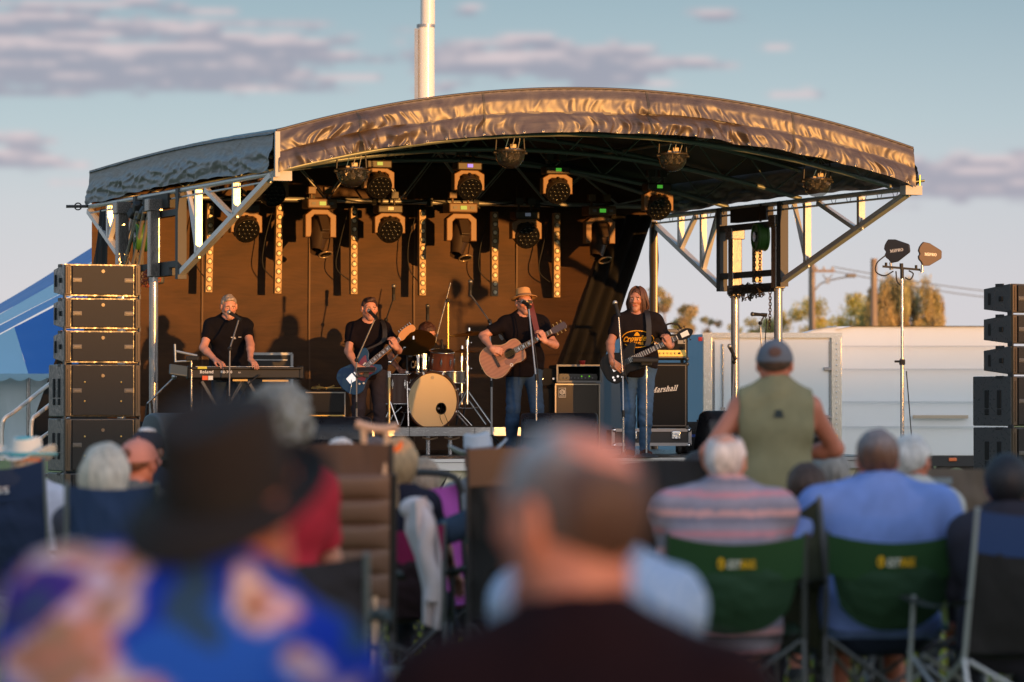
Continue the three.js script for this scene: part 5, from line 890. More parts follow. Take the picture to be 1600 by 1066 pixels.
// ---------------------------------------------------------------- microphones and stands
function micHead(parent, tip, dir, light = 1) { // ball grille at tip, body running along dir
  const d = dir.clone().normalize();
  part('grille_ball', ball(.026, tip.x, tip.y, tip.z, 1, 1, 1, 14), mat(.3 * light, .3 * light, .3 * light, .35, .7), parent);
  part('microphone', rod(tip.clone().addScaledVector(d, .018), tip.clone().addScaledVector(d, .16), .022, 12, .014), M.blackRough, parent);
  part('clip', rod(tip.clone().addScaledVector(d, .1), tip.clone().addScaledVector(d, .17), .021, 10), M.black, parent);
}
function micStand(label, o) { // base on deck, joint, tip of the microphone
  const base = o.base, t = thing('microphone_stand', label, 'microphone stand', base, 0, o.group), L = (p) => p.clone().sub(base), j = L(o.joint), tip = L(o.tip), m = o.m ?? M.steel;
  part('pole', [rod(V(0, .05, 0), V(0, j.y * .55, 0), .012, 10), rod(V(0, j.y * .5, 0), j, .009, 10)], m, t); part('collar', cyl(.017, .017, .07, 10, 0, j.y * .53, 0), M.black, t); part('joint', ball(.024, j.x, j.y, j.z, 1, 1, 1, 10), M.black, t);
  if (o.tripod) part('leg', [0, 1, 2].map((i) => rod(V(0, .22, 0), V(Math.cos(i * 2.094 + (o.la ?? .5)) * .34, .015, Math.sin(i * 2.094 + (o.la ?? .5)) * .34), .011)), M.black, t); else part('base', lathe([[0, 0], [.13, 0], [.13, .012], [.03, .035], [.014, .06], [0, .06]], 24), M.darkSteel, t);
  const mdir = (o.dir ?? tip.clone().sub(j).negate()).clone().normalize();
  const clip = tip.clone().addScaledVector(mdir, .14);
  if (j.distanceTo(clip) > .05) part('boom', [rod(j, clip, .0085, 10), ...(o.tail ? [rod(j, j.clone().addScaledVector(clip.clone().sub(j).normalize(), -o.tail), .0085, 8), rod(j.clone().addScaledVector(clip.clone().sub(j).normalize(), -o.tail), j.clone().addScaledVector(clip.clone().sub(j).normalize(), -o.tail - .06), .016)] : [])], o.bm ?? m, t);
  if (o.mic !== false) micHead(t, tip, mdir, o.light);
  if (o.cable) part('cable', tube(o.cable.map(L), .006, 40, 5), M.black, t);
  if (o.tablet) { const [p, w, h2, tx] = o.tablet, c = L(p); part('tablet_holder', [tf(rbox(w, .02, h2, .006, 0, 0, 0), c.x, c.y, c.z, tx ?? .35), rbox(.06, .07, .05, .01, c.x, c.y - .05, c.z), rod(V(0, c.y - .08, 0), V(c.x, c.y - .05, c.z), .012)], M.dark, t); }
  return t;
}
// ---------------------------------------------------------------- guitars: x along the neck, y across, z out of the top
function frame6(a, b, tilt, Z) {  // body centre a and head tip b, both seen points at depth; returns a matrix
  const x = b.clone().sub(a).normalize(), z0 = V(0, Math.sin(tilt), Math.cos(tilt)), y = z0.clone().cross(x).normalize(), z = x.clone().cross(y).normalize();
  return new THREE.Matrix4().makeBasis(x, y, z).setPosition(a);
}
function place(o, m) { m.decompose(o.position, o.quaternion, o.scale); return o; }
function neckOf(t, x0, x1, w0, w1, z, wood, board, frets = 18, dots = true, fm = M.alu) {
  part('neck', extr([[x0, -w0 / 2], [x1, -w1 / 2], [x1, w1 / 2], [x0, w0 / 2]], .016, .004).translate(0, 0, z - .016), wood, t);
  part('fretboard', extr([[x0 - .09, -w0 / 2], [x1, -w1 / 2], [x1, w1 / 2], [x0 - .09, w0 / 2]], .006).translate(0, 0, z + .004), board, t);
  const g = []; for (let i = 1; i <= frets; i++) { const f = x1 - (x1 - x0 + .33) * (1 - Math.pow(2, -i / 12)); if (f < x0 - .085) break; const w = mix(w0, w1, clamp((f - x0) / (x1 - x0), 0, 1)); g.push(box(.0032, w * .96, .003, f, 0, z + .0115)); if (dots && [3, 5, 7, 9, 12, 15].includes(i)) g.push(box(.010, w * .5, .0015, f + .012, 0, z + .0108)); }
  part('fret', g, fm, t); t.children.at(-1).userData.kind = 'stuff';
  part('nut', box(.006, w1, .006, x1, 0, z + .012), M.white, t);
}
function pegs(t, x0, y0, step, n, dy, m = M.chrome, sz = 1) { for (let i = 0; i < n; i++) part('tuning_peg', [cyl(.004, .004, .028 * sz, 6, x0 + i * step, y0 + i * dy, 0), ball(.0085 * sz, x0 + i * step, y0 + i * dy + Math.sign(y0) * .017 * sz, 0, 1, .7, 1, 8)], m, t); }
const strings = (x0, x1, w, z) => Array.from({ length: 6 }, (_, i) => rod(V(x0, (i - 2.5) * w * 1.15, z), V(x1, (i - 2.5) * w * .8, z), .0011, 4));
const navyBlack = [.014, .012, .016], denim = (c, lo = .5) => (J) => (x, y, z) => { const f = .5 + .5 * n3(x * 7, y * 4, z * 7), seam = .5 + .5 * n3(x * 60, y * 60, z * 60), fade = Math.exp(-((y - .55) ** 2) / .03) * .35 + Math.exp(-((y - .85) ** 2) / .01) * .2; const v = mix(lo, 1.25, f) * (.85 + .3 * seam) + fade * (z > 0 ? 1 : .3); return [c[0] * v, c[1] * v, c[2] * v]; };
// singer with the acoustic guitar
{
  const Z = 41.2, k = Z / FPX, pos = D0(818, Z), Zg = Z - .26;
  const a = P(789, 557, Zg), tip = P(889, 504, Zg - .05), gm = frame6(a, tip, .12);
  const gp = (x, y, z) => V(x, y, z).applyMatrix4(gm);
  const J = person('singer in a tan hat and sunglasses playing the acoustic guitar at the centre microphone', pos, .16, {
    h: 1.82, girth: 1.08, lean: .03, wrinkle: 1.8, head: [.12, .05, .03], shoulder: .19, wrists: { r: gp(-.085, .135, .075), l: gp(.455, -.065, .02) }, poles: { r: V(-1, -.25, -.25), l: V(.75, -1, .1) },
    hands: { r: { dir: [1, -.28, .05], palm: [0, -.25, -1], curl: .5, thumb: .3 }, l: { dir: [-.35, .9, .25], palm: [-.75, .2, -.6], curl: .55, thumb: .6 } },
    skin: 'fair', beard: .42, shirt: { color: [.0065, .004, .0055], sleeve: .7, hem: -.1, loose: .006 }, trousers: { paint: denim([.028, .055, .105]), loose: .004 }, shoes: [.03, .02, .015], feet: { l: [.15, .085, .05], r: [-.14, .085, -.02] }, toe: { l: [.3, 0, 1], r: [-.3, 0, 1] },
    hair: { color: [.035, .02, .012], t: .006, cut: .05, style: 'short' }, cell: .012, headCell: .0045, handCell: .0045 });
  brimHat(J, { brim: .138, crown: .108, y: .048, curl: .036, taper: .8, pinch: .22, tilt: .34, color: [.52, .27, .10], band: [.16, .09, .05] });
  const gl = []; for (const s of [-1, 1]) gl.push(rbox(.052, .036, .006, .003, s * .033, .008, .114, 0, s * .16, 0)); part('sunglasses', J.atHead(joined([...gl, box(.02, .007, .006, 0, .016, .117), rod(V(-.06, .014, .108), V(-.083, .012, .0), .004), rod(V(.06, .014, .108), V(.083, .012, .0), .004)])), M.blackGloss, J.root);
  // guitar
  const t = thing('acoustic_guitar', 'natural mahogany acoustic guitar with round soundhole held by the singer', 'guitar'); place(t, gm);
  const out = [[-.27, 0], [-.262, .085], [-.215, .152], [-.13, .18], [-.05, .16], [.01, .128], [.07, .118], [.13, .128], [.185, .112], [.21, .06], [.213, 0], [.21, -.06], [.185, -.112], [.13, -.128], [.07, -.118], [.01, -.128], [-.05, -.16], [-.13, -.18], [-.215, -.152], [-.262, -.085]];
  const wood = grain(256, (x, y) => { const v = .86 + .1 * loop2(x, y * .2, 3) + .08 * Math.sin(y * 2 * PI * 26 + 2 * loop2(x, y, 2)); return [v, v * .96, v * .9]; });
  part('side', extr(spline(out), .095, .004).translate(0, 0, -.1), mat(.16, .05, .022, .3), t);
  part('top', extr(spline(out.map(([x, y]) => [x * .995, y * .99])), .003, .002).translate(0, 0, 0), mat(.44, .19, .10, .38, 0, { map: wood }), t);
  part('binding', tube(spline(out).getPoints(1).map((p) => V(p.x, p.y, .004)), .004, 140, 5), mat(.5, .34, .2, .4), t);
  part('soundhole', tf(cyl(.05, .05, .003, 32, 0, 0, 0), .06, 0, .0055, PI / 2), mat(.006, .004, .003, .9), t); part('rosette', ringG(.055, .005, .06, 0, .005), mat(.06, .03, .02, .4), t);
  part('bridge', [rbox(.032, .15, .012, .005, -.105, 0, .010), box(.006, .08, .008, -.1, 0, .018)], mat(.03, .016, .01, .45), t);
  part('pickguard', tf(extr(spline([[-.02, -.035], [.06, -.062], [.1, -.09], [.03, -.108], [-.03, -.08]]), .002), 0, 0, .005), mat(.25, .10, .05, .25), t);
  part('strap_button', [ball(.012, -.278, 0, -.05)], M.brass, t); part('end_pin_ring', ringG(.014, .004, .02, -.115, .006), M.white, t);
  neckOf(t, .2, .56, .056, .044, .012, mat(.2, .08, .04, .4), mat(.035, .018, .012, .45), 20, true);
  part('headstock', extr([[.56, -.024], [.60, -.034], [.725, -.036], [.735, -.01], [.735, .01], [.725, .036], [.60, .034], [.56, .024]], .014, .002).translate(0, 0, -.008), mat(.05, .028, .03, .3), t);
  pegs(t, .61, .042, .046, 3, 0, M.brass, 1.1); pegs(t, .61, -.042, .046, 3, 0, M.brass, 1.1); part('string', strings(-.1, .57, .009, .022), M.brass, t); t.children.at(-1).userData.kind = 'stuff';
  const st = [gp(.2, .05, -.05), P(838, 530, Zg + .0), P(835, 500, Z - .17), P(831, 484, Z - .12), P(829, 474, Z - .03), P(827, 474, Z + .08), P(822, 490, Z + .16)];
  const c = new THREE.CatmullRomCurve3(st); solo('guitar_strap', sheet(40, 2, (u, v) => { const p = c.getPoint(u); return p.add(V((v - .5) * .06, 0, 0)); }), mat(.14, .03, .028, .6), 'dark red leather guitar strap over the singer\'s shoulder', 'strap');
  micStand('straight microphone stand holding the grey microphone at the singer\'s mouth', { base: D0(838, Z - .5), joint: P(826, 480, Z - .36), tip: P(817, 471, Z - .33), dir: V(.055, -.045, .10).normalize(), cable: [P(823, 478, Z - .3), P(830, 510, Z - .36), P(838, 560, Z - .4), P(842, 600, Z - .42)], light: 1.2 });
}
// guitarist with the blue electric guitar
{
  const Z = 42.2, pos = D0(576, Z), Zg = Z - .25, a = P(566, 578, Zg), tip = P(652, 507, Zg - .03), gm = frame6(a, tip, .08), gp = (x, y, z) => V(x, y, z).applyMatrix4(gm);
  const J = person('dark-haired guitarist in a black T-shirt and grey trousers with the blue electric guitar', pos, .1, {
    h: 1.77, girth: 1.04, wrinkle: 1.8, lean: .02, head: [.2, .10, -.02], shoulder: .182, wrists: { r: gp(-.02, .055, .06), l: gp(.44, -.06, .02) }, poles: { r: V(-1, -.35, -.3), l: V(.6, -1, .15) },
    hands: { r: { dir: [.92, -.4, .1], palm: [.1, -.4, -1], curl: .55, thumb: .3 }, l: { dir: [-.3, .9, .3], palm: [-.7, .2, -.65], curl: .55, thumb: .6 } },
    skin: 'fair', beard: .3, shirt: { color: [.0065, .004, .0065], sleeve: .66, hem: -.1 }, trousers: { color: [.035, .029, .037], loose: .003 }, shoes: [.02, .02, .02], feet: { l: [.12, .085, .02], r: [-.13, .085, .04] },
    hair: { color: [.045, .02, .016], t: .013, amp: .005, fr: 45, line: .03, locks: [[[-.03, .1, .06], [.03, .115, .065], .022, .02]] }, cell: .012, headCell: .0045, handCell: .0045 });
  const t = thing('electric_guitar', 'blue electric guitar with purple pickguard and a maple headstock', 'guitar'); place(t, gm);
  const out = [[-.29, .03], [-.265, .115], [-.19, .155], [-.1, .135], [-.02, .115], [.06, .135], [.135, .172], [.175, .16], [.165, .1], [.12, .045], [.13, -.03], [.185, -.09], [.17, -.125], [.1, -.125], [.02, -.105], [-.06, -.13], [-.14, -.175], [-.22, -.165], [-.275, -.09]];
  part('body', extr(spline(out), .034, .006).translate(0, 0, -.036), new THREE.MeshPhysicalMaterial({ color: lin(.010, .055, .15), roughness: .4, specularIntensity: .6, side: THREE.DoubleSide }), t);
  part('pickguard', extr(spline([[-.08, .05], [.0, .075], [.08, .1], [.13, .1], [.1, .04], [.115, -.03], [.13, -.09], [.06, -.1], [.0, -.085], [-.06, -.11], [-.1, -.05]]), .0025).translate(0, 0, .005), mat(.16, .025, .06, .3), t);
  part('pickup', [rbox(.04, .085, .012, .004, .06, 0, .012), rbox(.04, .085, .012, .004, -.035, 0, .012)], M.white, t);
  part('tailpiece', [extr([[-.2, -.035], [-.11, -.045], [-.11, .045], [-.2, .035]], .004, .001).translate(0, 0, .006), rbox(.02, .075, .014, .004, -.085, 0, .014)], M.chrome, t); part('vibrato_arm', tube([V(-.16, -.01, .02), V(-.2, -.06, .035), V(-.27, -.12, .03)], .0045, 14), M.chrome, t); part('knob', [cyl(.011, .011, .016, 12, -.12, -.1, .012, PI / 2), cyl(.011, .011, .016, 12, -.08, -.125, .012, PI / 2)], M.white, t);
  neckOf(t, .13, .535, .056, .043, .014, mat(.42, .2, .07, .35), mat(.045, .02, .018, .45), 21, true);
  part('headstock', extr(spline([[.53, -.022], [.53, .022], [.565, .045], [.62, .055], [.69, .05], [.735, .03], [.74, -.01], [.71, -.035], [.67, -.022], [.6, -.026], [.56, -.034]]), .014, .002).translate(0, 0, -.006), mat(.62, .28, .075, .32), t);
  pegs(t, .575, .058, .03, 6, -.001, M.chrome, 1.1); part('string', strings(-.11, .54, .009, .024), M.alu, t); t.children.at(-1).userData.kind = 'stuff';
  const c = new THREE.CatmullRomCurve3([gp(.15, .15, 0), P(599, 532, Z - .2), P(601, 514, Z - .15), P(598, 503, Z - .06), P(594, 499, Z + .06)]); solo('guitar_strap', sheet(30, 2, (u, v) => c.getPoint(u).add(V((v - .5) * .05, 0, 0))), mat(.02, .018, .02, .6), 'black guitar strap over the shoulder of the blue guitar player', 'strap');
  micStand('microphone stand with a tablet clamp in front of the blue guitar player', { base: D0(557, Z - .55), joint: P(557, 563, Z - .45), tip: P(577, 486, Z - .33), dir: V(.06, -.06, .08).normalize(), tablet: [P(572, 578, Z - .5), .2, .15, .3], light: 1.1, m: mat(.2, .18, .16, .45, .5) });
}
// bass player
{
  const Z = 40.75, pos = D0(996, Z), Zg = Z - .26, a = P(978, 566, Zg), tip = P(1083, 516, Zg - .04), gm = frame6(a, tip, .05), gp = (x, y, z) => V(x, y, z).applyMatrix4(gm);
  const J = person('long-haired guitarist in a printed black T-shirt and jeans with the black guitar', pos, -.06, {
    h: 1.84, girth: 1.05, lean: .0, wrinkle: 1.8, head: [-.28, .04, -.03], shoulder: .19, wrists: { r: gp(-.13, .07, .055), l: gp(.49, -.05, .02) }, poles: { r: V(-1, -.25, -.35), l: V(.6, -1, .1) },
    hands: { r: { dir: [.75, -.6, .1], palm: [.3, -.3, -1], curl: .4, thumb: .4 }, l: { dir: [-.2, .85, .35], palm: [-.7, .2, -.65], curl: .6, thumb: .6 } },
    skin: 'tan', beard: .12, shirt: { color: [.011, .008, .009], sleeve: .72, hem: -.12, loose: .004 }, trousers: { paint: denim([.05, .095, .17], .6), loose: .003 }, shoes: [.07, .022, .015], boots: true, feet: { l: [.075, .085, .06], r: [-.075, .085, .0] }, toe: { l: [.35, 0, 1], r: [-.35, 0, 1] },
    hair: { color: [.085, .034, .018], t: .008, amp: .006, fr: 44, style: 'long', long: true, face: .066, strands: 130, drop: -.12, gap: .75, locks: [[[.05, .02, -.08], [.06, -.12, -.06], .034, .02], [[-.05, .02, -.08], [-.06, -.12, -.06], .034, .02], [[0, .02, -.09], [0, -.12, -.08], .045, .03]] }, cell: .012, headCell: .0045, handCell: .0045, lip: [1, .6, .55] });
  const tee = print(512, 360, (c, W, H) => {
    c.clearRect(0, 0, W, H); c.strokeStyle = '#e39a12'; c.fillStyle = '#f0a310'; c.lineWidth = 12;
    c.beginPath(); c.ellipse(250, 200, 225, 128, 0, -2.95, -.75); c.stroke(); c.beginPath(); c.ellipse(250, 200, 225, 128, 0, .72, 2.5); c.stroke(); c.beginPath(); c.ellipse(265, 200, 226, 118, 0, -.5, .55); c.stroke();
    c.beginPath(); c.moveTo(205, 150); c.quadraticCurveTo(250, 40, 290, 150); c.fill(); for (let i = 0; i < 7; i++) c.fillRect(150 + i * 32, 70 + Math.abs(i - 3) * 4, 12, 12);
    c.font = 'italic bold 104px serif'; c.textAlign = 'center'; c.save(); c.setTransform(1, -.06, -.12, 1, 30, 22); c.lineWidth = 5; c.fillText('Crowded', 232, 222, 400); c.strokeText('Crowded', 232, 222, 400); c.restore();
    c.font = 'bold 62px sans-serif'; c.fillText('HOUSE', 242, 288, 260); });
  onShirt(J, tee, .37, .25, .005, J.chest ? 1.3 : 1.265, 'shirt_print', J.root);
  const t = thing('electric_guitar', 'black electric guitar with chrome hardware and white-faced headstock', 'guitar'); place(t, gm);
  const blk = new THREE.MeshPhysicalMaterial({ color: lin(.004, .004, .005), roughness: .4, specularIntensity: .5, side: THREE.DoubleSide });
  part('body', extr(spline([[-.26, .01], [-.25, .1], [-.19, .15], [-.1, .15], [-.02, .115], [.05, .125], [.12, .16], [.17, .14], [.13, .075], [.115, .03], [.13, -.03], [.18, -.09], [.14, -.13], [.06, -.12], [-.02, -.11], [-.1, -.15], [-.19, -.155], [-.245, -.09]]), .034, .007).translate(0, 0, -.036), blk, t);
  part('pickup', [rbox(.032, .09, .014, .004, .08, 0, .014), rbox(.032, .09, .014, .004, -.03, 0, .014)], M.black, t); part('bridge', rbox(.09, .085, .016, .004, -.12, 0, .014), M.chrome, t); part('tailpiece', [0, 1, 2, 3, 4, 5].map((i) => box(.03, .009, .01, -.12, -.035 + i * .014, .024)), M.chrome, t); part('knob', [[-.14, -.1], [-.19, -.09], [-.1, -.125], [-.19, -.12]].map(([x, y]) => cyl(.012, .013, .016, 12, x, y, .014, PI / 2)), M.chrome, t);
  neckOf(t, .12, .6, .058, .044, .014, mat(.05, .02, .016, .35), mat(.018, .012, .012, .4), 22, false, mat(.8, .78, .72, .3, .3));
  part('inlay', [0, 1, 2, 3, 4, 5, 6, 7].map((i) => box(.009, .042, .003, .17 + i * .05, 0, .0225)), M.white, t);
  part('headstock', extr(spline([[.6, -.022], [.6, .022], [.64, .045], [.72, .05], [.77, .02], [.78, 0], [.77, -.02], [.72, -.05], [.64, -.045]]), .014, .002).translate(0, 0, -.006), blk, t); part('headstock_face', extr([[.645, -.025], [.73, -.028], [.73, .028], [.645, .025]], .002).translate(0, 0, .0115), M.white, t);
  pegs(t, .645, .056, .035, 3, .001, M.black, 1.2); pegs(t, .645, -.056, .035, 3, -.001, M.black, 1.2); part('string', strings(-.13, .6, .009, .024), M.alu, t); t.children.at(-1).userData.kind = 'stuff';
  const c = new THREE.CatmullRomCurve3([gp(.15, .15, -.01), P(1011, 540, Z - .2), P(1014, 515, Z - .18), P(1012, 492, Z - .13), P(1008, 482, Z), P(1004, 484, Z + .1)]); solo('guitar_strap', sheet(30, 2, (u, v) => c.getPoint(u).add(V((v - .5) * .055, 0, 0))), mat(.018, .017, .018, .5), 'black guitar strap over the shoulder of the long-haired guitarist', 'strap');
  micStand('microphone stand leaning in front of the long-haired guitarist, microphone head pale', { base: D0(974, Z - .6), joint: P(973, 585, Z - .52), tip: P(961, 473, Z - .45), dir: V(.03, -.11, .05).normalize(), light: 1.5, cable: [P(965, 480, Z - .42), P(971, 530, Z - .45), P(978, 590, Z - .48), P(982, 600, Z - .48)] });
  const ps = thing('music_stand', 'straight stand with a black tablet tray in front of the long-haired guitarist', 'stand', D0(1010, Z - .4)); const yT = P(1012, 562, Z - .4).y - DECK;
  part('pole', [rod(V(0, .04, 0), V(0, yT, 0), .011, 10)], M.steel, ps); part('collar', cyl(.016, .016, .1, 10, 0, yT * .85, 0), M.alu, ps); part('base', lathe([[0, 0], [.13, 0], [.12, .02], [.02, .05], [0, .05]], 24), M.darkSteel, ps); part('tray', [box(.27, .012, .19, -.01, yT, 0, .25), box(.27, .03, .012, -.01, yT - .005, .095), rbox(.12, .05, .06, .01, 0, yT - .04, 0)], M.black, ps);
}
// keyboard player
{
  const Z = 41.9, pos = D0(356, Z), Zk = Z - .42, yK = P(390, 577, Zk).y;
  const J = person('grey-haired keyboard player in a black T-shirt standing at the keyboard', pos, .18, {
    h: 1.80, girth: 1.06, wrinkle: 1.6, lean: .06, head: [.1, .3, .02], shoulder: .19, wrists: { r: P(337, 563, Zk + .06), l: P(391, 562, Zk + .04) }, poles: { r: V(-1, -.2, -.5), l: V(1, -.25, -.5) },
    hands: { r: { dir: [.6, -.35, .9], palm: [0, -1, 0], curl: .3 }, l: { dir: [.35, -.4, .9], palm: [0, -1, 0], curl: .3 } },
    skin: 'fair', beard: .35, beardC: [.35, .28, .24], shirt: { color: [.006, .005, .007], sleeve: .62, hem: -.13, loose: .01 }, trousers: { paint: denim([.03, .05, .085]) }, shoes: [.03, .03, .03],
    hair: { color: [.3, .24, .2], t: .009, amp: .006, fr: 42, line: .028, locks: [[[-.03, .09, .065], [.03, .1, .06], .02, .018]] }, cell: .012, headCell: .0045, handCell: .005 });
  const mk = print(128, 64, (c, W, H) => { c.clearRect(0, 0, W, H); c.fillStyle = '#c9c6c6'; c.fillRect(10, 20, 44, 9); c.fillRect(30, 34, 30, 6); c.fillRect(84, 18, 30, 6); });
  onShirt(J, mk, .14, .07, .075, 1.28, 'shirt_print', J.root);
  const t = thing('stage_piano', 'long black stage piano with white lettering on a crossed stand', 'keyboard', V(P(384, 577, Zk).x, yK - .04, -Zk), TURN * .35), w = 1.2;
  part('case', [rbox(w, .13, .34, .02, 0, 0, -.18), rbox(w, .03, .04, .01, 0, .05, .0)], mat(.005, .005, .006, .5), t); part('end_block', [rbox(.06, .15, .35, .02, -w / 2, .005, -.18), rbox(.06, .15, .35, .02, w / 2, .005, -.18)], M.black, t);
  part('key_bed', box(w - .14, .012, .14, 0, .066, -.27), M.white, t); part('amber_strip', [box(.16, .02, .02, -.06, -.08, -.02), box(.28, .02, .02, .32, -.085, -.02)], mat(.85, .5, .12, .4), t);  // two amber strips below the front edge
  const bt = print(1024, 96, (c, W, H) => { c.clearRect(0, 0, W, H); c.fillStyle = '#e9e7e6'; c.font = 'bold 64px sans-serif'; c.textBaseline = 'middle'; c.fillText('Roland', 60, 52, 250); c.font = 'bold 54px sans-serif'; c.fillText('RD-700', 380, 52, 260); c.font = '30px sans-serif'; c.fillText('NX', 650, 60); });
  part('lettering', tf(new THREE.PlaneGeometry(.72, .068), -.18, .012, .004), decal(bt), t); part('sticker', [box(.1, .026, .006, -.47, .055, .022)], mat(.7, .62, .05, .5), t, 'yellow tape'); part('sticker', [box(.06, .045, .006, -.44, -.055, .006)], mat(.85, .12, .03, .5), t, 'red tape'); part('sticker', [box(.05, .045, .006, -.38, -.055, .006)], M.white, t, 'white tape');
  part('cable', tube([V(.15, -.02, .02), V(.05, -.1, .05), V(-.05, -.25, .02), V(-.1, -.5, -.1)], .008, 24, 5), M.black, t);
  const b = yK - .04 - DECK - .08; for (const s of [-.25, .25]) part('stand_leg', [sq(V(s - .22, -.09, -.05), V(s + .25, -.08 - b, -.05), .04, .03), sq(V(s + .22, -.09, -.12), V(s - .25, -.08 - b, -.12), .04, .03)], mat(.12, .12, .12, .5, .3), t);
  part('stand_foot', [box(1.0, .04, .05, 0, -.08 - b, -.02), box(1.0, .04, .05, 0, -.08 - b, -.3)], M.black, t);
  micStand('microphone stand in front of the grey-haired keyboard player', { base: D0(358, Zk - .2), joint: P(359, 545, Zk - .15), tip: P(358, 488, Zk + .1), dir: V(.07, -.045, .03).normalize(), light: 1.3, m: mat(.22, .21, .2, .45, .5) });
  const p2 = thing('tablet_stand', 'stand with a tilted tablet and blue-grey top left of the stage piano', 'stand', D0(299, Z - .5)), q = (px, py) => P(px, py, Z - .5).sub(p2.position);
  part('pole', rod(V(0, 0, 0), q(299, 562), .012), M.steel, p2); part('leg', [0, 1, 2].map((i) => rod(V(0, .3, 0), V(Math.cos(i * 2.1) * .3, .01, Math.sin(i * 2.1) * .3), .01)), M.black, p2); part('arm', [rod(q(275, 549), q(308, 556), .014), rod(q(275, 565), q(300, 564), .01), rod(q(273, 538), q(274, 566), .012)], mat(.35, .4, .45, .4, .4), p2); part('tablet', tf(rbox(.2, .13, .03, .015, 0, 0, 0), q(279, 579).x, q(279, 579).y, .05, -.5, .3), mat(.07, .09, .1, .4), p2); part('tray', rbox(.14, .05, .1, .01, q(301, 560).x, q(301, 560).y, 0), M.black, p2);  // arm bars are plain blue-grey
  const q2 = thing('floor_stand', 'short slanted boom stand behind the left front post', 'stand', D0(250, Z + .3)), w2 = (px, py) => P(px, py, Z + .3).sub(q2.position); part('pole', rod(w2(230, 631), w2(272, 590), .012), M.steel, q2); part('leg', [rod(w2(230, 631), w2(222, 706), .012), rod(w2(236, 625), w2(244, 706), .012)], M.black, q2); part('end_cap', ball(.03, w2(272, 589).x, w2(272, 589).y, 0), M.alu, q2);
}
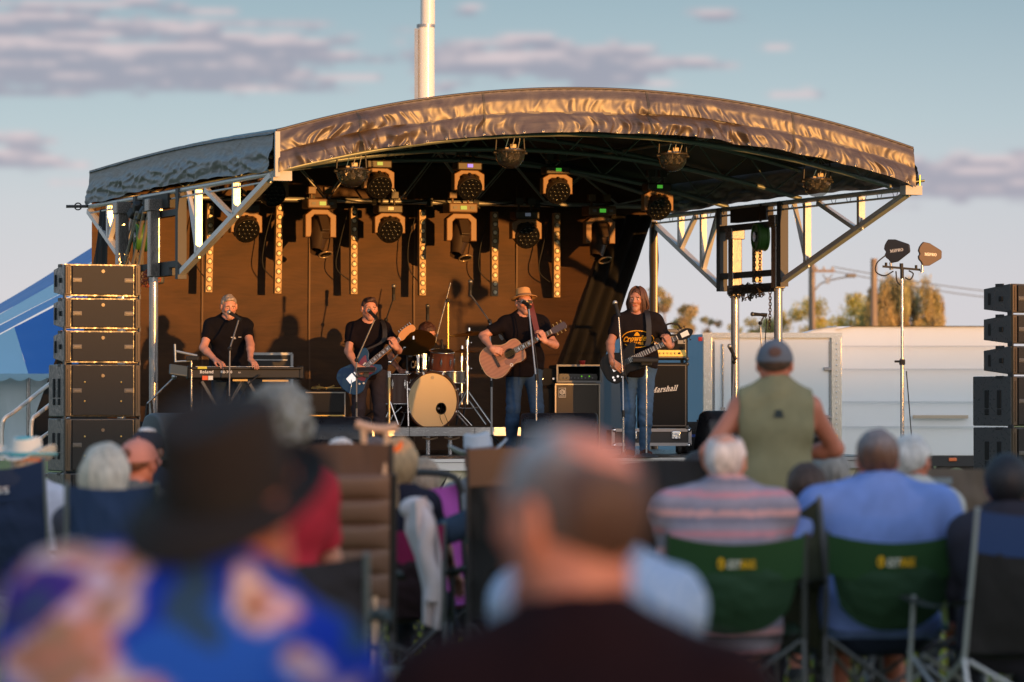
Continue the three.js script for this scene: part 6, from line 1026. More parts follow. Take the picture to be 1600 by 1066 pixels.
// drum riser, kit and drummer
{
  const Z = 42.9, k = Z / FPX, b = D0(690, Z), t = thing('drum_riser', 'low black drum riser with a white aluminium edge and silver legs', 'riser', V(b.x, DECK, b.z), TURN * .9), top = P(690, 667, Z).y - DECK, w = 2.3;
  for (let i = 0; i < 2; i++) part('deck_panel', box(w / 2 - .01, .05, 2.0, (i - .5) * w / 2, top - .03, -1.0), mat(.02, .02, .02, .7), t);
  part('edge_rail', [-1, 0, 1].map((i) => box(w / 3 - .006, .095, .05, i * w / 3, top - .055, .0)), mat(.66, .65, .64, .35, .45, { roughnessMap: scuff }), t);
  for (const x of [-.9, -.12, .14, .85]) part('leg', cyl(.024, .024, top - .1, 14, x, (top - .1) / 2, -.12), M.alu, t); part('leg_clamp', [-.12, .14].map((x) => tube([V(x - .09, top - .12, -.05), V(x, top - .14, -.05), V(x + .09, top - .12, -.05)], .012, 10)), mat(.3, .2, .12, .5), t);
  const fl = DECK + top, Zd = 44.6, kd = Zd / FPX, at = (px, py, z = Zd) => P(px, py, z);
  const shell = mat(.075, .028, .018, .3, 0), hoopM = mat(.05, .02, .014, .35), lugs = (R, n, h, y, list) => { for (let i = 0; i < n; i++) { const a = i / n * 2 * PI; list.push(rbox(.022, h, .022, .005, Math.cos(a) * R, y, Math.sin(a) * R), rod(V(Math.cos(a) * R * 1.02, y - h, Math.sin(a) * R * 1.02), V(Math.cos(a) * R * 1.02, y + h, Math.sin(a) * R * 1.02), .005, 6)); } };
  // bass drum: axis towards the camera
  const kc = at(675, 626.5), kick = thing('bass_drum', 'dark bass drum with a cream front head and a round black port', 'drum', kc, TURN * 1.35), R = .325, dp = .42;
  part('shell', tf(new THREE.CylinderGeometry(R, R, dp, 48, 1, true), 0, 0, -dp / 2 - .02, PI / 2), shell, kick);
  for (const z of [0, -dp - .03]) part('hoop', tf(lathe([[R - .004, -.02], [R + .024, -.02], [R + .024, .02], [R - .004, .02], [R - .004, -.02]], 56), 0, 0, z, PI / 2), hoopM, kick);
  const port = new THREE.Path(); port.absarc(.115, -.09, .062, 0, 2 * PI, true); const hd = new THREE.Shape(); hd.absarc(0, 0, R - .004, 0, 2 * PI, false); hd.holes.push(port);
  part('head', new THREE.ExtrudeGeometry(hd, { depth: .004, bevelEnabled: false, curveSegments: 48 }).translate(0, 0, .004), mat(.78, .60, .34, .5), kick); part('port_ring', ringG(.064, .006, .115, -.09, .01), M.black, kick); part('batter_head', tf(cyl(R - .01, R - .01, .01, 40, 0, 0, 0), 0, 0, -dp + .05, PI / 2), M.blackRough, kick);
  part('microphone', [ball(.022, .09, -.09, -.02, 1, 1, 1.4)], M.steel, kick);
  for (let i = 0; i < 8; i++) { const a = (i + .5) / 8 * 2 * PI; part('claw_hook', [rbox(.04, .028, .035, .006, Math.cos(a) * (R + .016), Math.sin(a) * (R + .016), .02, 0, 0, a), rod(V(Math.cos(a) * (R + .03), Math.sin(a) * (R + .03), .0), V(Math.cos(a) * (R + .03), Math.sin(a) * (R + .03), -.13), .005, 6), rbox(.03, .02, .05, .006, Math.cos(a) * (R + .014), Math.sin(a) * (R + .014), -.14, 0, 0, a)], M.chrome, kick); }
  for (const s of [-1, 1]) part('spur', rod(V(s * (R - .02), -.1, -.06), V(s * (R + .12), fl - kc.y, .05), .011), M.steel, kick);
  part('badge', cyl(.02, .02, .004, 16, 0, R * .83, .012, PI / 2), mat(.5, .42, .3, .4), kick); part('cable', [tube([V(.105, -.1, .02), V(.09, -.19, .03), V(.13, -.27, .02)], .003, 14, 5), tube([V(.13, -.1, .02), V(.17, -.2, .03), V(.2, -.26, .02)], .003, 14, 5)], M.black, kick);
  part('tom_mount', [[-.1, 0], [-.04, .02], [.0, -.01]].flatMap(([x, z]) => [cyl(.018, .018, .24, 12, x, R + .1, -.16 + z), cyl(.026, .026, .05, 12, x, R + .2, -.16 + z), cyl(.028, .024, .03, 12, x, R + .03, -.16 + z)]), M.chrome, kick);
  // rack tom
  const tc = at(690, 563, Zd + .25), tom = thing('rack_tom', 'small dark red tom drum mounted above the bass drum', 'drum', tc, 0), tl = [];
  const tilt = (g) => tf(g, 0, 0, 0, .2, 0, -.06);
  part('shell', tilt(new THREE.CylinderGeometry(.14, .14, .21, 36, 1, true)), mat(.12, .04, .025, .28), tom); lugs(.148, 8, .05, 0, tl); part('lug', tl.map(tilt), M.chrome, tom); for (const y of [.108, -.108]) part('hoop', tilt(ringG(.146, .009, 0, y, 0, PI / 2)), M.chrome, tom); part('head', tilt(cyl(.138, .138, .004, 32, 0, .106, 0)), M.black, tom); part('bottom_head', tilt(cyl(.138, .138, .004, 32, 0, -.1, 0)), mat(.10, .035, .022, .3), tom);
  // floor tom / snare to the left
  const fc = at(614, 603, Zd - .1), ft = thing('floor_tom', 'dark red drum with chrome hoop and legs left of the bass drum', 'drum', fc, 0), fl2 = [];
  part('shell', cyl(.19, .19, .34, 40, 0, -.04, 0), shell, ft); lugs(.198, 8, .05, .02, fl2); part('lug', fl2, M.chrome, ft); for (const y of [.13, -.21]) part('hoop', ringG(.196, .011, 0, y, 0, PI / 2), M.chrome, ft); part('head', cyl(.188, .188, .006, 36, 0, .128, 0), M.white, ft); for (let i = 0; i < 3; i++) part('leg', rod(V(Math.cos(i * 2.1 + .6) * .2, .05, Math.sin(i * 2.1 + .6) * .2), V(Math.cos(i * 2.1 + .6) * .22, fl - fc.y, Math.sin(i * 2.1 + .6) * .22), .009), M.chrome, ft);
  const sn = thing('snare_drum', 'chrome rimmed snare drum just behind the right of the bass drum', 'drum', at(704, 590, Zd + .35), 0); part('shell', cyl(.17, .17, .13, 36, 0, 0, 0), mat(.08, .1, .13, .25, .5), sn); for (const y of [.065, -.065]) part('hoop', ringG(.175, .01, 0, y, 0, PI / 2), M.chrome, sn); part('stand', [0, 1, 2].map((i) => rod(V(0, -.3, 0), V(Math.cos(i * 2.1) * .25, fl - sn.position.y, Math.sin(i * 2.1) * .25), .01)), M.chrome, sn);
  // cymbals on stands
  const cym = (label, px, py, z, r, tx, tz, pole, m) => {
    const c = at(px, py, z), o = thing('cymbal_stand', label, 'cymbal', V(at(pole, py, z).x, fl, -z)), L = c.clone().sub(o.position);
    part('pole', [rod(V(0, .25, 0), V(0, L.y * .62, 0), .015, 12), rod(V(0, L.y * .6, 0), V(0, L.y * .9, 0), .011, 10), rod(V(0, L.y * .88, 0), L.clone().add(V(0, .03, 0)), .009, 10)], m ?? M.chrome, o); for (const y of [L.y * .62, L.y * .9]) part('collar', [cyl(.022, .022, .06, 12, 0, y, 0), rod(V(0, y, 0), V(.05, y, .03), .008)], M.chrome, o);
    for (let i = 0; i < 3; i++) { const an = i * 2.094 + .3; part('leg', [rod(V(0, .42, 0), V(Math.cos(an) * .3, .015, Math.sin(an) * .3), .012), rod(V(0, .2, 0), V(Math.cos(an) * .15, .215, Math.sin(an) * .15), .007)], M.chrome, o); }
    part('cymbal', tf(lathe([[0, .03], [.03, .026], [.045, .008], [r * .6, .003], [r, -.012], [r, -.014], [.045, .005], [0, .02]], 48), 0, 0, 0, tx, 0, tz).translate(L.x, L.y, L.z), mat(.24, .12, .035, .3, .85), o); part('wing_nut', cyl(.012, .016, .05, 10, L.x, L.y + .04, L.z), M.chrome, o);
  };
  cym('crash cymbal tilted toward us behind the guitar headstock, left of the rack tom', 646, 534, Zd + .1, .26, .62, .1, 636, M.dark);
  cym('thin cymbal on a tall chrome stand right of the rack tom', 733, 521, Zd + .3, .24, .1, .1, 730);
  cym('hi-hat cymbal on a bright boom stand just left of the singer\'s elbow', 722, 549, Zd + .45, .19, .02, 0, 721);
  const ps = thing('boom_stand', 'short chrome boom stand with a silver knob left of the bass drum', 'stand', V(at(608, 640, Zd - .35).x, fl, -Zd + .35)), pq = (px, py) => at(px, py, Zd - .35).sub(ps.position); part('pole', [rod(V(0, .02, 0), pq(608, 585), .016, 12)], mat(.7, .52, .26, .3, .7), ps); part('boom', rod(pq(597, 580), pq(632, 543), .009), M.steel, ps); part('knob', [ball(.03, pq(608, 566).x, pq(608, 566).y, .02, 1, 1, .6), ball(.016, pq(632, 543).x, pq(632, 543).y, 0), cyl(.022, .022, .07, 12, pq(608, 585).x, pq(608, 585).y, 0)], M.chrome, ps); part('leg', [rod(pq(609, 628), pq(622, 664), .012), rod(pq(609, 640), pq(598, 664), .012), rod(pq(613, 650), pq(628, 636), .008)], M.chrome, ps);
  const tb = thing('sun_tinted_pole', 'thin upright pole with bright gold sunlight put into its colour behind the rack tom', 'stand', V(at(700, 560, Zd + 1.1).x, fl, -Zd - 1.1)), tq = (px, py) => at(px, py, Zd + 1.1).sub(tb.position); part('pole', rod(V(0, 0, 0), tq(700, 470), .014, 12), mat(.75, .5, .12, .3, .8), tb); part('boom', rod(tq(679, 540), tq(704, 442), .007), M.steel, tb); part('clamp', [rbox(.05, .05, .04, .01, 0, tq(700, 470).y, 0)], M.black, tb); part('base', [0, 1, 2].map((i) => rod(V(0, .25, 0), V(Math.cos(i * 2.1) * .3, .01, Math.sin(i * 2.1) * .3), .01)), M.black, tb);  // sun on the pole is put into its gold colour
  const sm = thing('snare_microphone', 'small black drum microphone standing on the rim of the rack tom', 'microphone', at(690, 533, Zd + .3)); part('body', [rod(V(0, 0, 0), V(.01, -.07, 0), .014, 10, .018), ball(.016, 0, .005, 0)], M.black, sm); part('clip', rbox(.03, .03, .04, .006, .01, -.08, 0), M.black, sm);
  // overhead microphones
  micStand('boom stand with an overhead drum microphone behind the blue guitar player', { base: V(at(592, 660, Zd + .9).x, fl, -Zd - .9), joint: at(603, 500, Zd + .9), tip: at(615, 447, Zd + .85), dir: V(0, -1, .05), tripod: true, m: M.black, light: .9 });
  micStand('tall boom stand reaching over the drums from behind the singer', { base: D0(768, Z - .2), joint: at(765, 502, Z - .1), tip: at(735, 440, Z + .3), dir: V(-.02, -1, 0), tripod: true, la: 1.2, tail: .3, m: mat(.34, .33, .33, .4, .6), light: .8 });
  micStand('thin black microphone stand behind the drummer with a small boom', { base: V(at(664, 660, Zd + 1.3).x, fl, -Zd - 1.3), joint: at(664, 520, Zd + 1.3), tip: at(668, 478, Zd + 1.3), dir: V(0, -1, 0), tripod: true, m: M.black, light: .5 });
  // drummer, seated and bent over to his left
  const pd = V(at(638, 620, Zd + .75).x, fl, -Zd - .75);
  const J = person('drummer with red-brown hair and ear cup bent over behind the drums', pd, .25, { h: 1.72, seated: true, hipY: .55, lean: .5, side: .16, head: [.85, .55, .1], wrists: { r: at(622, 575, Zd + .45), l: at(690, 585, Zd + .55) }, skin: 'fair', shirt: { color: [.016, .014, .016], sleeve: .62, hem: -.08 }, trousers: { color: [.02, .02, .025] }, feet: { l: [.25, .09, .5], r: [-.25, .09, .5] }, knee: V(0, .6, 1), shoes: [.02, .02, .02], hair: { color: [.06, .022, .015], t: .016, amp: .006, fr: 40 }, cell: .014, headCell: .0055, handCell: .006 });
  part('ear_cup', J.atHead(joined([cyl(.034, .034, .03, 16, .088, .0, 0, 0, 0, PI / 2), ringG(.088, .01, 0, .02, 0)])), mat(.1, .25, .14, .35), J.root);
  const ca = print(256, 192, (c, W, H) => { c.clearRect(0, 0, W, H); c.fillStyle = '#8f8a82'; c.font = 'bold 86px sans-serif'; c.textAlign = 'center'; c.fillText('CA', W / 2, H - 22); c.beginPath(); c.ellipse(W / 2, 60, 80, 30, 0, PI, 2 * PI); c.fill(); c.fillRect(40, 60, 60, 16); });
  const cm = V(646, 566, 0); part('shirt_print', sheet(6, 6, (a, c) => at(mix(634, 660, a), mix(579, 545, c), Zd + .4).sub(pd).applyAxisAngle(V(0, 1, 0), -.25)), decal(ca), J.root);
  const th = thing('drum_throne', 'round black drum stool under the drummer', 'stool', pd.clone()); part('seat', cyl(.18, .17, .09, 28, 0, .44, 0), M.black, th); part('leg', [0, 1, 2].map((i) => rod(V(0, .4, 0), V(Math.cos(i * 2.1) * .25, 0, Math.sin(i * 2.1) * .25), .013)), M.chrome, th);
}
micStand('spare microphone stand with black microphone beside the right stage post', { base: D0(1144, 42.6), joint: P(1147, 566, 42.6), tip: P(1140, 541, 42.5), dir: V(.05, -.11, .0).normalize(), m: mat(.15, .18, .25, .4, .5), light: 1.4, tripod: true });
micStand('tall microphone stand with a level microphone behind the standing man', { base: D0(1194, 44.5), joint: P(1188, 505, 44.5), tip: P(1176, 491, 44.4), dir: V(1, -.06, 0).normalize(), m: mat(.4, .4, .42, .35, .6), light: .4, cable: [P(1193, 493, 44.4), P(1197, 497, 44.4), P(1196, 530, 44.4), P(1195, 600, 44.4)] });

// ---------------------------------------------------------------- camp chairs, facing +z
const logoTex = (txt, col, dot) => print(256, 64, (c, W, H) => { c.clearRect(0, 0, W, H); c.fillStyle = dot; c.beginPath(); c.arc(30, 32, 22, 0, 7); c.fill(); c.fillStyle = '#20301c'; c.beginPath(); c.arc(26, 34, 9, 0, 7); c.fill(); c.font = 'italic bold 46px sans-serif'; c.textBaseline = 'middle'; const h = Math.ceil(txt.length / 2) - 1; c.fillStyle = col; c.fillText(txt.slice(0, h), 62, 34); const w = c.measureText(txt.slice(0, h)).width; c.fillStyle = dot; c.fillText(txt.slice(h), 62 + w, 34, 190 - w); });
const oz = logoTex('OZTRAIL', '#d9dcd4', '#e8b512');
function campChair(label, pos, turn, o) {
  const t = thing('camp_chair', label, 'camp chair', pos, turn), w = o.w ?? .54, top = o.top ?? .9, seat = o.seat ?? .44, back = -.2, lean = o.lean ?? .1, r = .011;
  const fab = mat(...o.color, .82, 0, { bumpMap: clothBump, bumpScale: .0012 }), fm = o.frame ?? mat(.16, .18, .19, .45, .4);
  const bz = (y) => back - (y - seat) * lean / .45, sag = o.sag ?? .03;
  part('backrest', sheet(24, 20, (a, b) => { const u = a - .5, y = mix(seat + (o.gap ?? .0) + (o.taper ? .10 * Math.pow(Math.abs(u * 2), 2.5) : 0), top - sag * (1 - 4 * u * u), b); return V(u * (w + .02) * (1 - (o.taper ?? .0) * Math.pow(1 - b, 1.6)), y, bz(y) - (.05 + (o.belly ?? .02)) * (1 - 4 * u * u) * Math.sin(b * 2.6 + .3) + .016 * n3(a * 5, b * 6, w * 9) + .008 * n3(a * 14, b * 9, 3)); }), fab, t);
  if (o.hem) part('back_hem', sheet(24, 3, (a, b) => { const u = a - .5, y = top - sag * (1 - 4 * u * u) - .17 * b; return V(u * (w + .03), y, bz(y) - (.052 + (o.belly ?? .02)) * (1 - 4 * u * u) * .8 - .006); }), mat(...o.hem, .8), t);
  part('seat', sheet(16, 12, (a, b) => { const u = a - .5; return V(u * w, seat - .05 * (1 - 4 * u * u) * Math.sin(b * PI * .8 + .3) + b * .02, mix(back + .02, .26, b)); }), fab, t);
  for (const s of [-1, 1]) {
    const x = s * (w / 2 + .012);
    part('back_post', [rod(V(x, .02, -.3), V(x, seat, bz(seat)), r), rod(V(x, seat - .05, bz(seat)), V(x, top + .01, bz(top)), r), cyl(.017, .017, .05, 10, x, seat * .62, mix(-.3, bz(seat), .6))], fm, t);
    part('arm_post', rod(V(x + s * .03, .02, .28), V(x + s * .03, seat + .22, .2), r), fm, t);
    part('armrest', sheet(12, 6, (a, b) => V(x + s * .03 + (b - .5) * .075, seat + .22 - .03 * Math.sin(a * PI) - (b - .5) ** 2 * .03, mix(bz(seat + .22) - .02, .27, a))), o.armM ?? mat(.02, .025, .02, .8), t);
    part('side_brace', [rod(V(x, .04, -.3), V(x + s * .02, seat - .02, .27), r * .85), rod(V(x, seat - .02, bz(seat)), V(x + s * .03, .04, .28), r * .85)], fm, t);
  }
  for (const z of [-.3, .28]) part('cross_brace', [rod(V(-w / 2, .03, z), V(w / 2, seat - .03, z * .72), r * .9), rod(V(w / 2, .03, z + .015), V(-w / 2, seat - .03, z * .72 + .015), r * .9)], fm, t);
  part('foot', [-1, 1].flatMap((s) => [-.3, .28].map((z) => cyl(.018, .022, .035, 10, s * (w / 2 + (z > 0 ? .04 : .012)), .018, z))), M.rubber, t);
  if (o.logo) { const y0 = top - (o.logoY ?? .1); part('logo', sheet(8, 2, (a, b) => { const u = (.5 - a) * o.logoW / w + (o.logoX ?? 0), y = y0 + (b - .5) * .07 - sag * (1 - 4 * u * u) * .8; return V(u * w, y, bz(y) - (.056 + (o.belly ?? .02)) * (1 - 4 * u * u) - .008); }), decal(o.logo), t); }
  if (o.extra) o.extra(t, { w, top, seat, bz, fab, fm });
  return t;
}
const yAt = (py, Z) => EYE + (633 - py) / FPX * Z;
function sitter(label, px, pyTop, Z, o = {}) {
  const h = o.h ?? 1.72, q = h / 1.8, hs = Math.sqrt(q), yT = yAt(pyTop, Z), hipY = yT - (.545 * q * Math.cos(o.lean ?? .02) + .275 * hs) - (o.hatUp ?? 0), turn = PI + (o.turn ?? 0);
  return person(label, G(px, Z), turn, { h, seated: true, hipY, feet: { l: [.13, .085, .42], r: [-.13, .085, .42] }, knee: V(0, .7, .7), wl: { l: [.17, hipY + .06, .34], r: [-.17, hipY + .06, .34] }, trousers: { color: [.03, .035, .05] }, shoes: [.06, .05, .045], hands: { l: { palm: [0, -1, 0] }, r: { palm: [0, -1, 0] } }, cell: .016, headCell: .007, handCell: .009, hairCell: .0065, lean: .02, ...o });
}
const stripes = (list, f, wob = .15) => (J) => (x, y, z) => { const v = (y + wob * (z * z * 2 - x * x * .8) + .008 * n3(x * 6, y * 6, z * 6)) * f, i = ((v % list.length) + list.length) % list.length, c = list[Math.floor(i)], k = 1 + .14 * fbm(x * 20, y * 20, z * 20, 2); return c.map((q) => q * k); };

// --- nearest: man in the dark hat and the floral shirt
{
  const Z = 5.5, J = sitter('person in a dark brown hat and blue floral shirt, blurred large at the left front', 160, 658, Z, {
    h: 1.80, girth: 1.08, turn: -.1, lean: .1, side: -.25, head: [-.55, -.28, .08], shoulder: .185, skin: 'red', hatUp: -.03, noLegs: false,
    shirt: { color: [.02, .05, .3], sleeve: .9, hem: -.16, loose: .03, collar: true, paint: () => (x, y, z) => {
      const w = n3(x * 5 + 3, y * 5, z * 5) * .5, a = n3(x * 7.4 + w, y * 8.6 + w * 2, z * 5 + 4) + .4 * n3(x * 17, y * 17, z * 17) - .05, b = n3(x * 10 + 9, y * 10, z * 8 + w), d = n3(x * 22, y * 22, z * 22), e = n3(x * 4 + 20, y * 4, z * 4);
      let c = e > .1 ? [.02, .10, .5] : e < -.22 ? [.045, .025, .22] : [.010, .04, .40];
      if (a > .1) { const t = sst(.1, .2, a); const p = b > .12 ? [.74, .54, .50] : b > -.12 ? [.66, .44, .56] : b > -.28 ? [.62, .24, .15] : [.60, .48, .66]; c = c.map((q, i) => mix(q, p[i] * (1 + .35 * d), t)); if (a > .34) c = [.42 + .2 * d, .2, .14]; }
      else if (a < -.42) c = [.03, .07, .14];
      return c; } },
    hair: { color: [.08, .05, .04], t: .004, cut: -.005 }, cell: .013, headCell: .006 });
  brimHat(J, { brim: .14, crown: .13, y: .02, curl: -.085, color: [.008, .004, .0035], band: [.005, .003, .003], dent: .02, pinch: .08, taper: .93 });
  campChair('low dark camp chair under the man in the floral shirt', G(165, Z).add(V(0, 0, .02)), PI - .2, { color: [.02, .03, .03], top: .74, w: .6 });
}
// --- nearest: grey-haired balding man in the dark shirt
{
  const Z = 5.15;
  sitter('balding grey-haired person in a dark maroon shirt, blurred large at the centre front', 905, 674, Z, {
    h: 1.78, girth: 1.06, turn: .02, lean: .06, head: [.8, .02, .03], headScale: 1.05, neckUp: .02, neckR: 1.3, hatUp: .02, shoulder: .185, skin: 'red', scalp: [.72, .30, .22],
    shirt: { color: [.013, .004, .006], sleeve: .7, hem: -.16, loose: .012, neck: .078 },
    hair: { t: .008, amp: .004, fr: 30, line: .0, bald: .055, baldZ: -.055, color: [.2, .12, .08], paint: (x, y, z) => { const g = (sst(-.09, .1, z) * .8 + sst(.05, .11, y) * .5) * (1 + .5 * n3(x * 30, y * 20, z * 30)), v = 1 + .3 * n3(x * 60, y * 18, z * 60); return [mix(.075, .42, clamp(g, 0, 1)) * v, mix(.034, .40, clamp(g, 0, 1)) * v, mix(.024, .42, clamp(g, 0, 1)) * v]; } }, cell: .013, headCell: .005 });
  campChair('low black camp chair under the balding man in the maroon shirt', G(905, Z), PI, { color: [.012, .012, .014], top: .72, w: .58 });
}
// --- second: striped shirt person hidden by him
{
  const Z = 8.6;
  sitter('white-haired person in a light blue pinstriped shirt half hidden by the balding man', 934, 712, Z, { h: 1.70, girth: 1.02, turn: 0, lean: .06, head: [.1, .05, 0], shoulder: .17, skin: 'fair', shirt: { sleeve: .9, hem: -.16, loose: .02, collar: true, paint: () => (x, y, z) => { const s = Math.sin(x * 330 + z * 200) * .5 + .5, k = 1 + .12 * n3(x * 16, y * 16, z * 16); return [mix(.26, .50, s) * k, mix(.38, .56, s) * k, mix(.62, .70, s) * k]; } }, hair: { color: [.5, .46, .5], t: .016, amp: .005, fr: 30 } });
  campChair('dark camp chair under the person in the pinstriped shirt', G(934, Z), PI, { color: [.02, .022, .03], top: .80, w: .52 });
}
// --- curly grey-haired woman
{
  const Z = 13;
  sitter('person with curly grey hair and a red top behind the dark brown hat', 410, 606, Z, { h: 1.70, turn: -.1, lean: .02, side: -.08, shoulder: .15, girth: .95, head: [-.5, -.05, 0], skin: 'fair', shirt: { color: [.5, .03, .05], sleeve: .8, hem: -.14, loose: .02 }, hair: { style: 'curly', curl: true, color: [.30, .26, .22], t: .034, amp: .014, fr: 24 } });
  campChair('dark camp chair with a high seat under the curly-haired woman', G(452, Z), PI, { color: [.02, .015, .02], top: .92, seat: .5, w: .52 });
}
// --- two men in green chairs at the right
{
  const Z = 16.4, g = [.012, .05, .022];
  sitter('person with a bald crown and striped polo shirt in the left green camp chair', 1132, 674, Z, { h: 1.78, girth: 1.3, turn: -.05, lean: .07, head: [-.18, .02, .02], shoulder: .225, skin: 'fair', scalp: [.62, .34, .25], shirt: { sleeve: .85, hem: -.14, loose: .016, collar: true, paint: stripes([[.30, .28, .36], [.52, .26, .32], [.30, .28, .36], [.20, .20, .27], [.56, .32, .33], [.24, .23, .3]], 36) }, trousers: { color: [.05, .06, .09], cut: .5 }, hair: { color: [.60, .55, .56], t: .013, amp: .004, fr: 30, line: -.02, bald: .062, baldZ: -.03 } });
  campChair('green camp chair with a yellow and white logo under the man in the striped polo', G(1147, Z - .02), PI - .03, { color: g, hem: [.012, .062, .016], top: .875, seat: .46, w: .55, sag: .04, taper: .22, belly: .05, lean: .14, logo: oz, logoW: .17, logoY: .085, armM: mat(.012, .02, .015, .8), frame: mat(.07, .08, .085, .45, .4) });
}
{
  const Z = 16.6, g = [.012, .05, .022];
  sitter('brown-haired person in a bright blue shirt in the right green camp chair', 1375, 671, Z, { h: 1.80, girth: 1.38, turn: .04, lean: .1, head: [.06, .02, .0], shoulder: .25, skin: 'red', shirt: { sleeve: 1.05, hem: -.09, loose: .02, collar: true, color: [.17, .26, .60], paint: () => (x, y, z) => { const k = 1 + .16 * fbm(x * 12, y * 7, z * 12, 3) * 2; return [.17 * k, .27 * k, .62 * k]; } }, trousers: { color: [.02, .03, .06], cut: .5 }, wl: { l: [.34, .66, .12], r: [-.34, .66, .12] }, poles: { l: V(.8, -.4, -.8), r: V(-.8, -.4, -.8) }, hair: { t: .017, amp: .006, fr: 34, line: -.01, color: [.2, .1, .06], paint: (x, y, z) => { const g2 = sst(.02, .09, y + .03 * n3(x * 30, 2, z * 30)), v = 1 + .4 * n3(x * 70, y * 16, z * 70); return [mix(.11, .17, g2) * v, mix(.055, .155, g2) * v, mix(.035, .17, g2) * v]; } } });
  campChair('green camp chair with a yellow and white logo under the man in the blue shirt', G(1383, Z - .02), PI + .02, { color: g, hem: [.012, .062, .016], top: .875, seat: .46, w: .54, sag: .04, taper: .22, belly: .05, lean: .14, logo: oz, logoW: .17, logoY: .085, armM: mat(.012, .02, .015, .8), frame: mat(.07, .08, .085, .45, .4) });
}
// --- right edge: beanie and navy chair
{
  const Z = 16.2;
  sitter('person in a black beanie at the right edge in the navy chair', 1574, 712, Z, { h: 1.72, girth: 1.05, head: [-.1, .02, 0], skin: 'red', shirt: { color: [.03, .03, .045], sleeve: 1.8, hem: -.14, loose: .02, collar: true }, hair: { color: [.009, .009, .016], t: .022, amp: .002, line: -.03 } });
  campChair('navy and black camp chair with silver legs at the right edge', G(1576, Z - .12), PI + .35, { color: [.007, .007, .009], hem: [.014, .045, .16], top: .99, seat: .4, w: .6, frame: mat(.42, .46, .5, .35, .5), logo: oz, logoW: .15, logoX: .0, logoY: .1, gap: .0 });
}
// --- standing man in the cap and the olive vest
{
  const Z = 19.2, k = Z / FPX;
  const J = person('person in a grey cap and sleeveless olive shirt standing with his back to us', G(1212, Z), PI + .06, { h: 1.79, girth: 1.02, lean: .03, head: [-.12, .1, 0], shoulder: .176, arm: 1.0, wrinkle: 2, skin: 'red', wl: { l: [.31, 1.0, .12], r: [-.10, 1.16, .26] }, poles: { l: V(.7, -.3, -.7), r: V(-1, -.12, -.25) }, shirt: { color: [.26, .235, .135], sleeve: 0, hem: -.2, loose: .016, neck: .08 }, trousers: { color: [.06, .06, .05], cut: .5 }, shoes: [.04, .04, .04], hair: { color: [.08, .045, .03], t: .011, amp: .003, cut: .045 }, cell: .013, headCell: .005, handCell: .006 });
  cap(J, [.12, .135, .17], [.12, .135, .17]);
  part('cap_opening', J.atHead(tf(ball(.034, 0, 0, 0, 1, .8, .25), 0, .05, -.118, .25)), mat(.12, .06, .045, .8), J.root);
  const mk = print(128, 96, (c, W, H) => { c.clearRect(0, 0, W, H); c.fillStyle = 'rgba(38,52,58,.9)'; c.fillRect(24, 52, 80, 24); c.beginPath(); c.ellipse(64, 32, 34, 16, 0, 0, 7); c.fill(); }); onShirt(J, mk, .08, .06, 0, 1.375, 'shirt_print', J.root, true);
}
// --- middle rows at the right
sitter('dark-haired child in front of the blue-shirted man, low in a dark green chair', 1262, 725, 17.2, { h: 1.5, skin: 'fair', lean: .1, shirt: { color: [.05, .055, .04], sleeve: .7, hem: -.14 }, hair: { color: [.06, .03, .02], t: .022, amp: .006, fr: 34, line: -.03 } });
campChair('dark olive camp chair with a slumped back around the child', G(1258, 16.9), PI - .5, { color: [.035, .045, .025], top: 1.02, seat: .36, w: .42, sag: .09 });
sitter('grey-haired person in a magenta top beyond the child', 1298, 701, 20.0, { h: 1.66, girth: 1.1, turn: .3, skin: 'fair', shirt: { color: [.38, .03, .10], sleeve: .8, hem: -.14, loose: .02 }, hair: { style: 'bob', color: [.26, .25, .24], t: .02, amp: .007, fr: 30 } });
campChair('low green camp chair beside the grey-haired woman in magenta', G(1300, 20), PI, { color: [.06, .12, .04], top: .75, w: .5 });
sitter('white-haired person in a pale shirt partly behind the blue-shirted man', 1424, 680, 18.2, { h: 1.76, head: [-.5, .0, 0], skin: 'red', shirt: { color: [.46, .47, .46], sleeve: .7, hem: -.14, loose: .02, collar: true }, hair: { color: [.55, .53, .52], t: .016, amp: .005, fr: 34 } });
campChair('light green camp chair under the white-haired man in the pale shirt', G(1440, 17.9), PI, { color: [.13, .2, .07], top: .88, seat: .42, w: .5 });
campChair('wide taupe padded chair back with a small grey label, second from the right edge', G(1482, 19.2), PI - .2, { color: [.15, .115, .09], top: 1.10, seat: .5, w: .46, sag: -.01, belly: .0, logo: print(128, 32, (c, W, H) => { c.clearRect(0, 0, W, H); c.fillStyle = '#8d98a0'; c.fillRect(4, 8, 120, 16); }), logoW: .11, logoY: .06 });
campChair('small light green camp chair behind the striped man', G(1100, 18.4), PI, { color: [.12, .2, .06], top: .98, seat: .5, w: .16 + .26, sag: .02 });
campChair('light green camp chair top between the striped man and the standing man', G(1192, 17.4), PI, { color: [.12, .22, .06], top: .99, seat: .48, w: .2 + .12, sag: .02 });
campChair('black camp chair draped with black cloth, left of the striped polo shirt', G(1028, 19.5), PI + .1, { color: [.014, .013, .015], top: 1.13, seat: .45, w: .46, sag: -.02, belly: .03 });
sitter('person with dark hair and pale ear just left of the striped man', 1094, 706, 21.0, { h: 1.7, skin: 'dark', turn: .4, shirt: { color: [.3, .04, .05], sleeve: .7, hem: -.14 }, hair: { color: [.03, .02, .02], t: .016 } });
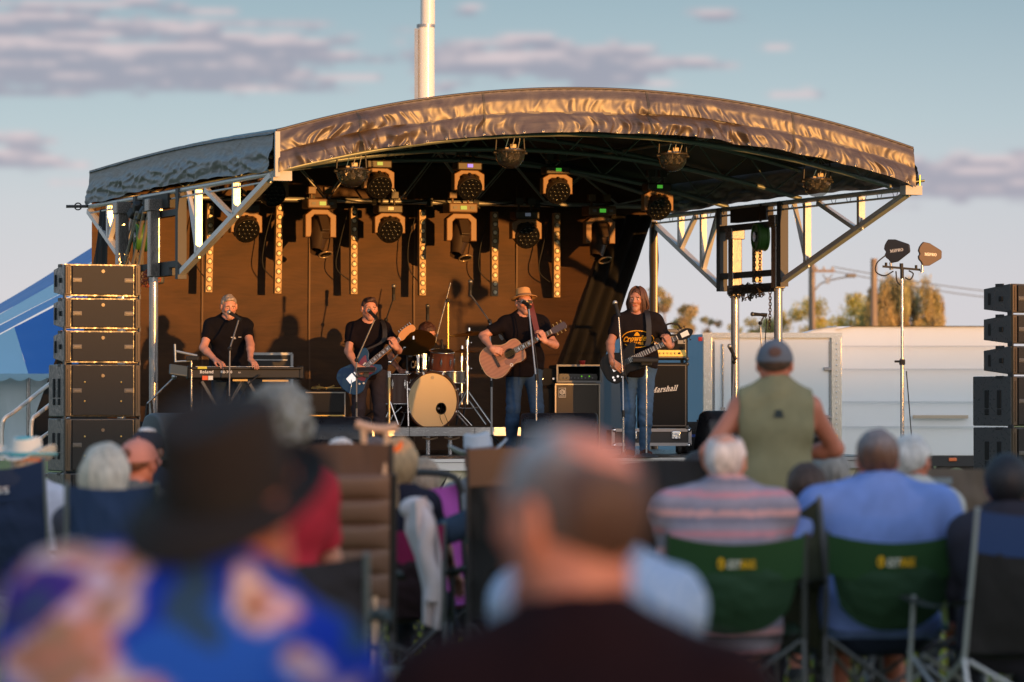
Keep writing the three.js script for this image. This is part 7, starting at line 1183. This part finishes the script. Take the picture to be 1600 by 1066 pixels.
// --- brown high-backed recliners
const pad = (w, bot, topY) => (t, q) => { for (let i = 0; i < 6; i++) part('pad', sheet(14, 8, (a, b) => { const u = a - .5, y = mix(bot + i * (topY - bot) / 6, bot + (i + 1) * (topY - bot) / 6, b); return V(u * w, y, q.bz(y) - .085 - .06 * Math.pow(Math.sin(b * PI), .35) * .45 * (1 - Math.pow(Math.abs(u * 2), 6))); }), mat(.14, .075, .05, .55), t); for (const s of [-1, 1]) part('frame_side', rod(V(s * (w / 2 + .015), bot - .04, q.bz(bot) - .07), V(s * (w / 2 + .015), topY, q.bz(topY) - .07), .016), M.black, t); };
campChair('brown padded high-backed folding chair with a wooden crutch leaning on it', G(528, 17.0), PI + .06, { color: [.10, .055, .038], top: 1.245, seat: .46, w: .43, sag: -.01, belly: -.02, lean: .08, extra: pad(.44, .47, 1.12), frame: M.darkSteel });
campChair('second brown padded chair, half hidden by the balding man', G(812, 17.6), PI - .04, { color: [.012, .013, .015], hem: [.16, .09, .055], top: 1.22, seat: .46, w: .42, sag: -.01, belly: -.02, lean: .08, frame: M.darkSteel });
{
  const Z = 16.7, t = thing('wooden_crutch', 'pale wooden crutch with a padded top sticking up over the brown chair', 'crutch', G(590, Z)), q = (px, py) => P(px, py, Z).sub(t.position), wd = mat(.62, .40, .26, .55);
  part('pad', tube([q(556, 662), q(575, 668), q(600, 671), q(622, 667)], .02, 20, 10), mat(.55, .36, .27, .7), t); for (const [x0, x1] of [[567, 580], [605, 592]]) part('rail', rod(q(x0, 668), q(x1, 900), .014, 10), wd, t); part('grip', rod(q(571, 780), q(601, 780), .015), wd, t); part('tip', rod(q(586, 890), q(586, 1050), .014, 10), wd, t);
}
sitter('white-haired person in front of the brown chair, only the hair showing', 532, 686, 19.5, { h: 1.64, skin: 'fair', shirt: { color: [.45, .2, .22], sleeve: .7, hem: -.14 }, hair: { style: 'bob', color: [.62, .6, .6], t: .018, amp: .005, fr: 30 } });
sitter('dark-haired person between the rails of the crutch', 585, 684, 20.5, { h: 1.66, skin: 'fair', shirt: { color: [.1, .1, .12], sleeve: .7, hem: -.14 }, hair: { color: [.13, .09, .08], t: .018, amp: .005, fr: 30 } });
{
  const J = sitter('blonde person with an orange scrunchie and a long ponytail right of the brown chair', 621, 684, 18.4, { h: 1.56, turn: -.3, skin: 'fair', girth: .92, shirt: { color: [.02, .02, .035], sleeve: .7, hem: -.14 }, hair: { style: 'bob', color: [.42, .27, .14], t: .016, amp: .006, fr: 30, locks: [[[.02, .09, -.09], [.05, -.06, -.13], .036, .044], [[.05, -.06, -.13], [.05, -.27, -.11], .044, .02], [[.03, -.04, -.11], [-.03, -.24, -.1], .04, .02]] } });
  part('scrunchie', J.atHead(tf(new THREE.TorusGeometry(.032, .017, 10, 24), .0, .088, -.086, .9, 0, 0)), mat(.85, .17, .03, .8), J.root);
  campChair('dark camp chair with pink piping under the blonde girl', G(626, 18.3), PI, { color: [.03, .012, .02], hem: [.3, .01, .09], top: .86, seat: .42, w: .4 });
}
{
  const Z = 17.6, t = thing('white_hoodie', 'pale lilac hooded top hanging over a chair arm right of the brown chair', 'hoodie', G(662, Z)), q = (px, py, z = Z) => P(px, py, z).sub(t.position), cl = mat(.60, .55, .58, .9, 0, { bumpMap: clothBump, bumpScale: .001 });
  part('body', sheet(24, 30, (a, b) => { const L = [[634, 790], [632, 830], [648, 870], [660, 920], [660, 975]], R = [[665, 776], [680, 810], [690, 865], [691, 930], [688, 985]], i = Math.min(3, Math.floor(b * 4)), f = b * 4 - i, l = [mix(L[i][0], L[i + 1][0], f), mix(L[i][1], L[i + 1][1], f)], r = [mix(R[i][0], R[i + 1][0], f), mix(R[i][1], R[i + 1][1], f)]; return q(mix(l[0], r[0], a), mix(l[1], r[1], a), Z - .05 - .05 * Math.sin(a * PI) + .035 * Math.sin(a * 9 + b * 4)); }), cl, t);
  part('sleeve', tube([q(650, 790), q(668, 820, Z - .1), q(664, 860, Z - .11), q(676, 910, Z - .1), q(673, 940, Z - .1)], .035, 24, 10), cl, t); part('hood', ball(.07, q(650, 795).x, q(650, 795).y, q(650, 795).z, 1.1, .8, .8), cl, t);
}
sitter('small child in a colourful print top beside the purple chair', 660, 716, 20.4, { h: 1.42, girth: .95, turn: -.4, skin: 'fair', shirt: { sleeve: .9, hem: -.14, loose: .02, paint: () => (x, y, z) => { const a = n3(x * 11 + 3, y * 11, z * 11), b = n3(x * 9, y * 9 + 8, z * 9); return a > .2 ? [.62, .5, .05] : a < -.25 ? [.01, .10, .07] : b > .18 ? [.7, .3, .38] : b < -.2 ? [.6, .55, .6] : [.02, .02, .06]; } }, hair: { style: 'bob', color: [.3, .24, .18], t: .016, amp: .005 } });
campChair('bright purple child-sized camp chair with a dark frame', G(702, 20.0), PI - .35, { color: [.52, .10, .52], top: 1.02, seat: .4, w: .34, sag: .03, frame: M.dark, extra: (t, q) => part('top_rail', tube([V(-q.w / 2 - .03, q.top - .05, q.bz(q.top)), V(-q.w / 2, q.top + .03, q.bz(q.top) - .03), V(q.w / 2, q.top + .03, q.bz(q.top) - .03), V(q.w / 2 + .03, q.top - .05, q.bz(q.top))], .02, 24), M.dark, t) });
{
  const J = sitter('person in a pale cowboy hat in front of the drum riser', 752, 684, 22.5, { h: 1.74, skin: 'fair', head: [.1, .05, -.12], shirt: { color: [.2, .22, .26], sleeve: .7, hem: -.14 }, hair: { color: [.2, .16, .12], t: .01, cut: .03 } });
  brimHat(J, { brim: .175, crown: .12, y: .04, curl: .05, roll: true, color: [.48, .50, .55], band: [.2, .2, .22] });
}
{
  const J = sitter('person in a dark red hat seated in the second brown chair', 818, 694, 18.2, { h: 1.76, girth: 1.1, skin: 'dark', shirt: { color: [.03, .05, .085], sleeve: .95, hem: -.16, loose: .02 }, wl: { l: [.38, .72, .1], r: [-.2, .7, .3] }, poles: { l: V(1, -.4, -.5), r: V(-1, -.4, -.5) }, hair: { color: [.03, .02, .02], t: .012, cut: .04 } });
  cap(J, [.10, .03, .028], [.05, .02, .02]);
}
// --- left side
{
  const J = sitter('person in a white and turquoise straw hat and white shirt at the left edge', 40, 690, 20.8, { h: 1.74, girth: 1.1, turn: -.1, skin: 'fair', head: [-.2, .02, 0], shirt: { color: [.55, .56, .66], sleeve: .95, hem: -.14, loose: .03, collar: true }, wl: { l: [.2, .7, .3], r: [-.3, .72, .12] }, poles: { l: V(1, -.3, -.4), r: V(-1, -.3, -.6) }, hair: { color: [.4, .36, .32], t: .01, cut: .02 } });
  const h = brimHat(J, { brim: .155, crown: .115, y: .04, curl: .055, roll: true, color: [.66, .66, .62], band: [.10, .40, .50] }); part('hat_trim', J.atHead(joined([ringG(.156, .008, 0, .062, -.01, PI / 2).scale(1, 1, 1.16), ball(.072, 0, .142, -.012, 1, .25, 1.16)])), mat(.10, .40, .50, .8), J.root);
  campChair('navy camp chair with white lettering at the left edge', G(26, 20.3), PI - .15, { color: [.010, .025, .075], top: 1.135, seat: .45, w: .46, sag: .05, logo: print(128, 48, (c, W, H) => { c.clearRect(0, 0, W, H); c.fillStyle = '#c7cad6'; c.font = 'bold 36px sans-serif'; c.fillText('SS', 66, 36); }), logoW: .24, logoY: .12, hem: [.012, .03, .09], armM: M.black, frame: mat(.2, .22, .24, .4, .4) });
}
sitter('person with a smooth white-blonde bob in a navy chair left of the pink cap', 163, 697, 16.6, { h: 1.68, turn: -.15, skin: 'fair', head: [-.15, 0, 0], shirt: { color: [.06, .06, .08], sleeve: .8, hem: -.14 }, hair: { style: 'bob', color: [.50, .46, .40], t: .026, amp: .006, fr: 26, locks: [[[-.05, 0, -.06], [-.07, -.12, -.05], .05, .035], [[.05, 0, -.06], [.07, -.12, -.05], .05, .035], [[0, 0, -.08], [0, -.12, -.08], .05, .04]] } });
campChair('navy blue camp chair under the woman with the white-blonde bob', G(174, 16.2), PI + .1, { color: [.012, .035, .10], top: 1.09, seat: .44, w: .34, sag: .02 });
{
  const J = sitter('person in a backwards pink cap right of the white-blonde bob', 212, 684, 19.0, { h: 1.76, turn: -.15, skin: 'red', head: [-.35, .05, 0], shirt: { color: [.12, .13, .14], sleeve: .7, hem: -.14 }, hair: { color: [.16, .06, .03], t: .011, cut: .04 } });
  cap(J, [.52, .22, .18], [.52, .22, .18]); part('cap_opening', J.atHead(tf(ball(.034, 0, 0, 0, 1, .8, .25), 0, .045, -.118, .25)), mat(.16, .06, .04, .8), J.root);
  const K = sitter('person in a navy cap with a white top behind the pink cap', 228, 669, 22.5, { h: 1.78, skin: 'fair', head: [-.5, .05, 0], shirt: { color: [.03, .04, .07], sleeve: .7, hem: -.14 }, hair: { color: [.04, .03, .03], t: .01, cut: .04 } });
  cap(K, [.015, .018, .035], [.015, .018, .035]); part('cap_top', K.atHead(ball(.05, 0, .112, -.012, 1, .45, 1.2)), mat(.6, .6, .62, .8), K.root);
  campChair('dark camp chair under the man in the pink cap', G(214, 18.8), PI, { color: [.03, .035, .04], top: .84, w: .5 });
}
// what stands under the brown chair: a pale cool box
{ const t = thing('cool_box', 'pale grey cool box standing under the brown padded chair', 'cool box', G(598, 15.6), PI); part('box', rbox(.2, .3, .3, .04, 0, .15, 0), mat(.34, .36, .34, .5), t); part('lid', rbox(.21, .06, .31, .02, 0, .33, 0), mat(.3, .32, .31, .5), t); part('handle', tube([V(-.1, .3, 0), V(-.1, .42, 0), V(.1, .42, 0), V(.1, .3, 0)], .012, 20), M.dark, t); }

renderer.render(scene, camera);
